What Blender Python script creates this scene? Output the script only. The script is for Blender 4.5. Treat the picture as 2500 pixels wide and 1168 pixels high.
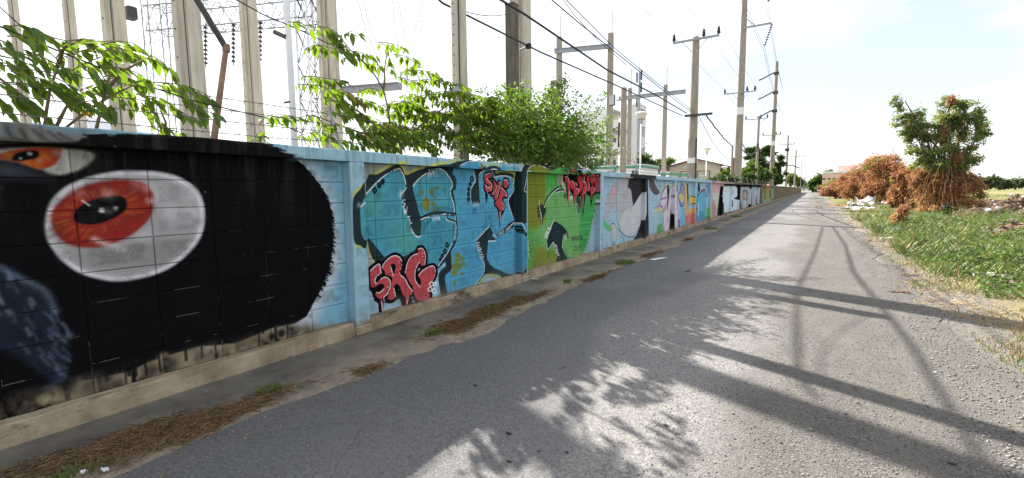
import bpy, bmesh, math, random
import numpy as np
from mathutils import Vector, Matrix

random.seed(11); rng = np.random.default_rng(11)
SC = bpy.context.scene
COL = SC.collection
for o in list(bpy.data.objects): bpy.data.objects.remove(o)

# ------------------------------------------------------------------ camera
CAM_F, CAM_YAW, CAM_PITCH, CAM_H, CAM_ROLL = 1127.56, .5762, .1029, 1.4421, -.0084
cy, sy, cp, sp = math.cos(CAM_YAW), math.sin(CAM_YAW), math.cos(CAM_PITCH), math.sin(CAM_PITCH)
FWD = np.array([-sy*cp, cy*cp, -sp]); r0 = np.array([cy, sy, 0.]); u0 = np.cross(r0, FWD)
RIGHT = math.cos(CAM_ROLL)*r0 + math.sin(CAM_ROLL)*u0
UP = -math.sin(CAM_ROLL)*r0 + math.cos(CAM_ROLL)*u0
cam = bpy.data.cameras.new('camera'); cam.sensor_width = 36; cam.lens = CAM_F/2500*36
cam.clip_start = .05; cam.clip_end = 5000
co = bpy.data.objects.new('camera', cam); COL.objects.link(co)
co.matrix_world = Matrix(((RIGHT[0], UP[0], -FWD[0], 0), (RIGHT[1], UP[1], -FWD[1], 0), (RIGHT[2], UP[2], -FWD[2], CAM_H), (0, 0, 0, 1)))
SC.camera = co

# ------------------------------------------------------------------ light
SUN_EL = math.radians(38.4)
SUN_DIR = Vector((-.927*math.cos(SUN_EL), .375*math.cos(SUN_EL), math.sin(SUN_EL)))   # towards the sun
W = bpy.data.worlds.new('World'); SC.world = W; W.use_nodes = True
nt = W.node_tree; N = nt.nodes; Lk = nt.links; N.clear()
out = N.new('ShaderNodeOutputWorld'); bg = N.new('ShaderNodeBackground'); bg.inputs[1].default_value = .06
sky = N.new('ShaderNodeTexSky'); sky.sky_type = 'NISHITA'; sky.sun_disc = False
sky.sun_elevation = SUN_EL; sky.sun_rotation = math.atan2(SUN_DIR.x, SUN_DIR.y); sky.dust_density = 1.2; sky.air_density = 1.0
tc = N.new('ShaderNodeTexCoord'); mp = N.new('ShaderNodeMapping'); mp.inputs['Scale'].default_value = (1.0, 1.0, 2.6); mp.inputs['Location'].default_value = (-2.41, 1.85, 1.84)
ns = N.new('ShaderNodeTexNoise'); ns.inputs['Scale'].default_value = 1.5; ns.inputs['Detail'].default_value = 7; ns.inputs['Roughness'].default_value = .55
cr = N.new('ShaderNodeValToRGB'); cr.color_ramp.elements[0].position = .38; cr.color_ramp.elements[1].position = .60
cr.color_ramp.elements[0].color = (.38, .38, .38, 1); cr.color_ramp.elements[1].color = (.97, .97, .97, 1)
mx = N.new('ShaderNodeMix'); mx.data_type = 'RGBA'; mx.inputs[7].default_value = (9.0, 9.2, 9.4, 1)
Lk.new(tc.outputs['Generated'], mp.inputs[0]); Lk.new(mp.outputs[0], ns.inputs['Vector']); Lk.new(ns.outputs[0], cr.inputs[0])
Lk.new(cr.outputs[0], mx.inputs[0]); Lk.new(sky.outputs[0], mx.inputs[6]); Lk.new(mx.outputs[2], bg.inputs[0]); Lk.new(bg.outputs[0], out.inputs[0])
sun = bpy.data.lights.new('sun', 'SUN'); sun.energy = 5.0; sun.angle = math.radians(.55); sun.color = (1, .945, .86)
so = bpy.data.objects.new('sun', sun); COL.objects.link(so); so.rotation_euler = SUN_DIR.to_track_quat('Z', 'Y').to_euler()
SC.view_settings.view_transform = 'Standard'; SC.view_settings.look = 'None'; SC.view_settings.gamma = 1
SC.view_settings.use_curve_mapping = False; SC.view_settings.exposure = 1.55
SC.cycles.max_bounces = 6; SC.cycles.transparent_max_bounces = 6

# ------------------------------------------------------------------ where a picture point lies in the place
def ray(px, py): return FWD + (px-1250)/CAM_F*RIGHT - (py-584)/CAM_F*UP
def at(px, py, X):                       # on the vertical plane x = X
    d = ray(px, py); t = X/d[0]; return Vector((X, d[1]*t, CAM_H+d[2]*t))
def atY(px, py, Y):
    d = ray(px, py); t = Y/d[1]; return Vector((d[0]*t, Y, CAM_H+d[2]*t))
def gnd(px, py, z=0.):
    d = ray(px, py); t = (z-CAM_H)/d[2]; return Vector((d[0]*t, d[1]*t, z))
def hz(px, py, X, Y):                    # height at the distance of (X, Y)
    d = ray(px, py); return CAM_H + math.hypot(X, Y)*d[2]/math.hypot(d[0], d[1])
def ybase(px, X, py=420):
    d = ray(px, py); return d[1]*X/d[0]

# ------------------------------------------------------------------ materials
def s2l(c):
    c = [x/255 for x in c]; return tuple(x/12.92 if x <= .04045 else ((x+.055)/1.055)**2.4 for x in c)
class NT:
    def __init__(s, name):
        s.m = bpy.data.materials.new(name); s.m.use_nodes = True; s.t = s.m.node_tree; s.b = s.t.nodes['Principled BSDF']; s.o = s.t.nodes['Material Output']
        s.pos = None
    def n(s, typ, **kw):
        x = s.t.nodes.new(typ)
        for k, v in kw.items():
            if k in x.inputs: s.put(x.inputs[k], v)
            else: setattr(x, k, v)
        return x
    def put(s, inp, v):
        if isinstance(v, bpy.types.NodeSocket): s.t.links.new(v, inp)
        else: inp.default_value = (*v, 1) if (inp.type == 'RGBA' and len(v) == 3) else v
    def P(s):
        if not s.pos: s.pos = s.n('ShaderNodeNewGeometry').outputs['Position']
        return s.pos
    def noise(s, scale, detail=4, rough=.55, vec=None, stretch=None, out=0):
        v = vec or s.P()
        if stretch:
            m = s.n('ShaderNodeMapping'); s.put(m.inputs[0], v); m.inputs['Scale'].default_value = stretch; v = m.outputs[0]
        x = s.n('ShaderNodeTexNoise', Scale=scale, Detail=detail, Roughness=rough); s.put(x.inputs['Vector'], v); return x.outputs[out]
    def ramp(s, v, stops):
        x = s.n('ShaderNodeValToRGB'); s.put(x.inputs[0], v); e = x.color_ramp.elements
        while len(e) < len(stops): e.new(.5)
        for a, (p, c) in zip(e, stops):
            a.position = p; a.color = (*c, 1) if hasattr(c, '__len__') else (c, c, c, 1)
        return x.outputs[0]
    def mix(s, f, a, b, mode='MIX'):
        x = s.n('ShaderNodeMix', data_type='RGBA', blend_type=mode); s.put(x.inputs[0], f); s.put(x.inputs[6], a); s.put(x.inputs[7], b); return x.outputs[2]
    def math(s, op, a, b=0., c=None):
        x = s.n('ShaderNodeMath', operation=op); s.put(x.inputs[0], a); s.put(x.inputs[1], b)
        if c is not None: s.put(x.inputs[2], c)
        return x.outputs[0]
    def mr(s, v, a, b, c=0., d=1.):
        x = s.n('ShaderNodeMapRange'); s.put(x.inputs[0], v)
        for i, q in enumerate((a, b, c, d)): x.inputs[i+1].default_value = q
        return x.outputs[0]
    def bump(s, h, strength=.4, dist=.01):
        x = s.n('ShaderNodeBump', Strength=strength, Distance=dist); s.put(x.inputs['Height'], h); s.put(s.b.inputs['Normal'], x.outputs[0]); return x
    def xyz(s):
        x = s.n('ShaderNodeSeparateXYZ'); s.put(x.inputs[0], s.P()); return x.outputs
    def done(s, col, rough=.85, metal=0., spec=.3):
        s.put(s.b.inputs['Base Color'], col); s.put(s.b.inputs['Roughness'], rough); s.put(s.b.inputs['Metallic'], metal); s.put(s.b.inputs['Specular IOR Level'], spec); return s.m
def simple(name, col, rough=.8, var=.25, scale=6, bump=0., metal=0., stretch=None, spec=.3):
    n = NT(name); a = n.noise(scale, 5, .6, stretch=stretch)
    c = n.mix(n.ramp(a, [(.3, 0.), (.7, 1.)]), tuple(x*(1-var) for x in col), tuple(min(1, x*(1+var)) for x in col))
    if bump: n.bump(n.noise(scale*6, 4), bump, .01)
    return n.done(c, rough, metal, spec)
def leafmat(name, c1, c2, trans, tfac=.45, rough=.5):
    n = NT(name); g = n.n('ShaderNodeNewGeometry'); rnd = g.outputs['Random Per Island']
    oi = n.n('ShaderNodeObjectInfo').outputs['Random']
    r = n.math('FRACT', n.math('ADD', rnd, oi))
    col = n.mix(r, c1, c2)
    n.done(col, rough, 0, .4)
    tr = n.n('ShaderNodeBsdfTranslucent'); n.put(tr.inputs[0], n.mix(r, tuple(x*.7 for x in trans), trans))
    ms = n.n('ShaderNodeMixShader'); ms.inputs[0].default_value = tfac
    n.t.links.new(n.b.outputs[0], ms.inputs[1]); n.t.links.new(tr.outputs[0], ms.inputs[2]); n.t.links.new(ms.outputs[0], n.o.inputs[0])
    return n.m

# ------------------------------------------------------------------ geometry
class MB:
    def __init__(s): s.v = []; s.f = []; s.mi = []; s.m = 0
    def add(s, vs, fs):
        k = len(s.v); s.v += [tuple(v) for v in vs]; s.f += [tuple(i+k for i in f) for f in fs]; s.mi += [s.m]*len(fs); return s
    def hexa(s, p): return s.add(p, [(0, 3, 2, 1), (4, 5, 6, 7), (0, 1, 5, 4), (1, 2, 6, 5), (2, 3, 7, 6), (3, 0, 4, 7)])
    def box(s, x0, x1, y0, y1, z0, z1):
        return s.hexa([(x0, y0, z0), (x1, y0, z0), (x1, y1, z0), (x0, y1, z0), (x0, y0, z1), (x1, y0, z1), (x1, y1, z1), (x0, y1, z1)])
    def bbox(s, x0, x1, y0, y1, z0, z1, b=.01):            # box with chamfered vertical and top edges
        def ring(d, z): return [(x0+d+b, y0+d, z), (x1-d-b, y0+d, z), (x1-d, y0+d+b, z), (x1-d, y1-d-b, z), (x1-d-b, y1-d, z), (x0+d+b, y1-d, z), (x0+d, y1-d-b, z), (x0+d, y0+d+b, z)]
        v = ring(0, z0)+ring(0, z1-b)+ring(b*.9, z1); f = [tuple(range(7, -1, -1)), tuple(range(16, 24))]
        for L in (0, 8):
            for i in range(8): f.append((L+i, L+(i+1) % 8, L+8+(i+1) % 8, L+8+i))
        return s.add(v, f)
    def prism(s, ring, p0, p1, s0=1., s1=1.):               # ring of (x, y) extruded from p0 to p1 (z up), scaled
        n = len(ring); v = [(p0[0]+x*s0, p0[1]+y*s0, p0[2]) for x, y in ring]+[(p1[0]+x*s1, p1[1]+y*s1, p1[2]) for x, y in ring]
        return s.add(v, [tuple(range(n-1, -1, -1)), tuple(range(n, 2*n))]+[(i, (i+1) % n, n+(i+1) % n, n+i) for i in range(n)])
    def tube(s, pts, r, n=6, cap=True):                      # r: one radius or one per point
        pts = [Vector(p) for p in pts]; R = r if hasattr(r, '__len__') else [r]*len(pts)
        k = len(s.v); V = []; F = []; ref = Vector((.31, .17, .93)).normalized()
        for i, p in enumerate(pts):
            d = (pts[min(i+1, len(pts)-1)]-pts[max(i-1, 0)]).normalized()
            a = d.cross(ref)
            if a.length < .05: a = d.cross(Vector((1, 0, 0)))
            a.normalize(); b = d.cross(a)
            for j in range(n):
                t = 2*math.pi*j/n; V.append(p+(a*math.cos(t)+b*math.sin(t))*R[i])
        for i in range(len(pts)-1):
            for j in range(n): F.append((i*n+j, i*n+(j+1) % n, (i+1)*n+(j+1) % n, (i+1)*n+j))
        if cap: F += [tuple(range(n-1, -1, -1)), tuple((len(pts)-1)*n+j for j in range(n))]
        return s.add(V, F)
    def lathe(s, prof, c=(0, 0, 0), n=12):                   # prof: (r, z)
        V = []; F = []
        for r, z in prof:
            for j in range(n): t = 2*math.pi*j/n; V.append((c[0]+r*math.cos(t), c[1]+r*math.sin(t), c[2]+z))
        for i in range(len(prof)-1):
            for j in range(n): F.append((i*n+j, i*n+(j+1) % n, (i+1)*n+(j+1) % n, (i+1)*n+j))
        F += [tuple(range(n-1, -1, -1)), tuple((len(prof)-1)*n+j for j in range(n))]
        return s.add(V, F)
    def blob(s, c, r, seed=0, n=8, m=5, rough=.2):
        R = random.Random(seed); V = [(c[0], c[1], c[2]-r[2])]
        for i in range(1, m):
            ph = math.pi*i/m
            for j in range(n):
                t = 2*math.pi*j/n; q = 1+R.uniform(-rough, rough)
                V.append((c[0]+r[0]*q*math.sin(ph)*math.cos(t), c[1]+r[1]*q*math.sin(ph)*math.sin(t), c[2]-r[2]*q*math.cos(ph)))
        V.append((c[0], c[1], c[2]+r[2])); F = []
        for j in range(n): F.append((0, 1+(j+1) % n, 1+j)); F.append((len(V)-1, 1+(m-2)*n+j, 1+(m-2)*n+(j+1) % n))
        for i in range(m-2):
            for j in range(n): F.append((1+i*n+j, 1+i*n+(j+1) % n, 1+(i+1)*n+(j+1) % n, 1+(i+1)*n+j))
        return s.add(V, F)
    def mesh(s, name, mats):
        me = bpy.data.meshes.new(name); me.from_pydata(s.v, [], s.f)
        for m in (mats if isinstance(mats, (list, tuple)) else [mats]): me.materials.append(m)
        if any(s.mi): me.polygons.foreach_set('material_index', s.mi)
        me.update(); return me
def link(name, me, parent=None, loc=(0, 0, 0), rot=None):
    o = bpy.data.objects.new(name, me); COL.objects.link(o); o.location = loc
    if rot: o.rotation_euler = rot
    if parent: o.parent = parent
    return o
def obj(name, mb, mat, parent=None, loc=(0, 0, 0), smooth=False, rot=None):
    me = mb.mesh(name, mat)
    if smooth: me.polygons.foreach_set('use_smooth', [True]*len(me.polygons))
    return link(name, me, parent, loc, rot)
def tag(o, label=None, cat=None, group=None, kind=None):
    if label: o['label'] = label
    if cat: o['category'] = cat
    if group: o['group'] = group
    if kind: o['kind'] = kind
    return o
def thing(name, label, cat, loc=(0, 0, 0), rotz=0, group=None):
    o = bpy.data.objects.new(name, None); COL.objects.link(o); o.location = loc; o.rotation_euler = (0, 0, rotz); o.empty_display_size = .2
    return tag(o, label, cat, group)
def npmesh(name, V, F, mats, mi=None, smooth=False):           # V (n,3), F (m,k)
    V = np.asarray(V, np.float32); F = np.asarray(F, np.int32); me = bpy.data.meshes.new(name); k = F.shape[1]
    me.vertices.add(len(V)); me.vertices.foreach_set('co', V.ravel()); me.loops.add(F.size); me.loops.foreach_set('vertex_index', F.ravel())
    me.polygons.add(len(F)); me.polygons.foreach_set('loop_start', np.arange(0, F.size, k, dtype=np.int32))
    for m in (mats if isinstance(mats, (list, tuple)) else [mats]): me.materials.append(m)
    if mi is not None: me.polygons.foreach_set('material_index', np.asarray(mi, np.int32))
    if smooth: me.polygons.foreach_set('use_smooth', np.ones(len(F), bool))
    me.update(calc_edges=True); me.validate(); return me
def unit(a): return a/np.maximum(np.linalg.norm(a, axis=-1, keepdims=True), 1e-9)
def leaf_cards(C, D, Nn, L, Wd, fold=.25):
    """folded leaf (two quads = kite) at C along D with normal Nn; arrays"""
    C = np.asarray(C, float); n = len(C); D = unit(D); S = unit(np.cross(D, Nn)); U = np.cross(S, D)
    L = np.broadcast_to(np.asarray(L, float).reshape(-1, 1), (n, 1)); Wd = np.broadcast_to(np.asarray(Wd, float).reshape(-1, 1), (n, 1))
    p0 = C; p1 = C+D*L*.45+S*Wd*.5+U*Wd*fold; p2 = C+D*L-U*L*.12; p3 = C+D*L*.45-S*Wd*.5+U*Wd*fold
    V = np.stack([p0, p1, p2, p3], 1).reshape(-1, 3); b = np.arange(n)[:, None]*4
    F = np.concatenate([b+np.array([[0, 1, 2]]), b+np.array([[0, 2, 3]])], 0)
    return V, F
def rdir(n): return unit(rng.normal(size=(n, 3)))

# ------------------------------------------------------------------ spray paint on the wall, drawn stroke by stroke (millimetres along / up the wall)
def catmull(p, closed, k=4):
    p = np.asarray(p, float); n = len(p)
    if n < 3: return p
    idx = range(n) if closed else range(n-1); o = []
    for i in idx:
        a, b, c, d = (p[(i-1) % n], p[i], p[(i+1) % n], p[(i+2) % n]) if closed else (p[max(i-1, 0)], p[i], p[i+1], p[min(i+2, n-1)])
        for t in np.arange(k)/k: o.append(.5*((2*b)+(c-a)*t+(2*a-5*b+4*c-d)*t*t+(3*b-a-3*c+d)*t**3))
    if not closed: o.append(p[-1])
    return np.array(o)
def vnoise(h, w, cell):
    g = rng.random((h//cell+3, w//cell+3)); yy = np.arange(h)/cell; xx = np.arange(w)/cell
    y0 = yy.astype(int); x0 = xx.astype(int); fy = (yy-y0)[:, None]; fx = (xx-x0)[None]; fy = fy*fy*(3-2*fy); fx = fx*fx*(3-2*fx)
    a = g[y0][:, x0]; b = g[y0][:, x0+1]; c = g[y0+1][:, x0]; d = g[y0+1][:, x0+1]
    return (a*(1-fx)+b*fx)*(1-fy)+(c*(1-fx)+d*fx)*fy
def paint_wall(ops, y0, y1, ppm):
    h = int(2.0*ppm); w = int((y1-y0)*ppm); img = np.zeros((h, w, 3), np.float32); img[:] = np.array([148, 184, 202])/255
    mm = 1000/ppm; spk = rng.random((h, w)).astype(np.float32)
    for o in ops:
        kind, col, al, soft, sm = o[0], np.array(o[1], np.float32)/255, o[2], max(o[3], mm*1.2), o[4]
        if kind == 'b': pts = np.array([o[5]], float); pad = o[4]+soft
        elif kind == 'p': pts = np.array(o[5], float); pts = catmull(pts, True) if sm else pts; pad = soft
        else: pts = np.array(o[6], float); pts = (np.concatenate([(q_ := catmull(pts, True)), q_[:1]]) if sm == 2 else catmull(pts, False)) if sm else pts; pad = o[5]/2+soft
        a = pts.min(0)-pad; b = pts.max(0)+pad
        i0, i1 = max(0, int((a[0]/1000-y0)*ppm)), min(w, int((b[0]/1000-y0)*ppm)+2); j0, j1 = max(0, int(a[1]/mm)), min(h, int(b[1]/mm)+2)
        if i0 >= i1 or j0 >= j1: continue
        X = ((np.arange(i0, i1)+.5)*mm+y0*1000)[None].astype(np.float32); Y = ((np.arange(j0, j1)+.5)*mm)[:, None].astype(np.float32)
        if kind == 'b': sd = np.hypot(X-pts[0, 0], Y-pts[0, 1])-o[4]*.6
        else:
            d2 = np.full((j1-j0, i1-i0), 1e12, np.float32); ins = np.zeros((j1-j0, i1-i0), bool); n = len(pts)
            for k in range(n if kind == 'p' else n-1):
                p, q = pts[k], pts[(k+1) % n]; ex, ey = q-p; l2 = ex*ex+ey*ey+1e-9
                u0, u1 = max(0, int((min(p[0], q[0])-pad-y0*1000)/mm)-i0), min(i1-i0, int((max(p[0], q[0])+pad-y0*1000)/mm)+2-i0)
                v0, v1 = max(0, int((min(p[1], q[1])-pad)/mm)-j0), min(j1-j0, int((max(p[1], q[1])+pad)/mm)+2-j0)
                if u0 < u1 and v0 < v1:
                    dx = X[:, u0:u1]-p[0]; dy = Y[v0:v1]-p[1]; t = np.clip((dx*ex+dy*ey)/l2, 0, 1)
                    d2[v0:v1, u0:u1] = np.minimum(d2[v0:v1, u0:u1], (dx-ex*t)**2+(dy-ey*t)**2)
                if kind == 'p' and abs(ey) > 1e-6:
                    r0_, r1_ = sorted((p[1], q[1])); v0, v1 = max(0, int(r0_/mm)-j0-1), min(j1-j0, int(r1_/mm)-j0+2)
                    if v0 < v1:
                        yy = Y[v0:v1]; c = ((p[1] > yy) != (q[1] > yy)); xc = p[0]+(yy-p[1])*ex/ey
                        ins[v0:v1] ^= c & (X < xc)
            dd = np.sqrt(d2); sd = np.where(ins, -dd, dd) if kind == 'p' else dd-o[5]/2
        t = np.clip(.5-sd/(2*soft), 0, 1); t = t*t*(3-2*t)
        if soft > 12: t = np.clip(t+(spk[j0:j1, i0:i1]-.5)*4*t*(1-t)*.35, 0, 1)
        t = (t*al)[..., None]; img[j0:j1, i0:i1] = img[j0:j1, i0:i1]*(1-t)+col*t
    if ppm > 100:                                                # the rough middle of each block takes less paint than its smeared rim
        zc = np.arange(h)*mm/1000; rz = np.abs(((zc-.13)/.2021) % 1-.5); yc = np.arange(w)*mm/1000+y0; e = (2.97-yc) % 3.2; ry = np.abs(((e-.415+.4)/.4) % 1-.5)
        q = np.clip((.36-rz)/.10, 0, 1)[:, None]*np.clip((.42-ry)/.06, 0, 1)[None]; bi = ((np.floor((zc-.13)/.2021)[:, None]*7.13+np.floor((e-.015)/.4)[None]*3.71+np.floor((2.97-yc)/3.2)[None]*5.3)*12.9898)
        amp = np.abs(np.sin(bi)*437.58) % 1; q = q*(.25+.75*amp)*np.clip(vnoise(h, w, 14)*1.9-.35, 0, 1)*(.5+1.1*np.clip((vnoise(h, w, 2)*.6+spk*.4-.42)*5, 0, 1))*(zc < 1.745)[:, None]*(zc > .14)[:, None]
        lum = img.mean(-1); q = np.clip(q, 0, 1)*np.clip((lum-.12)*4, 0, 1); q = q*np.clip(1.15-(yc-3)/9, .25, 1)[None]; img = img*(1-.24*q[..., None])+np.array([70, 78, 76])/255*.12*q[..., None]
    s = max(2, int(ppm*.05)); m = .96+.05*vnoise(h, w, s*4)+.03*vnoise(h, w, s)+.04*(spk-.5)
    return np.clip(img*m[..., None], 0, 1)
def to_image(name, a):
    h, w = a.shape[:2]; im = bpy.data.images.new(name, w, h); px = np.ones((h, w, 4), np.float32); px[..., :3] = a
    im.pixels.foreach_set(px.ravel()); im.update(); im.pack(); return im
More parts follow.
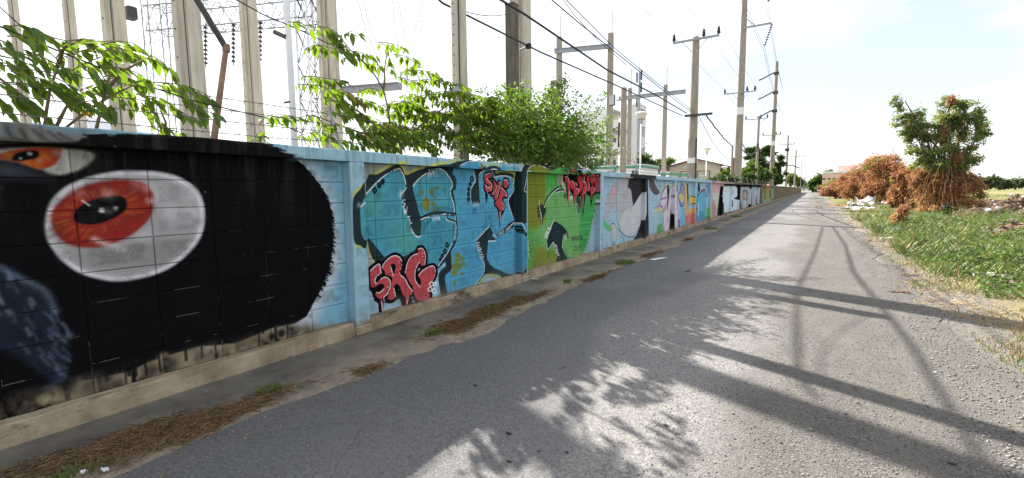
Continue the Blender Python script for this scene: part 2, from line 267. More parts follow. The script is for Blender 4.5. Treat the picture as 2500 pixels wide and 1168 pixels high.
OPS=[
('p',(122,170,192),1,10,0,[(-3000,0),(2970,0),(2970,2000),(-3000,2000)]),
('p',(168,170,176),.7,200,0,[(1900,200),(2500,200),(2500,1750),(1900,1750)]),
('p',(132,118,96),1,60,0,[(-3000,0),(2650,0),(2780,130),(2300,260),(1700,330),(-3000,420)]),
('b',(150,136,110),.7,60,65.89686165836555,(-416,229)),
('b',(96,90,78),.7,60,82.39196710975288,(-317,284)),
('b',(150,136,110),.7,60,53.42208727967096,(-252,249)),
('b',(160,150,128),.7,60,67.79942039202726,(-173,275)),
('b',(150,136,110),.7,60,10.76317150003078,(-116,214)),
('b',(96,90,78),.7,60,51.15799578335968,(-11,292)),
('b',(96,90,78),.7,60,97.64993578632851,(23,168)),
('b',(160,150,128),.7,60,89.98906385278417,(131,286)),
('b',(160,150,128),.7,60,107.48656262078188,(194,144)),
('b',(96,90,78),.7,60,49.51782021404682,(267,159)),
('b',(160,150,128),.7,60,94.52808099884822,(378,274)),
('b',(160,150,128),.7,60,8.18159147026937,(420,216)),
('b',(150,136,110),.7,60,103.29412395934426,(494,243)),
('b',(70,64,56),.7,60,109.36927514081705,(601,241)),
('b',(70,64,56),.7,60,107.52430631163429,(630,283)),
('b',(150,136,110),.7,60,84.30831334153231,(729,298)),
('b',(96,90,78),.7,60,44.44224040016606,(786,274)),
('b',(96,90,78),.7,60,64.0856140557056,(904,132)),
('b',(96,90,78),.7,60,6.57238727733436,(974,258)),
('b',(96,90,78),.7,60,82.34919065994976,(1047,257)),
('b',(70,64,56),.7,60,78.55960087227353,(1093,286)),
('b',(150,136,110),.7,60,109.89562617630436,(1162,176)),
('b',(96,90,78),.7,60,106.42268451911912,(1225,295)),
('b',(70,64,56),.7,60,5.93392937094953,(1312,128)),
('b',(70,64,56),.7,60,65.21376130809008,(1422,145)),
('b',(160,150,128),.7,60,72.22867429921334,(1497,214)),
('b',(96,90,78),.7,60,83.40882948116834,(1559,289)),
('b',(160,150,128),.7,60,84.40032869891664,(1625,249)),
('b',(160,150,128),.7,60,108.44581215140447,(1726,214)),
('b',(96,90,78),.7,60,95.18775261241737,(1778,298)),
('b',(160,150,128),.7,60,83.10585589143798,(1839,234)),
('b',(70,64,56),.7,60,72.63753007876954,(1899,242)),
('b',(70,64,56),.7,60,91.66240024764241,(1991,124)),
('b',(96,90,78),.7,60,107.43139062703801,(2049,165)),
('b',(70,64,56),.7,60,52.41947148350519,(2147,153)),
('b',(70,64,56),.7,60,61.02827813559125,(2240,188)),
('b',(96,90,78),.7,60,107.99621507412239,(2316,243)),
('b',(150,136,110),.7,60,85.76062981982929,(2353,168)),
('b',(160,150,128),.7,60,85.4677294110108,(2440,137)),
('b',(70,64,56),.7,60,87.24491781255395,(2531,160)),
('p',(112,110,106),1,30,0,[(138,1869),(656,1891),(853,1879),(1097,1852),(1021,1774),(961,1741),(642,1717),(121,1687)]),
('p',(108,140,156),.7,20,0,[(750,1867),(999,1867),(1269,1870),(1266,1832),(995,1811),(848,1816)]),
('b',(96,130,146),.7,40,40,(681,1809)),
('p',(92,92,92),.55,40,0,[(2404,1819),(2910,1808),(2907,1753),(2380,1740)]),
('l',(62,60,60),.75,14,1,16,[(676,1820),(692,1773),(760,1742)]),
('l',(62,60,60),.75,14,1,16,[(730,1814),(755,1762),(796,1736)]),
('l',(62,60,60),.75,14,1,16,[(784,1819),(824,1772),(873,1751)]),
('l',(62,60,60),.75,14,1,16,[(846,1817),(887,1774),(932,1756)]),
('l',(62,60,60),.75,14,1,16,[(890,1809),(927,1782),(973,1763)]),
('l',(62,60,60),.75,14,1,16,[(651,1757),(731,1752),(821,1738)]),
('p',(58,60,62),.8,14,1,[(236,1712),(643,1733),(973,1772),(1053,1804),(1010,1758),(642,1719),(235,1696)]),
('l',(196,196,204),.75,110,1,150,[(2436,1777),(2542,1698),(2614,1622),(2687,1536),(2743,1455),(2799,1346),(2824,1216),(2823,1086),(2824,955),(2790,810),(2756,683),(2705,598),(2648,497),(2572,402),(2496,291)]),
('l',(206,206,212),.6,140,1,200,[(2790,810),(2756,683),(2705,598),(2648,497),(2572,402),(2496,291)]),
('p',(11,11,13),1,10,0,[(19,1698),(661,1737),(999,1764),(1050,1778),(1143,1780),(1298,1787),(1543,1798),(1793,1811),(2041,1807),(2176,1796),(2318,1784),(2436,1777),(2542,1698),(2614,1622),(2687,1536),(2743,1455),(2799,1346),(2824,1216),(2823,1086),(2824,955),(2790,810),(2756,683),(2705,598),(2648,497),(2572,402),(2496,291),(2378,255),(2168,266),(2076,250),(1968,237),(1854,219),(1751,235),(1599,270),(1433,265),(1319,257),(1229,243),(1157,220),(991,231),(767,253),(765,147),(644,98),(524,90),(-135,16)]),
('p',(11,11,13),1,10,0,[(962,1754),(993,1791),(1043,1808),(1093,1808),(1200,1834),(1300,1832),(1430,1845),(1530,1845),(1636,1858),(1747,1859),(1863,1848),(1987,1848),(2025,1832),(2118,1839),(2213,1820),(2291,1791),(2385,1748),(2321,1695),(1980,1745),(1422,1734),(989,1736)]),
('l',(11,11,13),.51,5,0,7,[(1234,1832),(1307,1830)]),
('l',(11,11,13),.74,5,0,16,[(2023,1846),(2143,1847)]),
('l',(11,11,13),.84,5,0,15,[(1736,1848),(1829,1856)]),
('l',(11,11,13),.74,5,0,16,[(1049,1810),(1111,1824)]),
('l',(11,11,13),.72,5,0,16,[(1814,1843),(1950,1860)]),
('l',(11,11,13),.72,5,0,18,[(2146,1821),(2247,1822)]),
('l',(11,11,13),.79,5,0,13,[(1713,1851),(1783,1858)]),
('l',(11,11,13),.58,5,0,14,[(2105,1809),(2244,1813)]),
('l',(11,11,13),.92,5,0,9,[(2021,1820),(2151,1832)]),
('l',(11,11,13),.9,5,0,7,[(1643,1862),(1735,1845)]),
('l',(11,11,13),.81,5,0,7,[(1444,1853),(1518,1844)]),
('l',(11,11,13),1.0,5,0,12,[(1033,1813),(1115,1805)]),
('l',(11,11,13),.81,5,0,11,[(1329,1836),(1362,1845)]),
('l',(11,11,13),.69,5,0,17,[(1165,1815),(1205,1814)]),
('l',(11,11,13),.97,5,0,13,[(1489,1848),(1572,1854)]),
('l',(11,11,13),.76,5,0,18,[(1550,1846),(1614,1859)]),
('l',(11,11,13),.82,5,0,13,[(1622,1855),(1687,1867)]),
('l',(11,11,13),.87,5,0,14,[(1050,1812),(1122,1819)]),
('l',(11,11,13),.8,5,0,11,[(1031,1806),(1096,1819)]),
('l',(11,11,13),.69,5,0,10,[(1331,1842),(1390,1839)]),
('l',(11,11,13),.9,5,0,9,[(1934,1850),(2021,1861)]),
('l',(11,11,13),.67,5,0,10,[(1247,1832),(1313,1842)]),
('l',(11,11,13),.94,5,0,14,[(2006,1831),(2080,1847)]),
('l',(11,11,13),.92,5,0,16,[(1491,1861),(1558,1863)]),
('l',(11,11,13),.56,5,0,10,[(1185,1818),(1249,1821)]),
('l',(11,11,13),.7,5,0,11,[(1284,1839),(1357,1840)]),
('l',(11,11,13),.72,5,0,18,[(2162,1831),(2279,1812)]),
('l',(11,11,13),.76,5,0,14,[(2168,1814),(2316,1804)]),
('l',(11,11,13),.91,5,0,9,[(1297,1841),(1340,1834)]),
('l',(11,11,13),.79,5,0,17,[(1026,1805),(1117,1807)]),
('l',(11,11,13),.71,5,0,12,[(1002,1814),(1060,1807)]),
('l',(11,11,13),.89,5,0,12,[(2166,1815),(2260,1804)]),
('l',(11,11,13),.96,5,0,16,[(1373,1841),(1450,1854)]),
('l',(11,11,13),.64,5,0,7,[(1946,1858),(2066,1842)]),
('l',(11,11,13),.53,5,0,6,[(1268,1834),(1335,1830)]),
('l',(11,11,13),.75,5,0,7,[(1133,1828),(1203,1816)]),
('l',(11,11,13),.6,5,0,10,[(1328,1841),(1398,1840)]),
('l',(11,11,13),.59,5,0,7,[(1349,1839),(1417,1846)]),
('l',(11,11,13),.72,5,0,13,[(1382,1837),(1453,1840)]),
('l',(11,11,13),.62,5,0,12,[(1385,1839),(1454,1842)]),
('l',(11,11,13),.97,5,0,17,[(1577,1860),(1661,1857)]),
('l',(11,11,13),.91,5,0,7,[(1372,1835),(1449,1847)]),
('l',(11,11,13),.55,5,0,13,[(1734,1842),(1850,1850)]),
('l',(11,11,13),.55,5,0,7,[(1674,1861),(1752,1868)]),
('l',(11,11,13),.84,5,0,16,[(2095,1841),(2204,1844)]),
('l',(11,11,13),.76,5,0,15,[(1984,1835),(2128,1857)]),
('l',(11,11,13),.78,5,0,10,[(1846,1845),(1946,1868)]),
('l',(11,11,13),.7,5,0,15,[(2009,1850),(2077,1841)]),
('l',(11,11,13),.99,5,0,12,[(1384,1846),(1449,1856)]),
('l',(11,11,13),.76,5,0,14,[(1424,1854),(1517,1847)]),
('l',(11,11,13),.96,5,0,15,[(1512,1841),(1579,1863)]),
('l',(11,11,13),.79,5,0,8,[(1563,1846),(1624,1859)]),
('l',(11,11,13),.71,5,0,14,[(1329,1834),(1413,1847)]),
('l',(11,11,13),.69,5,0,12,[(2031,1840),(2117,1850)]),
('l',(11,11,13),.74,5,0,18,[(1171,1827),(1244,1835)]),
('l',(11,11,13),.86,5,0,12,[(1668,1843),(1769,1855)]),
('l',(11,11,13),.62,5,0,9,[(2044,1828),(2172,1841)]),
('l',(11,11,13),.63,5,0,8,[(1822,1838),(1945,1863)]),
('l',(11,11,13),.66,5,0,16,[(1174,1816),(1265,1834)]),
('l',(11,11,13),.68,5,0,10,[(1437,1857),(1500,1843)]),
('b',(24,24,28),.21,11,11,(2824,814)),
('b',(24,24,28),.39,24,24,(2836,1230)),
('b',(24,24,28),.14,31,31,(2805,1226)),
('b',(24,24,28),.15,32,32,(2803,1197)),
('b',(24,24,28),.2,28,28,(2706,584)),
('b',(24,24,28),.15,30,30,(2781,656)),
('b',(24,24,28),.26,13,13,(2826,1343)),
('b',(24,24,28),.33,27,27,(2776,1357)),
('b',(24,24,28),.37,14,14,(2780,673)),
('b',(24,24,28),.38,23,23,(2766,702)),
('b',(24,24,28),.3,23,23,(2787,673)),
('b',(24,24,28),.15,27,27,(2833,1071)),
('b',(24,24,28),.22,28,28,(2645,1621)),
('b',(24,24,28),.25,13,13,(2738,1478)),
('b',(24,24,28),.21,18,18,(2734,1442)),
('b',(24,24,28),.26,12,12,(2831,1200)),
('b',(24,24,28),.28,26,26,(2527,1693)),
('b',(24,24,28),.24,15,15,(2526,300)),
('b',(24,24,28),.29,13,13,(2707,573)),
('b',(24,24,28),.28,23,23,(2576,416)),
('b',(24,24,28),.36,17,17,(2729,1543)),
('b',(24,24,28),.27,19,19,(2868,1059)),
('b',(24,24,28),.32,23,23,(2787,810)),
('b',(24,24,28),.32,24,24,(2536,282)),
('b',(24,24,28),.17,16,16,(2418,1764)),
('b',(24,24,28),.13,23,23,(2766,698)),
('b',(24,24,28),.2,13,13,(2873,927)),
('b',(24,24,28),.29,29,29,(2803,695)),
('b',(24,24,28),.26,22,22,(2413,1770)),
('b',(24,24,28),.31,31,31,(2479,1788)),
('b',(24,24,28),.13,29,29,(2592,1605)),
('b',(24,24,28),.38,29,29,(2572,1706)),
('b',(24,24,28),.21,15,15,(2559,394)),
('b',(24,24,28),.17,15,15,(2624,523)),
('b',(24,24,28),.18,30,30,(2835,1108)),
('b',(24,24,28),.23,28,28,(2819,1088)),
('b',(24,24,28),.36,16,16,(2623,1645)),
('b',(24,24,28),.12,15,15,(2838,1080)),
('b',(24,24,28),.27,31,31,(2680,1542)),
('b',(24,24,28),.17,20,20,(2604,1638)),
('l',(11,11,13),.7451375729769509,5,0,6,[(2415,1783),(2450,1767)]),
('l',(11,11,13),.8517216321602449,5,0,6,[(2414,1783),(2455,1756)]),
('l',(11,11,13),.9827633346731923,5,0,8,[(2455,1753),(2499,1733)]),
('l',(11,11,13),.8112258133148754,5,0,8,[(2422,1778),(2467,1754)]),
('l',(11,11,13),.6375444195467512,5,0,12,[(2425,1775),(2454,1757)]),
('l',(11,11,13),.624986386154303,5,0,8,[(2461,1748),(2516,1712)]),
('l',(11,11,13),.546857938381734,5,0,11,[(2498,1721),(2544,1690)]),
('l',(11,11,13),.5151508513124008,5,0,7,[(2515,1708),(2565,1686)]),
('l',(11,11,13),.8271558713530304,5,0,12,[(2430,1772),(2464,1758)]),
('l',(11,11,13),.9017943459698372,5,0,12,[(2433,1769),(2484,1727)]),
('l',(11,11,13),.8034662478845549,5,0,13,[(2512,1711),(2544,1695)]),
('l',(11,11,13),.5573368352185132,5,0,9,[(2421,1778),(2452,1751)]),
('l',(11,11,13),.5873154991770773,5,0,11,[(2447,1759),(2481,1719)]),
('l',(11,11,13),.9617515473959168,5,0,9,[(2490,1727),(2536,1687)]),
('l',(11,11,13),.7403074962838154,5,0,8,[(2456,1752),(2487,1728)]),
('l',(11,11,13),.8553134675954668,5,0,9,[(2530,1693),(2572,1656)]),
('l',(11,11,13),.5114768215373018,5,0,9,[(2553,1669),(2584,1647)]),
('l',(11,11,13),.6185854695762869,5,0,12,[(2573,1648),(2624,1622)]),
('l',(11,11,13),.7249521667750491,5,0,12,[(2564,1657),(2601,1611)]),
('l',(11,11,13),.5360284045146463,5,0,9,[(2571,1650),(2609,1627)]),
('l',(11,11,13),.5550659501937285,5,0,7,[(2587,1633),(2618,1614)]),
('l',(11,11,13),.5763365325907213,5,0,11,[(2565,1657),(2604,1639)]),
('l',(11,11,13),.9836243771342943,5,0,8,[(2560,1661),(2592,1647)]),
('l',(11,11,13),.802176588471667,5,0,12,[(2558,1663),(2592,1633)]),
('l',(11,11,13),.5395640397120941,5,0,12,[(2557,1665),(2594,1647)]),
('l',(11,11,13),.5996284035711703,5,0,12,[(2526,1697),(2553,1679)]),
('l',(11,11,13),.914735934438734,5,0,10,[(2524,1699),(2568,1675)]),
('l',(11,11,13),.6730242982613291,5,0,10,[(2564,1657),(2600,1615)]),
('l',(11,11,13),.797198088629933,5,0,12,[(2550,1672),(2579,1651)]),
('l',(11,11,13),.86400435731805,5,0,7,[(2533,1690),(2575,1660)]),
('l',(11,11,13),.7763512309132011,5,0,11,[(2615,1600),(2662,1578)]),
('l',(11,11,13),.6070835152636553,5,0,8,[(2621,1594),(2662,1558)]),
('l',(11,11,13),.5420936318149445,5,0,8,[(2663,1544),(2701,1520)]),
('l',(11,11,13),.9373606401514121,5,0,13,[(2602,1616),(2644,1570)]),
('l',(11,11,13),.709369951366541,5,0,13,[(2635,1577),(2683,1535)]),
('l',(11,11,13),.8867291882003232,5,0,9,[(2656,1552),(2706,1511)]),
('l',(11,11,13),.9670976885338087,5,0,7,[(2663,1544),(2717,1508)]),
('l',(11,11,13),.7597283835014939,5,0,10,[(2597,1622),(2646,1590)]),
('l',(11,11,13),.7161972449631423,5,0,8,[(2593,1627),(2643,1595)]),
('l',(11,11,13),.551680827304976,5,0,8,[(2644,1566),(2694,1534)]),
('l',(11,11,13),.8813651867582873,5,0,11,[(2620,1595),(2654,1579)]),
('l',(11,11,13),.6862903831259022,5,0,7,[(2661,1546),(2699,1497)]),
('l',(11,11,13),.7710369647391639,5,0,9,[(2613,1603),(2652,1574)]),
('l',(11,11,13),.9434056369934203,5,0,12,[(2652,1557),(2689,1533)]),
('l',(11,11,13),.5050290376480187,5,0,7,[(2612,1604),(2643,1580)]),
('l',(11,11,13),.5251298882139324,5,0,7,[(2693,1501),(2739,1476)]),
('l',(11,11,13),.8927678740129732,5,0,13,[(2706,1482),(2736,1449)]),
('l',(11,11,13),.716178599389045,5,0,8,[(2665,1541),(2703,1525)]),
('l',(11,11,13),.655807596675015,5,0,8,[(2666,1540),(2714,1516)]),
('l',(11,11,13),.5220037550827256,5,0,9,[(2708,1479),(2750,1455)]),
('l',(11,11,13),.9042826092382443,5,0,8,[(2698,1493),(2732,1454)]),
('l',(11,11,13),.7544150939232686,5,0,12,[(2671,1533),(2709,1492)]),
('l',(11,11,13),.5085233542539962,5,0,11,[(2694,1499),(2734,1480)]),
('l',(11,11,13),.8327433085242384,5,0,13,[(2713,1471),(2763,1431)]),
('l',(11,11,13),.7592047737246396,5,0,7,[(2709,1478),(2753,1447)]),
('l',(11,11,13),.7735332589654874,5,0,9,[(2673,1529),(2705,1489)]),
('l',(11,11,13),.7262580368035921,5,0,13,[(2683,1515),(2716,1484)]),
('l',(11,11,13),.7059382367341667,5,0,12,[(2672,1531),(2708,1507)]),
('l',(11,11,13),.5152980287242787,5,0,10,[(2709,1477),(2755,1433)]),
('l',(11,11,13),.8546979120140907,5,0,12,[(2694,1499),(2737,1474)]),
('l',(11,11,13),.7573964911960174,5,0,12,[(2725,1452),(2771,1420)]),
('l',(11,11,13),.9603545306094067,5,0,7,[(2773,1358),(2822,1331)]),
('l',(11,11,13),.6354437888198333,5,0,13,[(2740,1421),(2792,1387)]),
('l',(11,11,13),.6409738027883749,5,0,7,[(2772,1360),(2810,1337)]),
('l',(11,11,13),.6148760168134737,5,0,7,[(2733,1436),(2794,1404)]),
('l',(11,11,13),.9191418928042677,5,0,10,[(2723,1454),(2759,1421)]),
('l',(11,11,13),.9805851380976045,5,0,6,[(2765,1374),(2796,1359)]),
('l',(11,11,13),.7730643248540958,5,0,6,[(2734,1434),(2778,1408)]),
('l',(11,11,13),.9527460176703582,5,0,7,[(2732,1437),(2791,1404)]),
('l',(11,11,13),.5711062974921979,5,0,6,[(2775,1355),(2815,1318)]),
('l',(11,11,13),.9113465589685654,5,0,12,[(2762,1380),(2798,1362)]),
('l',(11,11,13),.6911926559313435,5,0,7,[(2722,1458),(2770,1415)]),
('l',(11,11,13),.5656566735919365,5,0,7,[(2741,1421),(2797,1383)]),
('l',(11,11,13),.5384818238561949,5,0,7,[(2726,1449),(2756,1420)]),
('l',(11,11,13),.622973561526434,5,0,8,[(2772,1361),(2806,1310)]),
('l',(11,11,13),.6566359008577463,5,0,6,[(2799,1230),(2835,1199)]),
('l',(11,11,13),.7844346553362905,5,0,9,[(2784,1309),(2822,1269)]),
('l',(11,11,13),.9164881571528483,5,0,7,[(2788,1284),(2827,1256)]),
('l',(11,11,13),.5897285167155251,5,0,13,[(2790,1277),(2828,1230)]),
('l',(11,11,13),.6011787955850045,5,0,6,[(2796,1245),(2832,1226)]),
('l',(11,11,13),.5572843498490778,5,0,6,[(2799,1227),(2831,1196)]),
('l',(11,11,13),.8427360183529522,5,0,10,[(2797,1241),(2829,1197)]),
('l',(11,11,13),.7205954951266,5,0,7,[(2794,1254),(2826,1236)]),
('l',(11,11,13),.6867548251029838,5,0,8,[(2790,1276),(2827,1251)]),
('l',(11,11,13),.9680755560994674,5,0,12,[(2784,1307),(2815,1270)]),
('l',(11,11,13),.6348771012662486,5,0,7,[(2796,1245),(2825,1218)]),
('l',(11,11,13),.8226387659036418,5,0,8,[(2788,1289),(2836,1256)]),
('l',(11,11,13),.7657153486782518,5,0,12,[(2799,1228),(2839,1200)]),
('l',(11,11,13),.8089001851214932,5,0,6,[(2800,1226),(2842,1196)]),
('l',(11,11,13),.529676378653853,5,0,12,[(2786,1299),(2825,1255)]),
('l',(11,11,13),.6073251443182971,5,0,10,[(2800,1174),(2853,1135)]),
('l',(11,11,13),.8556820026054802,5,0,9,[(2799,1109),(2831,1078)]),
('l',(11,11,13),.686271167948369,5,0,11,[(2800,1185),(2842,1157)]),
('l',(11,11,13),.6099562644959668,5,0,9,[(2799,1110),(2847,1085)]),
('l',(11,11,13),.6603222244797946,5,0,8,[(2799,1144),(2836,1128)]),
('l',(11,11,13),.7671806083785155,5,0,11,[(2800,1220),(2832,1185)]),
('l',(11,11,13),.7206989651144522,5,0,11,[(2799,1116),(2834,1071)]),
('l',(11,11,13),.7376762447465851,5,0,12,[(2800,1208),(2851,1171)]),
('l',(11,11,13),.7994245733415563,5,0,7,[(2800,1187),(2830,1163)]),
('l',(11,11,13),.9162151812972694,5,0,7,[(2800,1220),(2843,1202)]),
('l',(11,11,13),.7161744109767119,5,0,10,[(2800,1188),(2838,1162)]),
('l',(11,11,13),.9895559577109503,5,0,11,[(2799,1138),(2844,1117)]),
('l',(11,11,13),.9958889235597972,5,0,6,[(2800,1213),(2834,1182)]),
('l',(11,11,13),.9472041506103199,5,0,12,[(2800,1223),(2841,1195)]),
('l',(11,11,13),.9420823504131202,5,0,7,[(2800,1181),(2837,1153)]),
('l',(11,11,13),.5132791508096666,5,0,13,[(2799,1043),(2830,1023)]),
('l',(11,11,13),.6161175661565987,5,0,9,[(2800,1025),(2848,1001)]),
('l',(11,11,13),.9910375604628466,5,0,11,[(2800,982),(2845,955)]),
('l',(11,11,13),.9499256930799305,5,0,7,[(2800,1025),(2836,1005)]),
('l',(11,11,13),.8843528176102842,5,0,12,[(2800,1024),(2845,994)]),
('l',(11,11,13),.5299380411257322,5,0,9,[(2800,982),(2851,952)]),
('l',(11,11,13),.608035430996554,5,0,12,[(2799,1053),(2829,1029)]),
('l',(11,11,13),.6985739947938283,5,0,7,[(2800,971),(2828,950)]),
('l',(11,11,13),.6921630273761887,5,0,12,[(2799,1070),(2830,1053)]),
('l',(11,11,13),.6945962243655526,5,0,7,[(2800,985),(2832,968)]),
('l',(11,11,13),.6701035638609525,5,0,7,[(2799,1061),(2832,1036)]),
('l',(11,11,13),.6227457280567928,5,0,11,[(2799,1065),(2837,1036)]),
('l',(11,11,13),.5878803010432838,5,0,11,[(2799,1066),(2840,1030)]),
('l',(11,11,13),.8140670519389883,5,0,9,[(2799,1042),(2839,1010)]),
('l',(11,11,13),.7450819239690223,5,0,10,[(2799,1087),(2835,1044)]),
('l',(11,11,13),.6109425328267832,5,0,12,[(2791,924),(2834,880)]),
('l',(11,11,13),.7415640084375112,5,0,7,[(2766,820),(2795,791)]),
('l',(11,11,13),.7917229768683711,5,0,7,[(2776,859),(2809,832)]),
('l',(11,11,13),.7696606000957527,5,0,12,[(2782,886),(2830,848)]),
('l',(11,11,13),.9119284847181177,5,0,7,[(2785,898),(2823,868)]),
('l',(11,11,13),.6513739995067729,5,0,12,[(2797,949),(2841,912)]),
('l',(11,11,13),.9179816466706459,5,0,11,[(2770,835),(2800,799)]),
('l',(11,11,13),.867558187857183,5,0,8,[(2790,921),(2819,904)]),
('l',(11,11,13),.8488093845139164,5,0,10,[(2784,894),(2830,866)]),
('l',(11,11,13),.6598382253765477,5,0,11,[(2787,907),(2819,888)]),
('l',(11,11,13),.7041367611021369,5,0,10,[(2794,938),(2837,916)]),
('l',(11,11,13),.6007723292925091,5,0,10,[(2796,947),(2828,930)]),
('l',(11,11,13),.961593644273246,5,0,12,[(2794,939),(2826,920)]),
('l',(11,11,13),.6381783771669791,5,0,8,[(2782,888),(2826,868)]),
('l',(11,11,13),.7383662327060186,5,0,9,[(2768,826),(2796,805)]),
('l',(11,11,13),.7856717399516431,5,0,10,[(2757,785),(2815,751)]),
('l',(11,11,13),.8953989198343298,5,0,11,[(2759,793),(2787,768)]),
('l',(11,11,13),.8752589489646401,5,0,8,[(2735,703),(2765,683)]),
('l',(11,11,13),.8811743227463431,5,0,7,[(2750,760),(2805,722)]),
('l',(11,11,13),.6861894462253393,5,0,12,[(2743,733),(2779,710)]),
('l',(11,11,13),.7138314767852552,5,0,12,[(2741,723),(2777,691)]),
('l',(11,11,13),.6940384289392081,5,0,6,[(2757,785),(2797,753)]),
('l',(11,11,13),.8790730429109939,5,0,10,[(2760,796),(2809,768)]),
('l',(11,11,13),.686253578428338,5,0,6,[(2734,697),(2775,654)]),
('l',(11,11,13),.6013368409796946,5,0,7,[(2747,747),(2781,705)]),
('l',(11,11,13),.869241160484749,5,0,7,[(2733,693),(2778,658)]),
('l',(11,11,13),.5805814946409099,5,0,7,[(2748,749),(2789,713)]),
('l',(11,11,13),.503550062693186,5,0,7,[(2745,739),(2801,707)]),
('l',(11,11,13),.9970122376950284,5,0,10,[(2739,718),(2778,692)]),
('l',(11,11,13),.6407664816172677,5,0,11,[(2757,785),(2811,760)]),
('l',(11,11,13),.6639070579195357,5,0,13,[(2723,676),(2754,660)]),
('l',(11,11,13),.9027088416204296,5,0,9,[(2727,682),(2776,647)]),
('l',(11,11,13),.7262123831979943,5,0,12,[(2698,634),(2738,613)]),
('l',(11,11,13),.5479460298845917,5,0,8,[(2714,662),(2750,640)]),
('l',(11,11,13),.6450086090586185,5,0,6,[(2703,642),(2742,610)]),
('l',(11,11,13),.7844848838097688,5,0,8,[(2731,689),(2772,667)]),
('l',(11,11,13),.8677633487028175,5,0,10,[(2693,626),(2732,592)]),
('l',(11,11,13),.8972144069225667,5,0,10,[(2710,655),(2752,636)]),
('l',(11,11,13),.8117788216024918,5,0,9,[(2727,683),(2774,640)]),
('l',(11,11,13),.6831230876077568,5,0,13,[(2726,680),(2785,646)]),
('l',(11,11,13),.62381977491234,5,0,12,[(2726,681),(2766,651)]),
('l',(11,11,13),.5023542160473662,5,0,11,[(2711,656),(2741,640)]),
('l',(11,11,13),.8376125369084657,5,0,8,[(2688,617),(2747,588)]),
('l',(11,11,13),.5663695197888041,5,0,10,[(2708,651),(2747,629)]),
('l',(11,11,13),.9820373865995989,5,0,7,[(2727,683),(2788,654)]),
('l',(11,11,13),.8844638717271027,5,0,10,[(2676,598),(2721,561)]),
('l',(11,11,13),.7562247844576979,5,0,13,[(2645,542),(2675,523)]),
('l',(11,11,13),.9630811590172541,5,0,9,[(2681,605),(2711,587)]),
('l',(11,11,13),.7327080977833709,5,0,10,[(2640,534),(2684,505)]),
('l',(11,11,13),.6290614485245822,5,0,9,[(2679,603),(2712,577)]),
('l',(11,11,13),.8718489165562792,5,0,13,[(2666,580),(2701,553)]),
('l',(11,11,13),.5292468691739309,5,0,8,[(2654,558),(2690,538)]),
('l',(11,11,13),.5907967698544263,5,0,7,[(2648,547),(2695,519)]),
('l',(11,11,13),.9418516659044874,5,0,10,[(2671,588),(2715,562)]),
('l',(11,11,13),.8664438270648598,5,0,11,[(2662,572),(2707,551)]),
('l',(11,11,13),.6097499733345804,5,0,8,[(2660,569),(2710,538)]),
('l',(11,11,13),.863868817109734,5,0,7,[(2670,586),(2709,552)]),
('l',(11,11,13),.7515376231019859,5,0,9,[(2637,529),(2679,501)]),
('l',(11,11,13),.8576115040536902,5,0,12,[(2670,586),(2705,557)]),
('l',(11,11,13),.8564841937176435,5,0,13,[(2670,586),(2709,541)]),
('l',(11,11,13),.5610181469626423,5,0,10,[(2614,492),(2648,449)]),
('l',(11,11,13),.7175503782627093,5,0,7,[(2602,477),(2637,432)]),
('l',(11,11,13),.6578364172063369,5,0,9,[(2608,485),(2657,448)]),
('l',(11,11,13),.6584578884854371,5,0,9,[(2605,481),(2631,463)]),
('l',(11,11,13),.6219348156994606,5,0,8,[(2603,478),(2631,458)]),
('l',(11,11,13),.6516219257335882,5,0,8,[(2607,483),(2659,447)]),
('l',(11,11,13),.753714105652568,5,0,8,[(2583,453),(2626,424)]),
('l',(11,11,13),.6251740095909832,5,0,7,[(2567,433),(2623,405)]),
('l',(11,11,13),.9570795730703103,5,0,10,[(2612,490),(2649,441)]),
('b',(30,28,26),.44,33,22,(2081,168)),
('b',(11,11,13),.42,39,27,(895,243)),
('b',(60,54,46),.57,36,16,(1565,172)),
('b',(110,98,80),.55,35,25,(1597,149)),
('b',(110,98,80),.68,15,32,(1217,149)),
('b',(150,136,112),.89,25,58,(1350,256)),
('b',(110,98,80),.82,31,37,(789,162)),
('b',(30,28,26),.83,36,59,(1050,138)),
('b',(11,11,13),.85,32,56,(838,251)),
('b',(150,136,112),.42,27,18,(2279,163)),
('b',(11,11,13),.66,25,57,(826,210)),
('b',(60,54,46),.89,28,51,(1051,129)),
('b',(11,11,13),.67,35,20,(786,236)),
('b',(30,28,26),.81,14,42,(2328,193)),
('b',(60,54,46),.52,30,37,(410,127)),
('b',(11,11,13),.83,34,14,(1011,127)),
('b',(11,11,13),.83,16,36,(1362,166)),
('b',(60,54,46),.59,24,27,(992,159)),
('b',(110,98,80),.46,28,46,(2474,152)),
('b',(30,28,26),.42,26,43,(476,199)),
('b',(11,11,13),.71,25,30,(1701,162)),
('b',(110,98,80),.88,25,13,(1846,138)),
('b',(150,136,112),.44,25,32,(894,249)),
('b',(60,54,46),.88,29,54,(2360,130)),
('b',(150,136,112),.8,31,47,(1819,168)),
('b',(150,136,112),.76,26,23,(527,177)),
('b',(150,136,112),.45,37,21,(1460,123)),
('b',(11,11,13),.41,17,35,(2151,179)),
('b',(60,54,46),.8,15,49,(926,195)),
('b',(11,11,13),.68,17,39,(1873,167)),
('b',(30,28,26),.81,20,21,(2213,141)),
('b',(110,98,80),.53,30,57,(1655,167)),
('b',(110,98,80),.65,39,32,(2426,183)),
('b',(150,136,112),.78,32,37,(653,191)),
('b',(30,28,26),.48,27,35,(1714,179)),
('b',(150,136,112),.76,19,25,(2392,137)),
('b',(60,54,46),.87,36,38,(1588,186)),
('b',(110,98,80),.7,29,59,(1777,195)),
('b',(60,54,46),.64,24,20,(976,173)),
('b',(30,28,26),.61,32,46,(1008,150)),
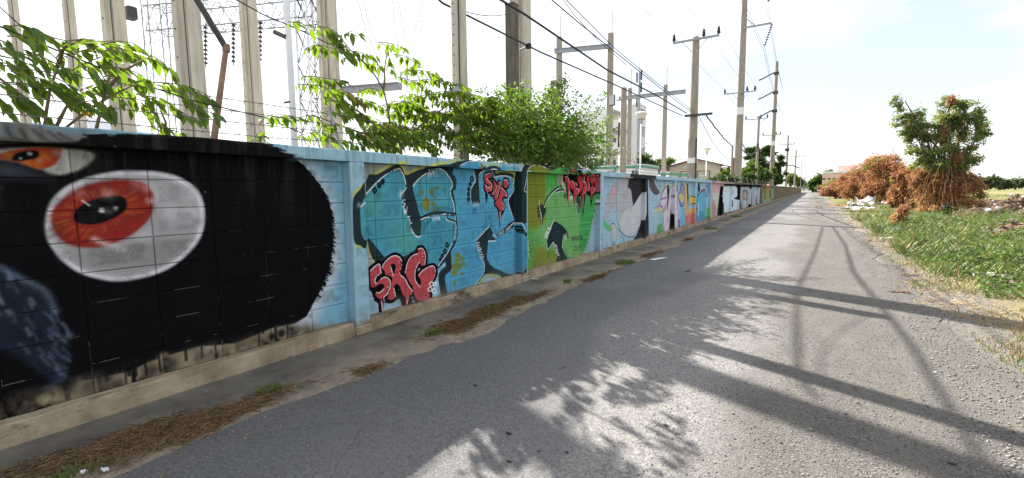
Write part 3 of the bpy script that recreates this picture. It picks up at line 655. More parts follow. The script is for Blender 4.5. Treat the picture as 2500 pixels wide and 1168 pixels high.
('b',(150,136,112),.41,40,15,(1577,200)),
('b',(11,11,13),.63,20,23,(2023,181)),
('b',(30,28,26),.83,20,21,(1786,142)),
('b',(11,11,13),.85,21,54,(712,166)),
('b',(11,11,13),.46,21,56,(1231,125)),
('b',(60,54,46),.4,23,33,(1295,191)),
('b',(150,136,112),.77,27,18,(762,167)),
('b',(11,11,13),.73,17,55,(2243,197)),
('b',(60,54,46),.74,24,34,(513,217)),
('b',(60,54,46),.45,39,28,(1774,168)),
('b',(110,98,80),.65,16,26,(1456,227)),
('b',(30,28,26),.49,37,43,(1933,130)),
('b',(30,28,26),.86,31,43,(2350,156)),
('b',(30,28,26),.63,22,20,(961,130)),
('b',(150,136,112),.67,33,29,(1875,142)),
('b',(30,28,26),.42,27,24,(1143,233)),
('b',(60,54,46),.87,26,51,(1079,130)),
('b',(11,11,13),.48,29,45,(1396,203)),
('b',(11,11,13),.49,19,32,(2302,183)),
('b',(30,28,26),.7,18,31,(2095,136)),
('b',(150,136,112),.49,37,30,(1461,163)),
('b',(110,98,80),.85,39,30,(2153,167)),
('b',(110,98,80),.89,32,26,(1583,193)),
('b',(150,136,112),.5,30,17,(1365,231)),
('b',(30,28,26),.66,26,21,(814,198)),
('b',(150,136,112),.86,39,17,(382,162)),
('b',(30,28,26),.47,35,42,(1747,124)),
('b',(30,28,26),.65,27,13,(1092,170)),
('b',(60,54,46),.75,17,53,(1022,208)),
('b',(11,11,13),.77,23,51,(2339,199)),
('b',(110,98,80),.75,20,27,(2195,187)),
('b',(30,28,26),.75,24,35,(1199,130)),
('b',(30,28,26),.72,22,34,(2174,184)),
('b',(30,28,26),.63,15,24,(1183,244)),
('b',(60,54,46),.7,20,12,(1285,151)),
('b',(30,28,26),.83,28,20,(2023,122)),
('b',(150,136,112),.48,15,17,(1586,134)),
('b',(11,11,13),.82,24,27,(1379,125)),
('b',(30,28,26),.6,24,13,(1871,202)),
('b',(11,11,13),.59,19,28,(782,137)),
('b',(150,136,112),.43,33,25,(2308,187)),
('b',(60,54,46),.64,29,13,(1324,169)),
('b',(60,54,46),.45,32,59,(2484,170)),
('b',(11,11,13),.74,14,36,(308,191)),
('b',(150,136,112),.85,19,59,(716,190)),
('b',(60,54,46),.87,15,27,(2068,171)),
('b',(11,11,13),.87,19,32,(2382,163)),
('b',(150,136,112),.74,38,20,(1504,183)),
('b',(150,136,112),.58,19,50,(1915,157)),
('b',(110,98,80),.57,35,36,(1278,230)),
('b',(110,98,80),.87,15,20,(2313,184)),
('b',(11,11,13),.78,32,17,(2110,140)),
('b',(11,11,13),.84,37,34,(2156,196)),
('b',(60,54,46),.9,14,21,(1912,187)),
('b',(60,54,46),.68,17,16,(2315,175)),
('b',(11,11,13),.89,38,19,(830,264)),
('b',(60,54,46),.88,20,39,(547,182)),
('b',(150,136,112),.56,37,50,(2019,160)),
('b',(11,11,13),.81,17,13,(1669,202)),
('b',(60,54,46),.44,26,23,(738,242)),
('b',(110,98,80),.78,37,29,(1654,171)),
('b',(11,11,13),.55,39,33,(1280,176)),
('b',(11,11,13),.63,33,16,(557,171)),
('b',(11,11,13),.86,32,30,(1366,235)),
('b',(150,136,112),.51,23,60,(447,169)),
('b',(11,11,13),.53,22,48,(1248,150)),
('b',(150,136,112),.63,32,53,(781,174)),
('b',(150,136,112),.87,27,49,(721,180)),
('b',(11,11,13),.55,38,21,(2494,128)),
('b',(60,54,46),.65,16,35,(1889,136)),
('b',(110,98,80),.62,23,48,(756,229)),
('b',(11,11,13),.62,38,33,(932,150)),
('b',(60,54,46),.89,39,54,(1372,175)),
('b',(60,54,46),.87,26,60,(655,153)),
('b',(60,54,46),.54,26,55,(2404,188)),
('b',(30,28,26),.87,28,13,(954,212)),
('b',(11,11,13),.48,15,22,(628,233)),
('b',(60,54,46),.89,15,21,(1325,122)),
('b',(60,54,46),.82,30,51,(1251,186)),
('b',(110,98,80),.61,21,14,(876,183)),
('l',(11,11,13),.9,8,0,14,[(1607,293),(1601,179)]),
('l',(11,11,13),.9,8,0,16,[(253,318),(248,236)]),
('l',(11,11,13),.9,8,0,20,[(445,268),(443,185)]),
('l',(11,11,13),.9,8,0,25,[(825,284),(824,144)]),
('l',(11,11,13),.9,8,0,12,[(1238,251),(1243,149)]),
('l',(11,11,13),.9,8,0,27,[(1022,286),(1020,199)]),
('l',(11,11,13),.9,8,0,20,[(987,241),(987,137)]),
('l',(11,11,13),.9,8,0,24,[(1171,283),(1166,115)]),
('l',(11,11,13),.9,8,0,12,[(447,318),(451,244)]),
('l',(11,11,13),.9,8,0,26,[(368,289),(374,135)]),
('l',(11,11,13),.9,8,0,16,[(2306,245),(2300,107)]),
('l',(11,11,13),.9,8,0,26,[(1171,307),(1179,179)]),
('l',(11,11,13),.9,8,0,10,[(2082,289),(2088,238)]),
('l',(11,11,13),.9,8,0,14,[(384,315),(387,271)]),
('l',(11,11,13),.9,8,0,9,[(653,304),(653,143)]),
('l',(11,11,13),.9,8,0,24,[(661,303),(663,164)]),
('l',(11,11,13),.9,8,0,12,[(1701,241),(1702,75)]),
('l',(11,11,13),.9,8,0,11,[(666,293),(672,195)]),
('l',(11,11,13),.9,8,0,11,[(1322,300),(1326,156)]),
('l',(11,11,13),.9,8,0,13,[(2048,265),(2043,108)]),
('l',(11,11,13),.9,8,0,19,[(1142,275),(1145,194)]),
('l',(11,11,13),.9,8,0,25,[(923,309),(920,259)]),
('l',(11,11,13),.9,8,0,21,[(2195,306),(2194,141)]),
('l',(11,11,13),.9,8,0,10,[(1126,259),(1123,141)]),
('l',(11,11,13),.9,8,0,22,[(984,325),(983,199)]),
('l',(11,11,13),.9,8,0,19,[(1494,296),(1494,192)]),
('p',(184,182,186),1,12,1,[(805,1257),(819,1337),(850,1417),(910,1489),(983,1536),(1072,1575),(1189,1603),(1295,1609),(1424,1605),(1531,1577),(1624,1518),(1679,1446),(1702,1344),(1698,1242),(1679,1153),(1632,1066),(1556,984),(1455,909),(1343,867),(1213,851),(1116,857),(1019,893),(936,945),(872,1021),(831,1100),(808,1175)]),
('p',(158,156,158),1,26,1,[(841,1254),(853,1326),(882,1397),(936,1461),(1003,1501),(1084,1536),(1190,1559),(1285,1563),(1400,1559),(1496,1532),(1577,1481),(1625,1417),(1646,1329),(1643,1240),(1625,1162),(1584,1087),(1518,1016),(1428,949),(1328,912),(1212,897),(1125,902),(1037,933),(961,978),(903,1045),(865,1115),(844,1182)]),
('p',(138,135,134),.8,50,1,[(911,1081),(1117,1077),(1318,1118),(1546,1119),(1593,1092),(1468,962),(1302,910),(1153,922),(989,976)]),
('b',(204,203,207),.5,60,60,(1600,1458)),
('b',(204,203,207),.35,60,60,(1491,1276)),
('b',(204,203,207),.6,70,70,(1467,1331)),
('b',(204,203,207),.6,60,60,(1609,1314)),
('b',(204,203,207),.7,70,70,(1412,1448)),
('b',(204,203,207),.5,40,40,(889,1065)),
('b',(204,203,207),.5,60,60,(1304,1161)),
('l',(222,222,228),.8,12,1,14,[(1077,1556),(1189,1581),(1290,1586),(1413,1582),(1515,1554),(1602,1499),(1654,1432),(1677,1336),(1673,1241),(1654,1157),(1610,1076),(1539,1000),(1443,929),(1336,889),(1213,874),(1120,879),(1027,913),(947,962),(886,1033)]),
('l',(214,213,220),.8,14,1,16,[(825,1264),(854,1381),(922,1471),(1002,1519)]),
('p',(140,42,36),1,10,1,[(843,1291),(852,1340),(881,1389),(933,1443),(1000,1489),(1091,1523),(1184,1537),(1281,1532),(1346,1506),(1369,1459),(1372,1386),(1359,1324),(1328,1263),(1273,1205),(1203,1154),(1137,1125),(1066,1105),(999,1105),(942,1117),(896,1144),(865,1184),(846,1236)]),
('l',(120,38,34),.45,18,2,16,[(843,1291),(852,1340),(881,1389),(933,1443),(1000,1489),(1091,1523),(1184,1537),(1281,1532),(1346,1506),(1369,1459),(1372,1386),(1359,1324),(1328,1263),(1273,1205),(1203,1154),(1137,1125),(1066,1105),(999,1105),(942,1117),(896,1144),(865,1184),(846,1236)]),
('l',(176,96,36),.49,8,0,6,[(1235,1373),(1292,1387)]),
('l',(176,96,36),.29,8,0,9,[(1231,1358),(1323,1372)]),
('l',(96,28,26),.3,12,0,9,[(1268,1363),(1360,1377)]),
('l',(196,138,52),.31,8,0,10,[(1228,1348),(1279,1353)]),
('l',(196,138,52),.39,8,0,11,[(1214,1324),(1302,1316)]),
('l',(96,28,26),.3,12,0,9,[(1246,1321),(1326,1313)]),
('l',(196,138,52),.42,8,0,6,[(1205,1313),(1255,1303)]),
('l',(176,96,36),.22,8,0,8,[(1196,1302),(1244,1288)]),
('l',(96,28,26),.3,12,0,9,[(1223,1294),(1292,1274)]),
('l',(176,96,36),.39,8,0,6,[(1171,1281),(1207,1258)]),
('l',(196,138,52),.3,8,0,8,[(1155,1270),(1185,1242)]),
('l',(96,28,26),.3,12,0,9,[(1172,1253),(1215,1214)]),
('l',(196,138,52),.55,8,0,5,[(1140,1261),(1157,1238)]),
('l',(176,96,36),.56,8,0,6,[(1120,1250),(1137,1209)]),
('l',(96,28,26),.3,12,0,9,[(1128,1229),(1149,1179)]),
('l',(196,138,52),.43,8,0,8,[(1091,1239),(1094,1202)]),
('l',(196,138,52),.26,8,0,11,[(1078,1235),(1076,1185)]),
('l',(96,28,26),.3,12,0,9,[(1077,1210),(1074,1153)]),
('l',(176,96,36),.26,8,0,8,[(1052,1228),(1040,1188)]),
('l',(186,120,40),.37,8,0,8,[(1029,1225),(999,1165)]),
('l',(96,28,26),.3,12,0,9,[(1016,1199),(985,1138)]),
('l',(196,138,52),.59,8,0,5,[(1014,1224),(978,1167)]),
('l',(186,120,40),.54,8,0,6,[(989,1226),(951,1180)]),
('l',(96,28,26),.3,12,0,9,[(968,1200),(916,1140)]),
('l',(176,96,36),.38,8,0,9,[(976,1228),(917,1169)]),
('l',(176,96,36),.31,8,0,5,[(958,1233),(920,1203)]),
('l',(96,28,26),.3,12,0,9,[(930,1210),(862,1155)]),
('l',(196,138,52),.37,8,0,7,[(944,1241),(884,1201)]),
('l',(196,138,52),.41,8,0,7,[(935,1247),(882,1216)]),
('l',(96,28,26),.3,12,0,9,[(901,1227),(823,1181)]),
('l',(176,96,36),.32,8,0,9,[(922,1263),(832,1222)]),
('l',(196,138,52),.47,8,0,5,[(919,1269),(853,1243)]),
('l',(96,28,26),.3,12,0,9,[(881,1254),(795,1220)]),
('l',(196,138,52),.61,8,0,10,[(914,1285),(857,1268)]),
('l',(176,96,36),.27,8,0,10,[(914,1301),(837,1285)]),
('l',(96,28,26),.3,12,0,9,[(876,1293),(788,1275)]),
('l',(176,96,36),.36,8,0,10,[(918,1316),(825,1305)]),
('l',(186,120,40),.48,8,0,10,[(921,1324),(839,1318)]),
('l',(96,28,26),.3,12,0,9,[(884,1321),(799,1316)]),
('l',(176,96,36),.58,8,0,7,[(929,1341),(844,1343)]),
('l',(196,138,52),.26,8,0,10,[(941,1359),(884,1368)]),
('l',(96,28,26),.3,12,0,9,[(909,1364),(834,1376)]),
('l',(176,96,36),.52,8,0,10,[(951,1370),(911,1380)]),
('l',(196,138,52),.37,8,0,9,[(965,1383),(924,1399)]),
('l',(96,28,26),.3,12,0,9,[(938,1394),(875,1419)]),
('l',(186,120,40),.36,8,0,8,[(989,1401),(940,1435)]),
('l',(196,138,52),.25,8,0,10,[(1004,1411),(969,1445)]),
('l',(96,28,26),.3,12,0,9,[(986,1429),(942,1470)]),
('l',(186,120,40),.44,8,0,9,[(1026,1423),(1000,1464)]),
('l',(196,138,52),.59,8,0,8,[(1049,1433),(1039,1462)]),
('l',(96,28,26),.3,12,0,9,[(1041,1456),(1022,1510)]),
('l',(196,138,52),.31,8,0,8,[(1062,1438),(1053,1480)]),
('l',(176,96,36),.48,8,0,10,[(1094,1446),(1100,1512)]),
('l',(96,28,26),.3,12,0,9,[(1096,1472),(1102,1536)]),
('l',(196,138,52),.52,8,0,10,[(1105,1448),(1113,1491)]),
('l',(176,96,36),.44,8,0,5,[(1134,1451),(1150,1488)]),
('l',(96,28,26),.3,12,0,9,[(1146,1478),(1176,1546)]),
('l',(176,96,36),.25,8,0,8,[(1150,1450),(1171,1486)]),
('l',(176,96,36),.58,8,0,7,[(1168,1448),(1206,1499)]),
('l',(96,28,26),.3,12,0,9,[(1188,1476),(1239,1543)]),
('l',(186,120,40),.31,8,0,5,[(1185,1444),(1219,1479)]),
('l',(196,138,52),.3,8,0,5,[(1204,1435),(1246,1469)]),
('l',(96,28,26),.3,12,0,9,[(1234,1460),(1308,1520)]),
('l',(196,138,52),.44,8,0,10,[(1215,1428),(1268,1465)]),
('l',(176,96,36),.23,8,0,5,[(1225,1416),(1286,1451)]),
('l',(96,28,26),.3,12,0,9,[(1260,1436),(1347,1486)]),
('l',(196,138,52),.53,8,0,6,[(1231,1404),(1284,1429)]),
('l',(186,120,40),.61,8,0,6,[(1234,1395),(1290,1416)]),
('l',(96,28,26),.3,12,0,9,[(1272,1409),(1365,1446)]),
('p',(14,14,15),1,7,1,[(943,1304),(961,1350),(1007,1390),(1083,1422),(1160,1433),(1207,1420),(1219,1385),(1209,1340),(1166,1302),(1109,1271),(1047,1252),(989,1256),(951,1275)]),
('b',(235,235,238),.95,14,26,(1084,1340)),
('b',(225,222,222),.8,14,20,(1158,1350)),
('b',(150,150,155),.5,30,30,(1118,1334)),
('l',(225,215,215),1,8,1,10,[(993,1405),(1024,1374)]),
('b',(205,200,204),.55,45,45,(1126,1446)),
('l',(214,208,212),.8,26,1,26,[(1032,1155),(1089,1115),(1180,1068)]),
('b',(220,214,218),.7,34,34,(1356,1397)),
('b',(220,214,218),.6,44,44,(1354,1490)),
('b',(205,150,150),.5,50,50,(1287,1510)),
('b',(200,170,170),.4,40,40,(983,1452)),
('p',(176,174,166),1,16,1,[(475,1659),(546,1691),(659,1709),(780,1726),(909,1732),(1019,1728),(1068,1712),(1077,1685),(1040,1636),(980,1592),(909,1567),(856,1570),(813,1600),(741,1631),(654,1648),(542,1647)]),
('p',(166,62,40),1,9,1,[(615,1659),(656,1679),(717,1707),(811,1728),(909,1729),(912,1693),(896,1652),(860,1615),(801,1599),(741,1631),(654,1648)]),
('b',(198,130,46),.7,30,30,(691,1671)),
('b',(198,130,46),.7,34,34,(839,1676)),
('b',(198,130,46),.7,30,30,(760,1635)),
('b',(198,130,46),.6,30,30,(802,1621)),
('p',(14,14,15),1,7,1,[(701,1659),(722,1686),(759,1704),(803,1708),(816,1692),(806,1669),(774,1655),(730,1645),(706,1647)]),
('b',(220,218,216),.9,12,16,(777,1689)),
('b',(225,222,220),.9,7,10,(736,1659)),
('b',(214,180,170),.6,16,16,(814,1650)),
('b',(210,205,205),.6,24,24,(896,1701)),
('p',(52,54,64),.8,40,1,[(489,1640),(653,1638),(711,1626),(781,1594),(849,1561),(867,1543),(764,1533),(646,1556),(484,1576)]),
('b',(84,88,100),.45,60,60,(683,1582)),
('p',(32,40,54),.9,30,1,[(462,1082),(603,1041),(647,1018),(698,958),(751,902),(781,861),(791,775),(817,720),(819,634),(829,532),(842,466),(845,389),(828,293),(769,277),(692,390),(606,513),(428,678)]),
('l',(104,120,142),.44,12,1,14,[(765,717),(780,703),(789,690)]),
('l',(16,18,24),.36,12,1,15,[(648,956),(655,934),(659,912)]),
('l',(84,98,122),.67,12,1,15,[(547,723),(556,701),(562,679)]),
('l',(104,120,142),.65,12,1,12,[(616,973),(623,957),(628,941)]),
('l',(22,26,34),.55,12,1,16,[(570,956),(582,944),(589,932)]),
('l',(16,18,24),.57,12,1,15,[(511,878),(526,861),(536,845)]),
('l',(128,142,160),.47,12,1,6,[(799,632),(808,616),(814,602)]),
('l',(104,120,142),.31,12,1,19,[(778,626),(802,597),(819,570)]),
('l',(128,142,160),.67,12,1,10,[(757,444),(778,406),(791,371)]),
('l',(16,18,24),.58,12,1,20,[(503,874),(511,863),(516,853)]),
('l',(22,26,34),.68,12,1,11,[(772,437),(791,406),(803,377)]),
('l',(128,142,160),.73,12,1,15,[(608,770),(615,755),(619,741)]),
('l',(22,26,34),.67,12,1,17,[(650,635),(661,610),(667,586)]),
('l',(128,142,160),.48,12,1,14,[(485,931),(504,901),(516,873)]),
('l',(22,26,34),.67,12,1,7,[(621,655),(639,619),(651,584)]),
('l',(128,142,160),.42,12,1,15,[(703,797),(708,780),(710,764)]),
('l',(16,18,24),.37,12,1,18,[(655,949),(662,930),(665,911)]),
('l',(22,26,34),.69,12,1,6,[(511,798),(520,774),(526,750)]),
('l',(84,98,122),.32,12,1,16,[(834,518),(850,500),(860,483)]),
('l',(128,142,160),.37,12,1,17,[(620,768),(630,734),(636,700)]),
('l',(84,98,122),.35,12,1,15,[(635,947),(642,930),(646,913)]),
('l',(104,120,142),.59,12,1,10,[(790,364),(810,332),(823,303)]),
('l',(84,98,122),.62,12,1,11,[(701,617),(711,590),(717,564)]),
('l',(84,98,122),.56,12,1,17,[(787,392),(816,362),(835,335)]),
('l',(104,120,142),.41,12,1,18,[(629,918),(651,895),(665,874)]),
('l',(84,98,122),.68,12,1,11,[(497,895),(507,885),(513,875)]),
('l',(22,26,34),.53,12,1,15,[(613,958),(632,926),(644,895)]),
('l',(16,18,24),.44,12,1,9,[(654,754),(660,735),(664,717)]),
('l',(84,98,122),.59,12,1,9,[(828,481),(846,447),(858,414)]),
('l',(22,26,34),.44,12,1,11,[(565,848),(576,831),(583,814)]),
('l',(22,26,34),.39,12,1,16,[(761,700),(774,659),(782,619)]),
('l',(22,26,34),.61,12,1,16,[(717,619),(729,593),(737,569)]),
('l',(128,142,160),.45,12,1,15,[(820,429),(840,407),(852,387)]),
('l',(84,98,122),.7,12,1,10,[(528,824),(547,797),(559,772)]),
('l',(16,18,24),.57,12,1,20,[(533,753),(543,740),(549,729)]),
('l',(104,120,142),.4,12,1,17,[(643,559),(662,526),(674,495)]),
('l',(22,26,34),.43,12,1,10,[(785,644),(802,622),(813,601)]),
('l',(104,120,142),.3,12,1,12,[(790,685),(800,664),(806,645)]),
('l',(84,98,122),.46,12,1,19,[(777,619),(782,596),(786,574)]),
('l',(104,120,142),.5,12,1,12,[(567,975),(577,963),(583,952)]),
('l',(22,26,34),.59,12,1,17,[(808,324),(831,293),(846,264)]),
('l',(16,18,24),.58,12,1,13,[(677,641),(693,608),(703,576)]),
('l',(104,120,142),.31,12,1,11,[(787,680),(793,655),(796,632)]),
('l',(16,18,24),.36,12,1,14,[(627,733),(642,716),(652,700)]),
('l',(22,26,34),.49,12,1,7,[(638,825),(650,802),(658,779)]),
('l',(84,98,122),.55,12,1,13,[(788,349),(810,322),(824,298)]),
('l',(22,26,34),.67,12,1,15,[(514,1022),(525,999),(532,976)]),
('l',(16,18,24),.53,12,1,7,[(603,633),(614,614),(620,597)]),
('l',(22,26,34),.75,12,1,7,[(665,891),(672,871),(676,852)]),
('l',(104,120,142),.35,12,1,11,[(783,701),(791,685),(796,669)]),
('l',(84,98,122),.6,12,1,14,[(776,376),(792,340),(801,306)]),
('l',(16,18,24),.61,12,1,13,[(690,775),(702,739),(708,704)]),
('l',(128,142,160),.51,12,1,18,[(708,821),(717,804),(722,787)]),
('l',(16,18,24),.46,12,1,13,[(520,1022),(535,998),(544,974)]),
('l',(22,26,34),.68,12,1,6,[(495,860),(506,840),(514,820)]),
('l',(84,98,122),.44,12,1,14,[(681,711),(699,676),(710,642)]),
('l',(84,98,122),.53,12,1,18,[(765,470),(773,450),(777,430)]),
('l',(84,98,122),.51,12,1,13,[(720,513),(731,487),(738,462)]),
('l',(22,26,34),.41,12,1,7,[(737,807),(748,796),(755,786)]),
('l',(104,120,142),.62,12,1,17,[(626,1001),(634,977),(638,954)]),
('l',(22,26,34),.61,12,1,19,[(603,1010),(612,992),(617,975)]),
('l',(16,18,24),.72,12,1,7,[(710,424),(729,389),(741,356)]),
('l',(22,26,34),.58,12,1,11,[(691,573),(715,549),(732,526)]),
('l',(128,142,160),.53,12,1,8,[(585,846),(593,827),(597,809)]),
('l',(84,98,122),.31,12,1,13,[(681,773),(688,754),(693,736)]),
('l',(104,120,142),.32,12,1,19,[(782,501),(796,474),(805,449)]),
('l',(16,18,24),.41,12,1,11,[(720,633),(735,609),(744,586)]),
('l',(128,142,160),.4,12,1,9,[(804,718),(816,684),(824,650)]),
('l',(22,26,34),.39,12,1,10,[(606,782),(618,748),(625,715)]),
('l',(128,142,160),.71,12,1,15,[(678,647),(685,624),(689,601)]),
('l',(16,18,24),.31,12,1,19,[(614,853),(631,826),(642,800)]),
('l',(22,26,34),.42,12,1,13,[(623,665),(634,652),(640,641)]),
('l',(128,142,160),.56,12,1,19,[(837,639),(850,609),(858,579)]),
('l',(128,142,160),.37,12,1,16,[(487,921),(501,897),(510,874)]),
('l',(22,26,34),.48,12,1,6,[(646,550),(657,512),(663,474)]),
('l',(22,26,34),.66,12,1,9,[(754,434),(771,406),(782,379)]),
('l',(84,98,122),.69,12,1,16,[(632,990),(640,972),(645,953)]),
('l',(104,120,142),.57,12,1,7,[(768,581),(786,546),(798,512)]),
('l',(22,26,34),.33,12,1,13,[(815,381),(820,362),(823,344)]),
('l',(104,120,142),.59,12,1,20,[(555,927),(567,904),(575,881)]),
('l',(128,142,160),.51,12,1,15,[(578,881),(585,852),(589,823)]),
('l',(128,142,160),.32,12,1,16,[(722,460),(743,426),(756,395)]),
('l',(84,98,122),.7,12,1,9,[(796,741),(808,727),(815,713)]),
('l',(22,26,34),.59,12,1,8,[(737,839),(749,813),(757,788)]),
('l',(128,142,160),.51,12,1,13,[(485,856),(500,825),(510,795)]),
('l',(22,26,34),.74,12,1,20,[(539,744),(552,723),(560,703)]),
('l',(104,120,142),.39,12,1,13,[(550,794),(574,768),(589,744)]),
('l',(84,98,122),.61,12,1,20,[(799,580),(825,548),(841,518)]),
('l',(120,134,154),.6,26,1,26,[(602,1030),(689,942),(777,856),(813,721)]),
('b',(112,126,150),.8,26,26,(860,551)),
('l',(58,68,90),.7,24,1,24,[(723,250),(814,286)]),
('b',(150,150,148),.7,10,10,(1713,1457)),
('p',(150,158,156),1,10,0,[(3150,0),(6170,0),(6170,1750),(3150,1750)]),
('p',(148,184,200),1,3,0,[(2960,0),(3170,0),(3170,2000),(2960,2000)]),
('p',(148,184,200),1,40,0,[(2400,1745),(6400,1745),(6400,2000),(2400,2000)]),
('p',(150,185,205),.8,120,0,[(3150,100),(6200,100),(6200,420),(3150,420)]),
('p',(84,160,194),1,20,0,[(4636,1787),(6374,1808),(6353,-38),(5290,168),(5090,130),(4414,95),(4300,485),(4708,876)]),
('p',(76,152,172),.4,60,0,[(4636,1787),(4841,1785),(4779,915),(4674,879)]),
('l',(200,194,96),1,16,1,34,[(3015,1326),(3015,1428),(3075,1481),(3156,1522)]),
('l',(200,194,96),1,16,1,30,[(3287,1590),(3414,1658),(3621,1753),(3721,1765),(3795,1700),(3827,1652),(3968,1698),(4168,1761),(4318,1792)]),
('l',(200,194,96),1,14,1,26,[(3012,958),(3014,907),(3075,894),(3155,906)]),
('l',(200,194,96),1,14,1,24,[(3243,846),(3332,672)]),
('p',(36,50,54),1,6,1,[(3253,1563),(3413,1637),(3632,1735),(3707,1748),(3782,1694),(3818,1638),(3995,1691),(4182,1742),(4348,1777),(4537,1777),(4669,1774),(4639,1691),(4698,1627),(4720,1562),(4700,1474),(4648,1448),(4681,1321),(4703,1144),(4715,876),(4635,727),(4300,485),(4006,569),(3461,682),(3344,679),(3242,909)]),
('p',(36,50,54),1,6,1,[(2986,1342),(3010,1408),(3074,1466),(3160,1512),(3140,916),(3045,914),(2986,949),(2977,1093)]),
('b',(170,180,182),.8,34,34,(3062,1315)),
('p',(76,152,172),1,6,0,[(3236,1441),(3410,1556),(3555,1650),(3680,1700),(3742,1674),(3790,1599),(3817,1494),(3771,1446),(3738,1399),(3764,1303),(3837,1145),(3884,1004),(3937,940),(4005,910),(4029,933),(4044,1094),(4203,1142),(4451,1164),(4675,1118),(4684,989),(4694,877),(4630,794),(4498,632),(4348,510),(4241,536),(4122,573),(4099,742),(3958,778),(3846,730),(3738,704),(3586,742),(3464,728),(3267,952),(3219,974)]),
('p',(76,152,172),1,6,1,[(3080,1306),(3168,1389),(3148,985),(3081,1008),(3071,1171)]),
('l',(232,232,236),1,5,1,14,[(3086,1303),(3165,1358)]),
('p',(76,152,172),1,6,1,[(3927,1504),(4047,1594),(4179,1657),(4377,1729),(4502,1687),(4597,1603),(4637,1518),(4601,1453),(4622,1366),(4663,1277),(4677,1178),(4484,1186),(4204,1167),(4043,1144),(3980,1317)]),
('b',(96,168,120),.35,200,200,(3351,1297)),
('b',(96,168,120),.35,200,200,(3625,1042)),
('b',(96,168,110),.4,200,200,(3825,871)),
('b',(60,126,160),.35,240,240,(4319,993)),
('b',(70,140,190),.3,184,184,(3587,1289)),
('b',(60,130,170),.4,200,200,(4375,818)),
('b',(50,120,140),.3,220,220,(3409,1058)),
('b',(96,176,190),.25,240,240,(4210,1311)),
('l',(80,140,200),.6,8,2,9,[(3630,1137),(3656,1162),(3680,1134),(3653,1109)]),
('l',(80,140,200),.6,8,2,9,[(3586,1007),(3612,1032),(3636,1004),(3610,979)]),
('l',(80,140,200),.6,8,2,9,[(3659,964),(3686,988),(3710,959),(3684,935)]),
('l',(80,140,200),.6,8,2,9,[(3701,1037),(3728,1062),(3753,1033),(3725,1008)]),
('l',(80,140,200),.6,8,2,9,[(3577,1065),(3602,1089),(3626,1061),(3600,1037)]),
('p',(124,124,46),.92,10,1,[(4066,1303),(4141,1386),(4211,1299),(4135,1216)]),
('p',(124,124,46),.92,10,1,[(4049,1441),(4079,1471),(4106,1441),(4076,1411)]),
('p',(124,124,46),.92,10,1,[(4175,1445),(4206,1467),(4234,1444),(4204,1422)]),
('p',(124,124,46),.92,10,1,[(4300,1491),(4333,1521),(4364,1492),(4331,1462)]),
('p',(124,124,46),.92,10,1,[(4225,1436),(4249,1475),(4270,1436),(4246,1396)]),
('p',(124,124,46),.92,10,1,[(4277,1371),(4303,1386),(4328,1370),(4302,1355)]),
('p',(124,124,46),.92,10,1,[(4218,1303),(4256,1333),(4293,1301),(4254,1271)]),
('p',(124,124,46),.92,10,1,[(4337,1344),(4353,1357),(4368,1343),(4352,1330)]),
('p',(124,124,46),.92,10,1,[(4322,1253),(4343,1275),(4363,1251),(4342,1229)]),
('p',(124,124,46),.92,10,1,[(4271,1246),(4292,1266),(4311,1244),(4290,1224)]),
('p',(124,124,46),.92,10,1,[(4250,1221),(4278,1242),(4305,1218),(4277,1197)]),
('p',(124,124,46),.92,10,1,[(4297,1206),(4316,1221),(4333,1204),(4315,1189)]),
('p',(124,124,46),.92,10,1,[(4214,1192),(4226,1202),(4239,1191),(4226,1181)]),
('p',(124,124,46),.92,10,1,[(4110,1243),(4155,1275),(4198,1240),(4152,1207)]),
('l',(18,24,28),1,6,2,24,[(3336,1464),(3359,1489),(3381,1464),(3357,1439)]),
('l',(18,24,28),1,6,2,24,[(3405,1516),(3425,1537),(3442,1517),(3422,1495)]),
('l',(18,24,28),1,6,2,24,[(3455,1558),(3474,1578),(3491,1559),(3472,1539)]),
('b',(40,80,90),.5,60,60,(3403,1419)),
('b',(30,60,70),.4,30,30,(3477,1532)),
('b',(40,70,90),.6,40,40,(3222,1054)),
('b',(40,90,110),.4,60,60,(4005,1396)),
('l',(36,84,100),.6,26,1,30,[(4082,964),(4122,1047),(4210,1102)]),
('l',(36,84,100),.6,22,1,26,[(4645,1013),(4612,859)]),
('l',(36,90,110),.6,24,1,26,[(4316,1218),(4474,1239),(4637,1206)]),
('l',(232,232,236),1,4,1,15,[(3250,1431),(3341,1509),(3450,1592),(3541,1643)]),
('l',(232,232,236),1,4,1,15,[(3635,1688),(3714,1706),(3750,1684),(3790,1622),(3819,1535)]),
('l',(232,232,236),1,4,1,13,[(3823,1495),(3794,1463),(3749,1431)]),
('b',(225,228,232),.85,46,46,(3738,1423)),
('b',(232,232,236),1,5,13,(3562,1651)),
('b',(232,232,236),1,5,13,(3598,1671)),
('l',(232,232,236),1,4,1,15,[(3929,1511),(3989,1569),(4073,1624),(4170,1668)]),
('l',(232,232,236),1,4,1,15,[(4386,1735),(4490,1699),(4582,1622),(4637,1542),(4626,1501),(4590,1469)]),
('l',(232,232,236),1,4,1,11,[(4596,1438),(4602,1393)]),
('l',(232,232,236),1,4,1,13,[(4615,1370),(4654,1278),(4665,1177)]),
('l',(232,232,236),1,4,1,15,[(3874,1018),(3917,952),(3985,909),(4027,918)]),
('l',(232,232,236),1,4,1,15,[(4040,1111),(4113,1133),(4199,1141)]),
('l',(232,232,236),1,4,1,12,[(4431,1156),(4505,1161),(4509,1085),(4674,1034),(4681,890)]),
('l',(232,232,236),1,4,1,10,[(4545,1155),(4671,1140),(4678,1066)]),
('l',(36,50,54),1,5,1,26,[(4029,1129),(4139,1165),(4315,1188),(4472,1183),(4671,1154)]),
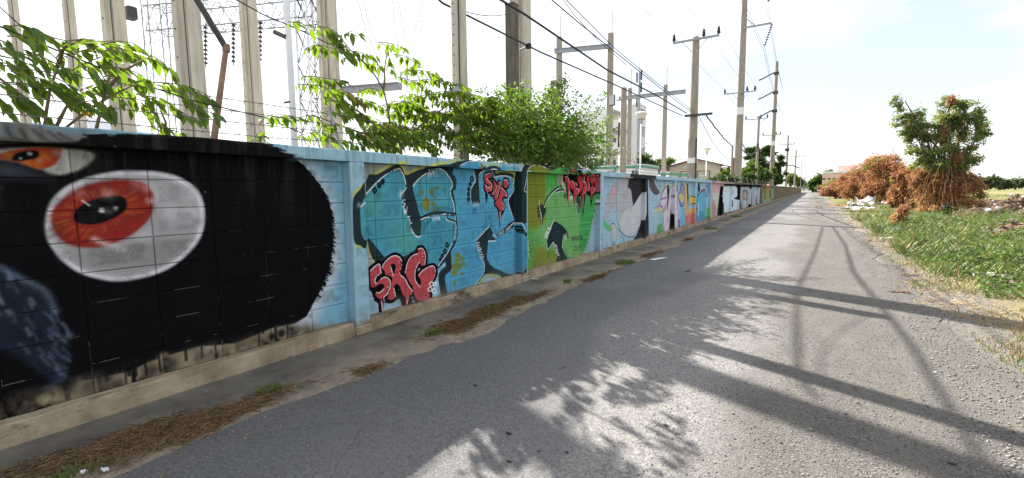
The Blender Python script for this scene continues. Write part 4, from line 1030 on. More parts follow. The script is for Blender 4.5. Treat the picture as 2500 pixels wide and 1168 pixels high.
('l',(36,50,54),1,5,1,22,[(4522,1156),(4523,1102),(4668,1057)]),
('l',(232,232,236),1,3,0,8,[(4187,1627),(4207,1717),(4233,1630)]),
('l',(232,232,236),1,3,0,8,[(4195,1663),(4223,1665)]),
('l',(232,232,236),1,3,0,8,[(4251,1631),(4253,1720),(4274,1659),(4290,1723),(4298,1634)]),
('l',(232,232,236),1,3,0,8,[(4340,1637),(4337,1727)]),
('l',(232,232,236),1,3,0,8,[(4318,1725),(4356,1728)]),
('l',(232,232,236),1,3,0,8,[(4321,1635),(4359,1638)]),
('l',(232,232,236),1,3,0,9,[(4237,1156),(4239,1098),(4253,1090),(4268,1096),(4273,1155)]),
('l',(232,232,236),1,3,0,9,[(4285,1089),(4288,1154)]),
('l',(232,232,236),1,3,0,9,[(4322,1086),(4325,1152)]),
('l',(232,232,236),1,3,0,9,[(4286,1121),(4323,1119)]),
('l',(232,232,236),1,3,0,9,[(4337,1086),(4358,1151),(4374,1084)]),
('l',(232,232,236),1,3,0,9,[(4345,1112),(4367,1110)]),
('b',(232,232,236),1,4,9,(4398,1149)),
('l',(232,232,236),1,4,0,12,[(3798,1351),(3772,1355),(3747,1332),(3770,1319),(3793,1305),(3768,1279),(3743,1281)]),
('l',(232,232,236),1,4,0,12,[(3769,1267),(3779,1192),(3794,1247),(3805,1195),(3822,1273)]),
('l',(232,232,236),1,4,0,12,[(3870,1080),(3840,1159)]),
('l',(232,232,236),1,4,0,12,[(3819,1154),(3862,1164)]),
('l',(232,232,236),1,4,0,12,[(3849,1074),(3892,1085)]),
('p',(36,50,54),1,5,1,[(5098,1783),(5228,1788),(5197,1680),(5204,1556),(5225,1423),(5229,1306),(5194,1278),(5025,1283),(5015,1425),(5023,1474),(5119,1572),(5115,1653),(5083,1726)]),
('p',(36,50,54),1,6,1,[(4425,1767),(4552,1808),(4731,1845),(4919,1863),(5037,1860),(5103,1827),(5101,1775),(4425,1760)]),
('l',(200,194,96),.8,18,1,26,[(4326,1784),(4437,1808),(4552,1830),(4707,1855)]),
('p',(84,160,194),1,5,1,[(4674,1774),(4767,1812),(4893,1841),(4997,1850),(5063,1837),(5089,1815),(5088,1775),(4674,1764)]),
('l',(232,232,236),1,4,1,12,[(4674,1777),(4767,1813),(4893,1843),(4997,1852),(5063,1840),(5091,1815),(5093,1787)]),
('l',(36,50,54),1,6,1,52,[(5191,1709),(5318,1767),(5462,1780),(5551,1762),(5598,1690),(5718,1706),(5911,1709),(6077,1680),(6132,1639)]),
('l',(200,194,96),.7,20,1,24,[(5101,1763),(5268,1810),(5441,1826),(5530,1796)]),
('l',(200,194,96),.8,20,1,34,[(5626,1721),(5782,1744),(5994,1741),(6146,1704)]),
('p',(20,26,30),1,6,0,[(6137,1653),(6340,1634),(6333,994),(6119,1006),(6068,1046),(5985,1198),(5945,1309),(6004,1363),(6108,1454),(6144,1547),(6119,1630)]),
('l',(232,232,236),1,5,1,13,[(5204,1668),(5274,1719),(5389,1756),(5476,1754),(5535,1723),(5578,1629)]),
('l',(232,232,236),1,5,1,13,[(5594,1651),(5749,1672),(5910,1673),(6043,1651),(6110,1611),(6135,1537),(6091,1445),(5988,1354),(5950,1309),(5969,1216),(6076,1036)]),
('l',(232,232,236),1,5,1,11,[(5084,1734),(5115,1653),(5120,1580),(5037,1498),(5015,1425),(5020,1279)]),
('l',(232,232,236),.8,5,1,8,[(5206,1668),(5213,1490),(5225,1307)]),
('l',(20,28,34),1,6,2,26,[(5010,1615),(5044,1644),(5077,1616),(5042,1586)]),
('l',(20,28,34),1,6,2,26,[(4982,1544),(5006,1566),(5030,1545),(5005,1524)]),
('l',(20,28,34),1,6,2,26,[(4953,1476),(4976,1495),(4997,1476),(4974,1457)]),
('l',(20,28,34),1,6,2,26,[(4947,1409),(4970,1429),(4991,1409),(4969,1390)]),
('l',(20,28,34),1,6,2,26,[(4945,1341),(4968,1360),(4989,1340),(4967,1321)]),
('b',(44,90,120),.4,70,70,(4966,1312)),
('l',(232,232,236),1,3,0,8,[(5058,1294),(5060,1243),(5073,1238),(5087,1244),(5092,1296)]),
('l',(232,232,236),1,3,0,8,[(5104,1239),(5105,1297)]),
('l',(232,232,236),1,3,0,8,[(5138,1241),(5139,1299)]),
('l',(232,232,236),1,3,0,8,[(5104,1268),(5139,1270)]),
('l',(232,232,236),1,3,0,8,[(5151,1242),(5170,1301),(5186,1244)]),
('l',(232,232,236),1,3,0,8,[(5159,1266),(5180,1267)]),
('b',(232,232,236),1,4,9,(5031,1266)),
('b',(40,70,90),.7,50,50,(5089,1186)),
('b',(64,124,164),.35,240,240,(5065,1063)),
('b',(110,190,220),.3,240,240,(5438,1345)),
('b',(70,124,180),.25,240,240,(4799,1670)),
('b',(56,110,140),.4,240,240,(5431,1078)),
('b',(104,176,210),.3,200,200,(5770,1115)),
('l',(11,11,13),1,4,2,62,[(5336,1633),(5358,1676),(5431,1699),(5505,1696),(5504,1645),(5415,1626),(5458,1584),(5509,1559),(5515,1499),(5469,1447),(5396,1439),(5346,1473),(5340,1524),(5412,1507),(5442,1524),(5370,1558),(5335,1600)]),
('p',(11,11,13),1,3,1,[(5336,1633),(5358,1676),(5431,1699),(5505,1696),(5504,1645),(5415,1626),(5458,1584),(5509,1559),(5515,1499),(5469,1447),(5396,1439),(5346,1473),(5340,1524),(5412,1507),(5442,1524),(5370,1558),(5335,1600)]),
('l',(11,11,13),1,4,2,62,[(5548,1611),(5561,1525),(5529,1438),(5483,1404),(5543,1395),(5590,1490),(5607,1560),(5629,1490),(5573,1386),(5602,1307),(5649,1350),(5690,1455),(5731,1561),(5685,1587),(5652,1526),(5622,1560)]),
('p',(11,11,13),1,3,1,[(5548,1611),(5561,1525),(5529,1438),(5483,1404),(5543,1395),(5590,1490),(5607,1560),(5629,1490),(5573,1386),(5602,1307),(5649,1350),(5690,1455),(5731,1561),(5685,1587),(5652,1526),(5622,1560)]),
('l',(11,11,13),1,4,2,62,[(5738,1508),(5809,1473),(5889,1418),(5913,1373),(5872,1360),(5815,1365),(5774,1294),(5837,1230),(5804,1177),(5746,1125),(5715,1144),(5661,1199),(5586,1263),(5617,1298),(5680,1349),(5729,1437)]),
('p',(11,11,13),1,3,1,[(5738,1508),(5809,1473),(5889,1418),(5913,1373),(5872,1360),(5815,1365),(5774,1294),(5837,1230),(5804,1177),(5746,1125),(5715,1144),(5661,1199),(5586,1263),(5617,1298),(5680,1349),(5729,1437)]),
('l',(11,11,13),1,4,2,62,[(5819,1562),(5828,1607),(5885,1626),(5942,1600),(5949,1545),(5915,1500),(5858,1495),(5826,1518)]),
('p',(11,11,13),1,3,1,[(5819,1562),(5828,1607),(5885,1626),(5942,1600),(5949,1545),(5915,1500),(5858,1495),(5826,1518)]),
('p',(188,74,82),1,4,1,[(5336,1633),(5358,1676),(5431,1699),(5505,1696),(5504,1645),(5415,1626),(5458,1584),(5509,1559),(5515,1499),(5469,1447),(5396,1439),(5346,1473),(5340,1524),(5412,1507),(5442,1524),(5370,1558),(5335,1600)]),
('p',(188,74,82),1,4,1,[(5548,1611),(5561,1525),(5529,1438),(5483,1404),(5543,1395),(5590,1490),(5607,1560),(5629,1490),(5573,1386),(5602,1307),(5649,1350),(5690,1455),(5731,1561),(5685,1587),(5652,1526),(5622,1560)]),
('p',(188,74,82),1,4,1,[(5738,1508),(5809,1473),(5889,1418),(5913,1373),(5872,1360),(5815,1365),(5774,1294),(5837,1230),(5804,1177),(5746,1125),(5715,1144),(5661,1199),(5586,1263),(5617,1298),(5680,1349),(5729,1437)]),
('p',(188,74,82),1,4,1,[(5819,1562),(5828,1607),(5885,1626),(5942,1600),(5949,1545),(5915,1500),(5858,1495),(5826,1518)]),
('l',(232,232,236),1,3,1,10,[(5343,1642),(5373,1684),(5461,1705),(5507,1688)]),
('l',(232,232,236),1,3,1,10,[(5386,1626),(5472,1576),(5516,1533),(5484,1447)]),
('l',(232,232,236),1,3,1,10,[(5348,1541),(5412,1499),(5456,1499)]),
('l',(232,232,236),1,3,1,10,[(5607,1551),(5621,1490),(5543,1395)]),
('l',(232,232,236),1,3,1,10,[(5700,1587),(5739,1553),(5690,1455),(5641,1341)]),
('l',(232,232,236),1,3,1,10,[(5738,1508),(5841,1455),(5913,1391),(5888,1360)]),
('l',(232,232,236),1,3,1,10,[(5773,1285),(5837,1230),(5812,1176),(5746,1116)]),
('l',(232,232,236),1,3,1,10,[(5828,1607),(5884,1621),(5941,1591),(5949,1536)]),
('l',(232,232,236),1,3,1,10,[(5396,1439),(5387,1371)]),
('p',(11,11,13),1,4,1,[(5668,1164),(5787,1159),(5835,1148),(5729,1027),(5702,885),(5681,1030)]),
('p',(188,74,82),1,3,1,[(5700,1154),(5771,1160),(5746,1098),(5712,983),(5703,1064)]),
('p',(11,11,13),1,4,1,[(5353,1439),(5409,1388),(5393,1320),(5370,1269),(5362,1346)]),
('l',(232,232,236),1,3,1,7,[(5720,1135),(5712,992)]),
('p',(36,50,54),1,5,0,[(5118,759),(5428,934),(5458,928),(5523,836),(5500,802),(5590,750),(5597,721),(5409,732),(5392,655),(5367,536),(5373,465),(5430,387),(5550,308),(5690,260),(5835,192),(5917,161),(6159,114),(6159,75),(5883,96),(5768,115),(5563,207),(5324,253),(5280,226),(5179,173),(5094,119),(5052,109),(5208,211),(5280,252),(5304,335),(5299,405),(5257,480),(5217,554),(5163,653),(5110,718)]),
('p',(36,50,54),1,5,0,[(5607,802),(5765,862),(6032,972),(6136,985),(6333,1003),(6332,916),(6135,900),(6013,862),(5979,846),(5684,760),(5614,773)]),
('b',(214,220,226),.9,30,30,(5553,793)),
('l',(232,232,236),1,5,1,12,[(5125,763),(5428,934)]),
('l',(232,232,236),1,3,1,18,[(5408,723),(5597,710)]),
('l',(232,232,236),1,5,1,18,[(6006,909),(6118,958)]),
('l',(232,232,236),1,5,1,12,[(5272,470),(5305,387),(5296,301),(5223,226),(5151,186),(5066,115)]),
('l',(232,232,236),1,5,1,10,[(5606,784),(5590,741)]),
('l',(232,232,236),.7,5,1,14,[(6030,828),(6143,833)]),
('l',(232,232,236),1,3,0,8,[(5660,766),(5677,819),(5701,826)]),
('l',(232,232,236),1,3,0,8,[(5670,795),(5688,801)]),
('l',(232,232,236),1,3,0,8,[(5693,776),(5710,828),(5728,831),(5723,813),(5701,802),(5716,782)]),
('l',(232,232,236),1,3,0,8,[(5726,785),(5754,841),(5749,792)]),
('l',(232,232,236),1,3,0,8,[(5737,808),(5751,812)]),
('l',(232,232,236),1,3,0,8,[(5759,795),(5776,848)]),
('l',(232,232,236),1,3,0,8,[(5800,855),(5766,818),(5782,801)]),
('l',(232,232,236),1,3,0,8,[(5831,856),(5821,861),(5806,846),(5813,835),(5819,824),(5804,808),(5794,811)]),
('l',(232,232,236),1,3,0,8,[(5898,876),(5889,881),(5874,866),(5880,855),(5887,844),(5871,827),(5861,830)]),
('l',(232,232,236),1,3,0,8,[(5935,894),(5910,887),(5893,833),(5918,840)]),
('l',(232,232,236),1,3,0,8,[(5902,860),(5921,866)]),
('l',(232,232,236),1,3,0,8,[(5927,843),(5957,901),(5952,850)]),
('l',(232,232,236),1,3,0,8,[(5939,866),(5954,870)]),
('l',(232,232,236),1,3,0,8,[(5962,853),(5982,908),(5980,873),(6002,914),(5987,860)]),
('l',(232,232,236),1,4,0,12,[(5193,721),(5153,739),(5117,732),(5152,709),(5188,684),(5151,676),(5112,692)]),
('l',(232,232,236),1,4,0,12,[(5162,594),(5163,658),(5228,641),(5232,617),(5163,626),(5243,576)]),
('l',(232,232,236),1,4,0,12,[(5285,536),(5244,555),(5206,537),(5218,501),(5259,487),(5284,500),(5284,513),(5247,522)]),
('b',(220,216,226),.8,34,34,(4669,833)),
('b',(50,80,90),.7,22,22,(4630,770)),
('l',(200,194,96),.85,20,1,40,[(5149,118),(5236,181),(5338,221),(5517,210),(5672,163),(5767,106)]),
('p',(164,176,196),1,24,1,[(5278,139),(5337,199),(5517,188),(5672,135),(5719,91),(5439,93)]),
('p',(128,132,44),.9,12,1,[(4649,590),(4711,642),(4772,575),(4708,522)]),
('p',(128,132,44),.9,12,1,[(4758,552),(4803,583),(4847,541),(4801,510)]),
('p',(128,132,44),.9,12,1,[(4590,463),(4665,524),(4736,442),(4660,381)]),
('p',(128,132,44),.9,12,1,[(4717,453),(4763,487),(4807,440),(4760,406)]),
('p',(128,132,44),.9,12,1,[(4850,450),(4877,473),(4902,443),(4875,421)]),
('p',(128,132,44),.9,12,1,[(4576,386),(4637,424),(4697,367),(4634,329)]),
('p',(128,132,44),.9,12,1,[(4768,348),(4797,376),(4824,340),(4795,312)]),
('p',(128,132,44),.9,12,1,[(4577,575),(4595,597),(4611,571),(4593,549)]),
('p',(128,132,44),.9,12,1,[(4606,254),(4636,286),(4664,244),(4634,212)]),
('p',(128,132,44),.9,12,1,[(4652,518),(4702,551),(4751,505),(4700,471)]),
('p',(128,132,44),.9,12,1,[(4787,492),(4820,520),(4853,483),(4818,455)]),
('l',(50,96,124),.6,24,1,26,[(5107,617),(5173,474)]),
('l',(50,100,128),.5,26,1,30,[(5371,994),(5282,906)]),
('l',(50,100,128),.6,24,1,30,[(5474,971),(5577,876)]),
('b',(60,120,160),.35,240,240,(5603,633)),
('b',(60,130,170),.3,240,240,(5856,440)),
('b',(60,126,164),.35,240,240,(4945,586)),
('b',(64,130,168),.3,280,280,(5101,382)),
('b',(110,184,214),.3,240,240,(5756,361)),
('p',(36,50,54),1,5,0,[(4608,749),(4577,669),(4573,549),(4591,454),(4555,413),(4464,381),(4442,320),(4459,226),(4496,98),(4366,101),(4344,210),(4319,332),(4331,411),(4393,456),(4468,490),(4463,555),(4354,497),(4294,470),(4302,487),(4452,611),(4594,741)]),
('p',(150,196,214),1,6,0,[(4470,549),(4461,500),(4353,452),(4318,395),(4320,268),(4354,117),(4222,89),(4242,264),(4286,418),(4313,458)]),
('l',(232,232,236),1,5,1,12,[(4609,767),(4508,659),(4397,573),(4328,510)]),
('l',(14,20,24),1,5,2,24,[(4480,764),(4505,788),(4529,759),(4504,734)]),
('l',(14,20,24),1,5,2,24,[(4433,686),(4459,712),(4484,680),(4457,654)]),
('l',(14,20,24),1,5,2,24,[(4384,633),(4404,652),(4422,628),(4402,609)]),
('l',(14,20,24),1,5,2,24,[(4350,589),(4365,604),(4378,586),(4364,572)]),
('l',(11,11,13),1,4,2,78,[(3254,601),(3299,640),(3382,671),(3394,619),(3406,559),(3351,548),(3321,507),(3323,468),(3388,495),(3438,507),(3498,493),(3531,448),(3523,377),(3484,321),(3428,292),(3387,277),(3349,292),(3317,337),(3323,360),(3371,358),(3432,378),(3439,424),(3395,447),(3336,434),(3278,426),(3256,456)]),
('l',(11,11,13),1,4,2,78,[(3419,623),(3466,671),(3539,717),(3612,730),(3674,704),(3707,663),(3701,590),(3677,521),(3718,482),(3771,432),(3812,350),(3866,273),(3859,249),(3818,231),(3794,194),(3773,98),(3752,119),(3750,211),(3699,288),(3680,349),(3639,401),(3596,396),(3585,366),(3601,274),(3595,255),(3537,238),(3496,251),(3488,280),(3521,346),(3545,421),(3559,483),(3509,523),(3469,529),(3451,579),(3423,607)]),
('l',(11,11,13),1,4,2,78,[(3763,507),(3777,580),(3826,664),(3907,704),(3977,725),(3979,763),(4038,769),(4085,725),(4100,655),(4085,570),(4030,556),(3996,608),(3960,579),(3928,516),(3918,424),(3950,351),(3996,317),(4016,357),(4000,402),(3972,445),(4027,484),(4138,519),(4239,523),(4272,464),(4266,403),(4206,324),(4158,226),(4161,146),(4084,100),(3988,120),(3920,177),(3888,260),(3874,330),(3825,389),(3773,481)]),
('p',(11,11,13),1,4,0,[(3258,387),(3292,311),(3290,281),(3355,228),(3355,119),(3389,99),(3409,114),(3420,231),(3494,207),(3600,242),(3663,221),(3701,97),(3756,93),(3809,22),(3843,-2),(3862,44),(3864,222),(3884,159),(3963,91),(3711,310),(3505,444)]),
('p',(11,11,13),1,5,1,[(3704,103),(3755,108),(3752,51),(3718,26),(3692,65)]),
('p',(188,74,82),1,4,1,[(3254,601),(3299,640),(3382,671),(3394,619),(3406,559),(3351,548),(3321,507),(3323,468),(3388,495),(3438,507),(3498,493),(3531,448),(3523,377),(3484,321),(3428,292),(3387,277),(3349,292),(3317,337),(3323,360),(3371,358),(3432,378),(3439,424),(3395,447),(3336,434),(3278,426),(3256,456)]),
('p',(188,74,82),1,4,1,[(3419,623),(3466,671),(3539,717),(3612,730),(3674,704),(3707,663),(3701,590),(3677,521),(3718,482),(3771,432),(3812,350),(3866,273),(3859,249),(3818,231),(3794,194),(3773,98),(3752,119),(3750,211),(3699,288),(3680,349),(3639,401),(3596,396),(3585,366),(3601,274),(3595,255),(3537,238),(3496,251),(3488,280),(3521,346),(3545,421),(3559,483),(3509,523),(3469,529),(3451,579),(3423,607)]),
('p',(188,74,82),1,4,1,[(3763,507),(3777,580),(3826,664),(3907,704),(3977,725),(3979,763),(4038,769),(4085,725),(4100,655),(4085,570),(4030,556),(3996,608),(3960,579),(3928,516),(3918,424),(3950,351),(3996,317),(4016,357),(4000,402),(3972,445),(4027,484),(4138,519),(4239,523),(4272,464),(4266,403),(4206,324),(4158,226),(4161,146),(4084,100),(3988,120),(3920,177),(3888,260),(3874,330),(3825,389),(3773,481)]),
('p',(11,11,13),1,4,1,[(3545,629),(3582,643),(3617,618),(3613,579),(3581,527),(3562,562)]),
('p',(188,74,82),1,3,1,[(3382,270),(3406,257),(3407,178),(3395,133),(3389,213)]),
('l',(232,232,236),1,3,1,11,[(3259,608),(3308,643),(3379,667),(3392,619),(3403,563)]),
('l',(232,232,236),1,3,1,11,[(3373,556),(3326,521),(3315,484),(3333,458)]),
('l',(232,232,236),1,3,1,11,[(3398,498),(3448,509),(3498,493),(3534,439),(3517,362),(3479,314),(3427,288),(3435,243)]),
('l',(232,232,236),1,3,1,11,[(3328,362),(3371,350),(3437,381)]),
('l',(232,232,236),1,3,1,11,[(3419,627),(3466,679),(3539,720),(3612,731),(3679,703),(3710,658)]),
('l',(232,232,236),1,3,1,11,[(3539,614),(3562,554),(3578,504)]),
('l',(232,232,236),1,3,1,11,[(3686,495),(3749,444),(3801,360),(3871,272)]),
('l',(232,232,236),1,3,1,11,[(3579,359),(3601,266)]),
('l',(232,232,236),1,3,1,11,[(3763,512),(3789,603),(3837,671),(3907,704),(3971,709)]),
('l',(232,232,236),1,3,1,11,[(3979,763),(4038,769),(4085,725),(4100,646),(4085,579)]),
('l',(232,232,236),1,3,1,11,[(3996,608),(3947,555),(3915,476),(3923,390),(3979,320)]),
('l',(232,232,236),1,3,1,11,[(3978,449),(4052,497),(4163,525),(4239,523),(4274,455)]),
('l',(232,232,236),1,3,1,11,[(3794,194),(3768,99),(3844,40)]),
('l',(232,232,236),1,3,1,11,[(3395,244),(3402,139)]),
('b',(232,232,236),1,4,11,(3667,660)),
('b',(232,232,236),1,4,11,(3678,630)),
('b',(232,232,236),1,4,11,(3704,610)),
('b',(232,232,236),1,4,11,(3693,571)),
('b',(232,232,236),1,4,11,(3677,521)),
('b',(232,232,236),1,4,11,(4056,703)),
('b',(232,232,236),1,4,11,(4058,668)),
('b',(232,232,236),1,4,11,(4057,626)),
('b',(232,232,236),1,4,11,(4084,562)),
('b',(232,232,236),1,4,11,(4253,396)),
('b',(232,232,236),1,4,11,(4229,365)),
('b',(232,232,236),1,4,11,(4206,346)),
('b',(232,232,236),1,4,11,(3842,244)),
('b',(232,232,236),1,4,11,(3806,213)),
('b',(232,232,236),1,4,11,(3978,316)),
('b',(232,232,236),1,4,11,(3996,300)),
('b',(232,232,236),1,4,11,(3485,329)),
('b',(232,232,236),1,4,11,(3486,364)),
('b',(232,232,236),1,4,11,(3493,391)),
('b',(11,11,13),1,5,14,(3688,653)),
('b',(11,11,13),1,5,14,(3684,621)),
('b',(11,11,13),1,5,14,(4069,684)),
('b',(11,11,13),1,5,14,(4067,646)),
('b',(11,11,13),1,5,14,(3475,346)),
('b',(11,11,13),1,5,14,(3482,369)),
('l',(238,238,244),1,4,2,14,[(4155,311),(4193,332),(4230,298),(4191,276)]),
('l',(238,238,244),1,4,2,14,[(4132,249),(4166,269),(4197,237),(4164,217)]),
('l',(238,238,244),1,4,2,14,[(4216,300),(4250,317),(4283,289),(4248,271)]),
('l',(238,238,244),1,4,2,14,[(4196,215),(4241,239),(4283,199),(4238,175)]),
('p',(150,178,192),1,10,0,[(6170,0),(9400,0),(9400,1760),(6170,1760)]),
('p',(148,184,200),1,3,0,[(6150,0),(6370,0),(6370,2000),(6150,2000)]),
('p',(148,184,200),1,40,0,[(6100,1748),(9600,1748),(9600,2000),(6100,2000)]),
('p',(36,50,54),1,6,0,[(6110,789),(6120,1574),(6139,1688),(6172,1786),(6248,1858),(6409,1895),(6610,1898),(7041,1902),(7641,1913),(7642,1790),(7041,1785),(6318,1774),(6309,773)]),
('l',(200,194,96),1,14,1,24,[(6073,1509),(6112,1622),(6153,1769),(6216,1844),(6312,1888),(6442,1905)]),
('p',(122,128,42),1,5,1,[(6359,1780),(6441,1837),(6644,1875),(6838,1853),(6966,1814),(7050,1783),(6359,1772)]),
('l',(232,232,236),1,4,1,13,[(6367,1793),(6458,1839),(6644,1873),(6838,1855),(6966,1823),(7050,1788)]),
('p',(112,170,102),1,5,1,[(7213,1786),(7352,1855),(7515,1880),(7641,1857),(7642,1790)]),
('b',(200,210,215),.7,26,26,(7069,1835)),
('p',(112,170,102),1,8,0,[(6492,1784),(7840,1809),(9542,1818),(9494,1431),(9383,1217),(9277,881),(9210,715),(9116,553),(8982,364),(8851,200),(8721,83),(6476,106)]),
('p',(122,128,42),.95,70,0,[(6492,1792),(7129,1800),(7166,1164),(7108,919),(6794,783),(6483,806)]),
('p',(128,130,48),.85,90,1,[(6721,511),(7204,404),(7569,285),(7549,90),(6881,90),(6476,97),(6512,322)]),
('p',(84,160,70),.6,90,1,[(6483,815),(6723,797),(6792,504),(6683,210),(6477,185)]),
('p',(70,168,76),.8,60,1,[(7148,1797),(7690,1800),(7565,1630),(7649,1554),(7362,1477),(7166,1532)]),
('p',(66,152,82),1,60,0,[(8620,1435),(9436,1431),(9250,814),(9169,673),(9036,414),(8877,197),(8694,152),(8536,385),(8578,916)]),
('l',(100,190,110),.7,24,1,26,[(8530,802),(9194,778)]),
('l',(100,190,110),.7,24,1,26,[(8582,660),(9113,654)]),
('l',(100,190,110),.7,24,1,26,[(8740,485),(9007,473)]),
('l',(100,190,110),.7,24,1,26,[(8757,940),(9332,958)]),
('b',(190,205,190),.7,40,40,(7443,926)),
('l',(36,50,54),1,5,1,16,[(9383,1217),(9277,881),(9210,715),(9116,553),(8982,364),(8851,200),(8721,83)]),
('l',(232,232,236),1,5,0,22,[(9367,1241),(9369,1197)]),
('l',(232,232,236),1,5,0,22,[(9322,1097),(9324,1053)]),
('l',(232,232,236),1,5,0,22,[(9276,953),(9278,909)]),
('l',(232,232,236),1,5,0,22,[(9242,858),(9244,814)]),
('l',(232,232,236),1,5,0,22,[(9213,786),(9215,742)]),
('l',(232,232,236),1,5,0,22,[(9181,716),(9183,672)]),
('l',(232,232,236),1,5,0,22,[(9140,646),(9142,602)]),
('l',(232,232,236),1,5,0,22,[(9100,577),(9102,533)]),
('l',(232,232,236),1,5,0,22,[(9043,496),(9045,452)]),
('l',(232,232,236),1,5,0,22,[(8985,415),(8987,371)]),
('l',(232,232,236),1,5,0,22,[(8929,341),(8931,297)]),
('l',(232,232,236),1,5,0,22,[(8872,271),(8874,227)]),
('l',(232,232,236),1,5,0,22,[(8816,207),(8818,163)]),
('l',(232,232,236),1,5,0,22,[(8761,157),(8763,113)]),
('p',(36,50,54),1,5,0,[(7443,893),(7526,883),(7738,811),(7937,708),(8029,599),(8057,520),(7984,542),(7837,615),(7805,498),(7773,381),(7851,272),(7987,164),(8103,87),(7830,82),(7549,100),(7486,89),(7570,206),(7569,295),(7444,493),(7403,507),(7243,409),(7204,423),(7175,529),(7204,621),(7303,745)]),
('p',(36,50,54),1,5,0,[(6923,1235),(6978,1216),(7071,1186),(7156,1109),(7127,1064),(7061,993),(7014,868),(6986,926),(6958,1035),(6931,1154)]),
('l',(36,50,54),1,6,1,34,[(7071,1167),(7166,1293),(7302,1393),(7483,1477),(7691,1516),(7810,1453),(7976,1397),(8137,1356)]),
('l',(232,232,236),1,4,1,14,[(7080,1153),(7185,1265),(7322,1365),(7483,1444),(7628,1492),(7755,1506)]),
('l',(36,50,54),1,4,1,30,[(7524,1439),(7691,1458),(7843,1448)]),
('l',(232,232,236),1,4,1,12,[(7524,1401),(7691,1434),(7843,1438),(7954,1398)]),
('p',(158,162,158),1,5,1,[(7775,1812),(7928,1773),(7931,1477),(7820,1516),(7712,1574),(7627,1678),(7669,1766)]),
('l',(200,194,96),1,14,1,26,[(7711,1748),(7680,1651),(7777,1545),(7909,1467)]),
('l',(36,50,54),1,6,1,28,[(7658,1784),(7596,1687),(7648,1583),(7777,1477)]),
('l',(232,232,236),1,4,1,14,[(7637,1765),(7577,1687),(7627,1592),(7670,1545)]),
('l',(232,232,236),1,4,1,13,[(6306,1659),(6284,1559),(6244,1477),(6251,1444),(6307,1427)]),
('l',(232,232,236),1,5,1,14,[(6904,1236),(6931,1127),(6977,1034),(7004,925)]),
('b',(196,200,205),.8,34,34,(6914,1262)),
('l',(26,34,24),1,6,2,24,[(6844,1166),(6877,1188),(6910,1164),(6877,1141)]),
('l',(26,34,24),1,6,2,24,[(6853,1098),(6886,1120),(6919,1096),(6885,1074)]),
('l',(26,34,24),1,6,2,24,[(6861,1026),(6889,1045),(6917,1023),(6889,1005)]),
('l',(26,34,24),1,6,2,24,[(7832,1349),(7887,1384),(7943,1348),(7888,1313)]),
('l',(232,232,236),1,3,0,12,[(8068,1296),(8067,1357),(8135,1288),(8134,1348)]),
('l',(232,232,236),1,3,0,12,[(8161,1284),(8167,1344),(8194,1298),(8221,1338),(8228,1276)]),
('p',(36,50,54),.85,10,1,[(8375,1291),(8521,1341),(8599,1223),(8577,1012),(8553,950),(8426,1123)]),
('l',(232,232,236),1,5,1,12,[(8376,1197),(8500,1121),(8565,960)]),
('l',(232,232,236),1,5,1,16,[(7423,894),(7362,826),(7303,745),(7224,657),(7185,594)]),
('l',(232,232,236),1,4,1,13,[(7175,529),(7184,462),(7223,402),(7403,507),(7444,493),(7548,385),(7591,282)]),
('l',(232,232,236),1,3,0,14,[(7075,650),(7103,624),(7166,613),(7185,633),(7131,653),(7075,650)]),
('l',(232,232,236),1,3,0,14,[(7209,651),(7103,679),(7143,701),(7205,689),(7209,651)]),
('l',(232,232,236),1,3,0,14,[(7177,757),(7146,724),(7253,697),(7285,730)]),
('l',(232,232,236),1,3,0,14,[(7199,710),(7225,737)]),
('l',(232,232,236),1,3,0,14,[(7237,799),(7205,786),(7215,766),(7257,774),(7301,781),(7314,760),(7284,746)]),
('l',(232,232,236),1,3,0,12,[(7581,395),(7548,449),(7465,448),(7497,394)]),
('l',(232,232,236),1,3,0,12,[(7506,448),(7532,405)]),
('l',(232,232,236),1,3,0,12,[(7610,347),(7562,371),(7521,362),(7540,330),(7591,322),(7610,347)]),
('l',(232,232,236),1,3,0,12,[(7555,298),(7643,292),(7597,270),(7670,248),(7588,243)]),
('l',(232,232,236),1,4,1,13,[(7837,620),(7805,498),(7773,391)]),
('l',(232,232,236),1,4,2,13,[(7882,581),(7927,623),(7983,572),(7927,527)]),
('l',(232,232,236),1,4,2,9,[(7911,576),(7929,597),(7952,573),(7929,557)]),
('l',(60,130,80),.7,20,1,30,[(7850,332),(7964,218),(8126,115)]),
('l',(60,110,40),.7,40,1,40,[(7283,395),(7223,307)]),
('l',(16,24,20),1,3,0,11,[(8193,471),(8204,553),(8249,542),(8239,514),(8199,512),(8248,496),(8239,472),(8193,471)]),
('l',(16,24,20),1,3,0,11,[(8265,466),(8305,547),(8323,462)]),
('l',(16,24,20),1,3,0,11,[(8281,498),(8315,496)]),
('l',(16,24,20),1,3,0,11,[(8337,461),(8348,544),(8396,456),(8407,540)]),
('l',(16,24,20),1,3,0,11,[(8480,522),(8451,537),(8420,505),(8423,461),(8452,452),(8473,476),(8476,493),(8449,495)]),
('l',(16,24,20),1,3,0,11,[(8485,450),(8496,534)]),
('l',(16,24,20),1,3,0,11,[(8557,530),(8490,488),(8545,445)]),
('l',(16,24,20),1,3,0,11,[(8602,527),(8570,495),(8573,448),(8610,445),(8625,491),(8602,527)]),
('l',(16,24,20),1,3,0,11,[(8637,439),(8648,524)]),
('l',(16,24,20),1,3,0,11,[(8710,520),(8642,477),(8699,434)]),
('l',(16,24,20),1,3,0,12,[(8290,338),(8322,354),(8351,327),(8291,263),(8355,260)]),
('l',(16,24,20),1,3,0,12,[(8410,345),(8382,310),(8392,256),(8431,252),(8440,303),(8410,345)]),
('l',(16,24,20),1,3,0,12,[(8481,313),(8504,335),(8505,238)]),
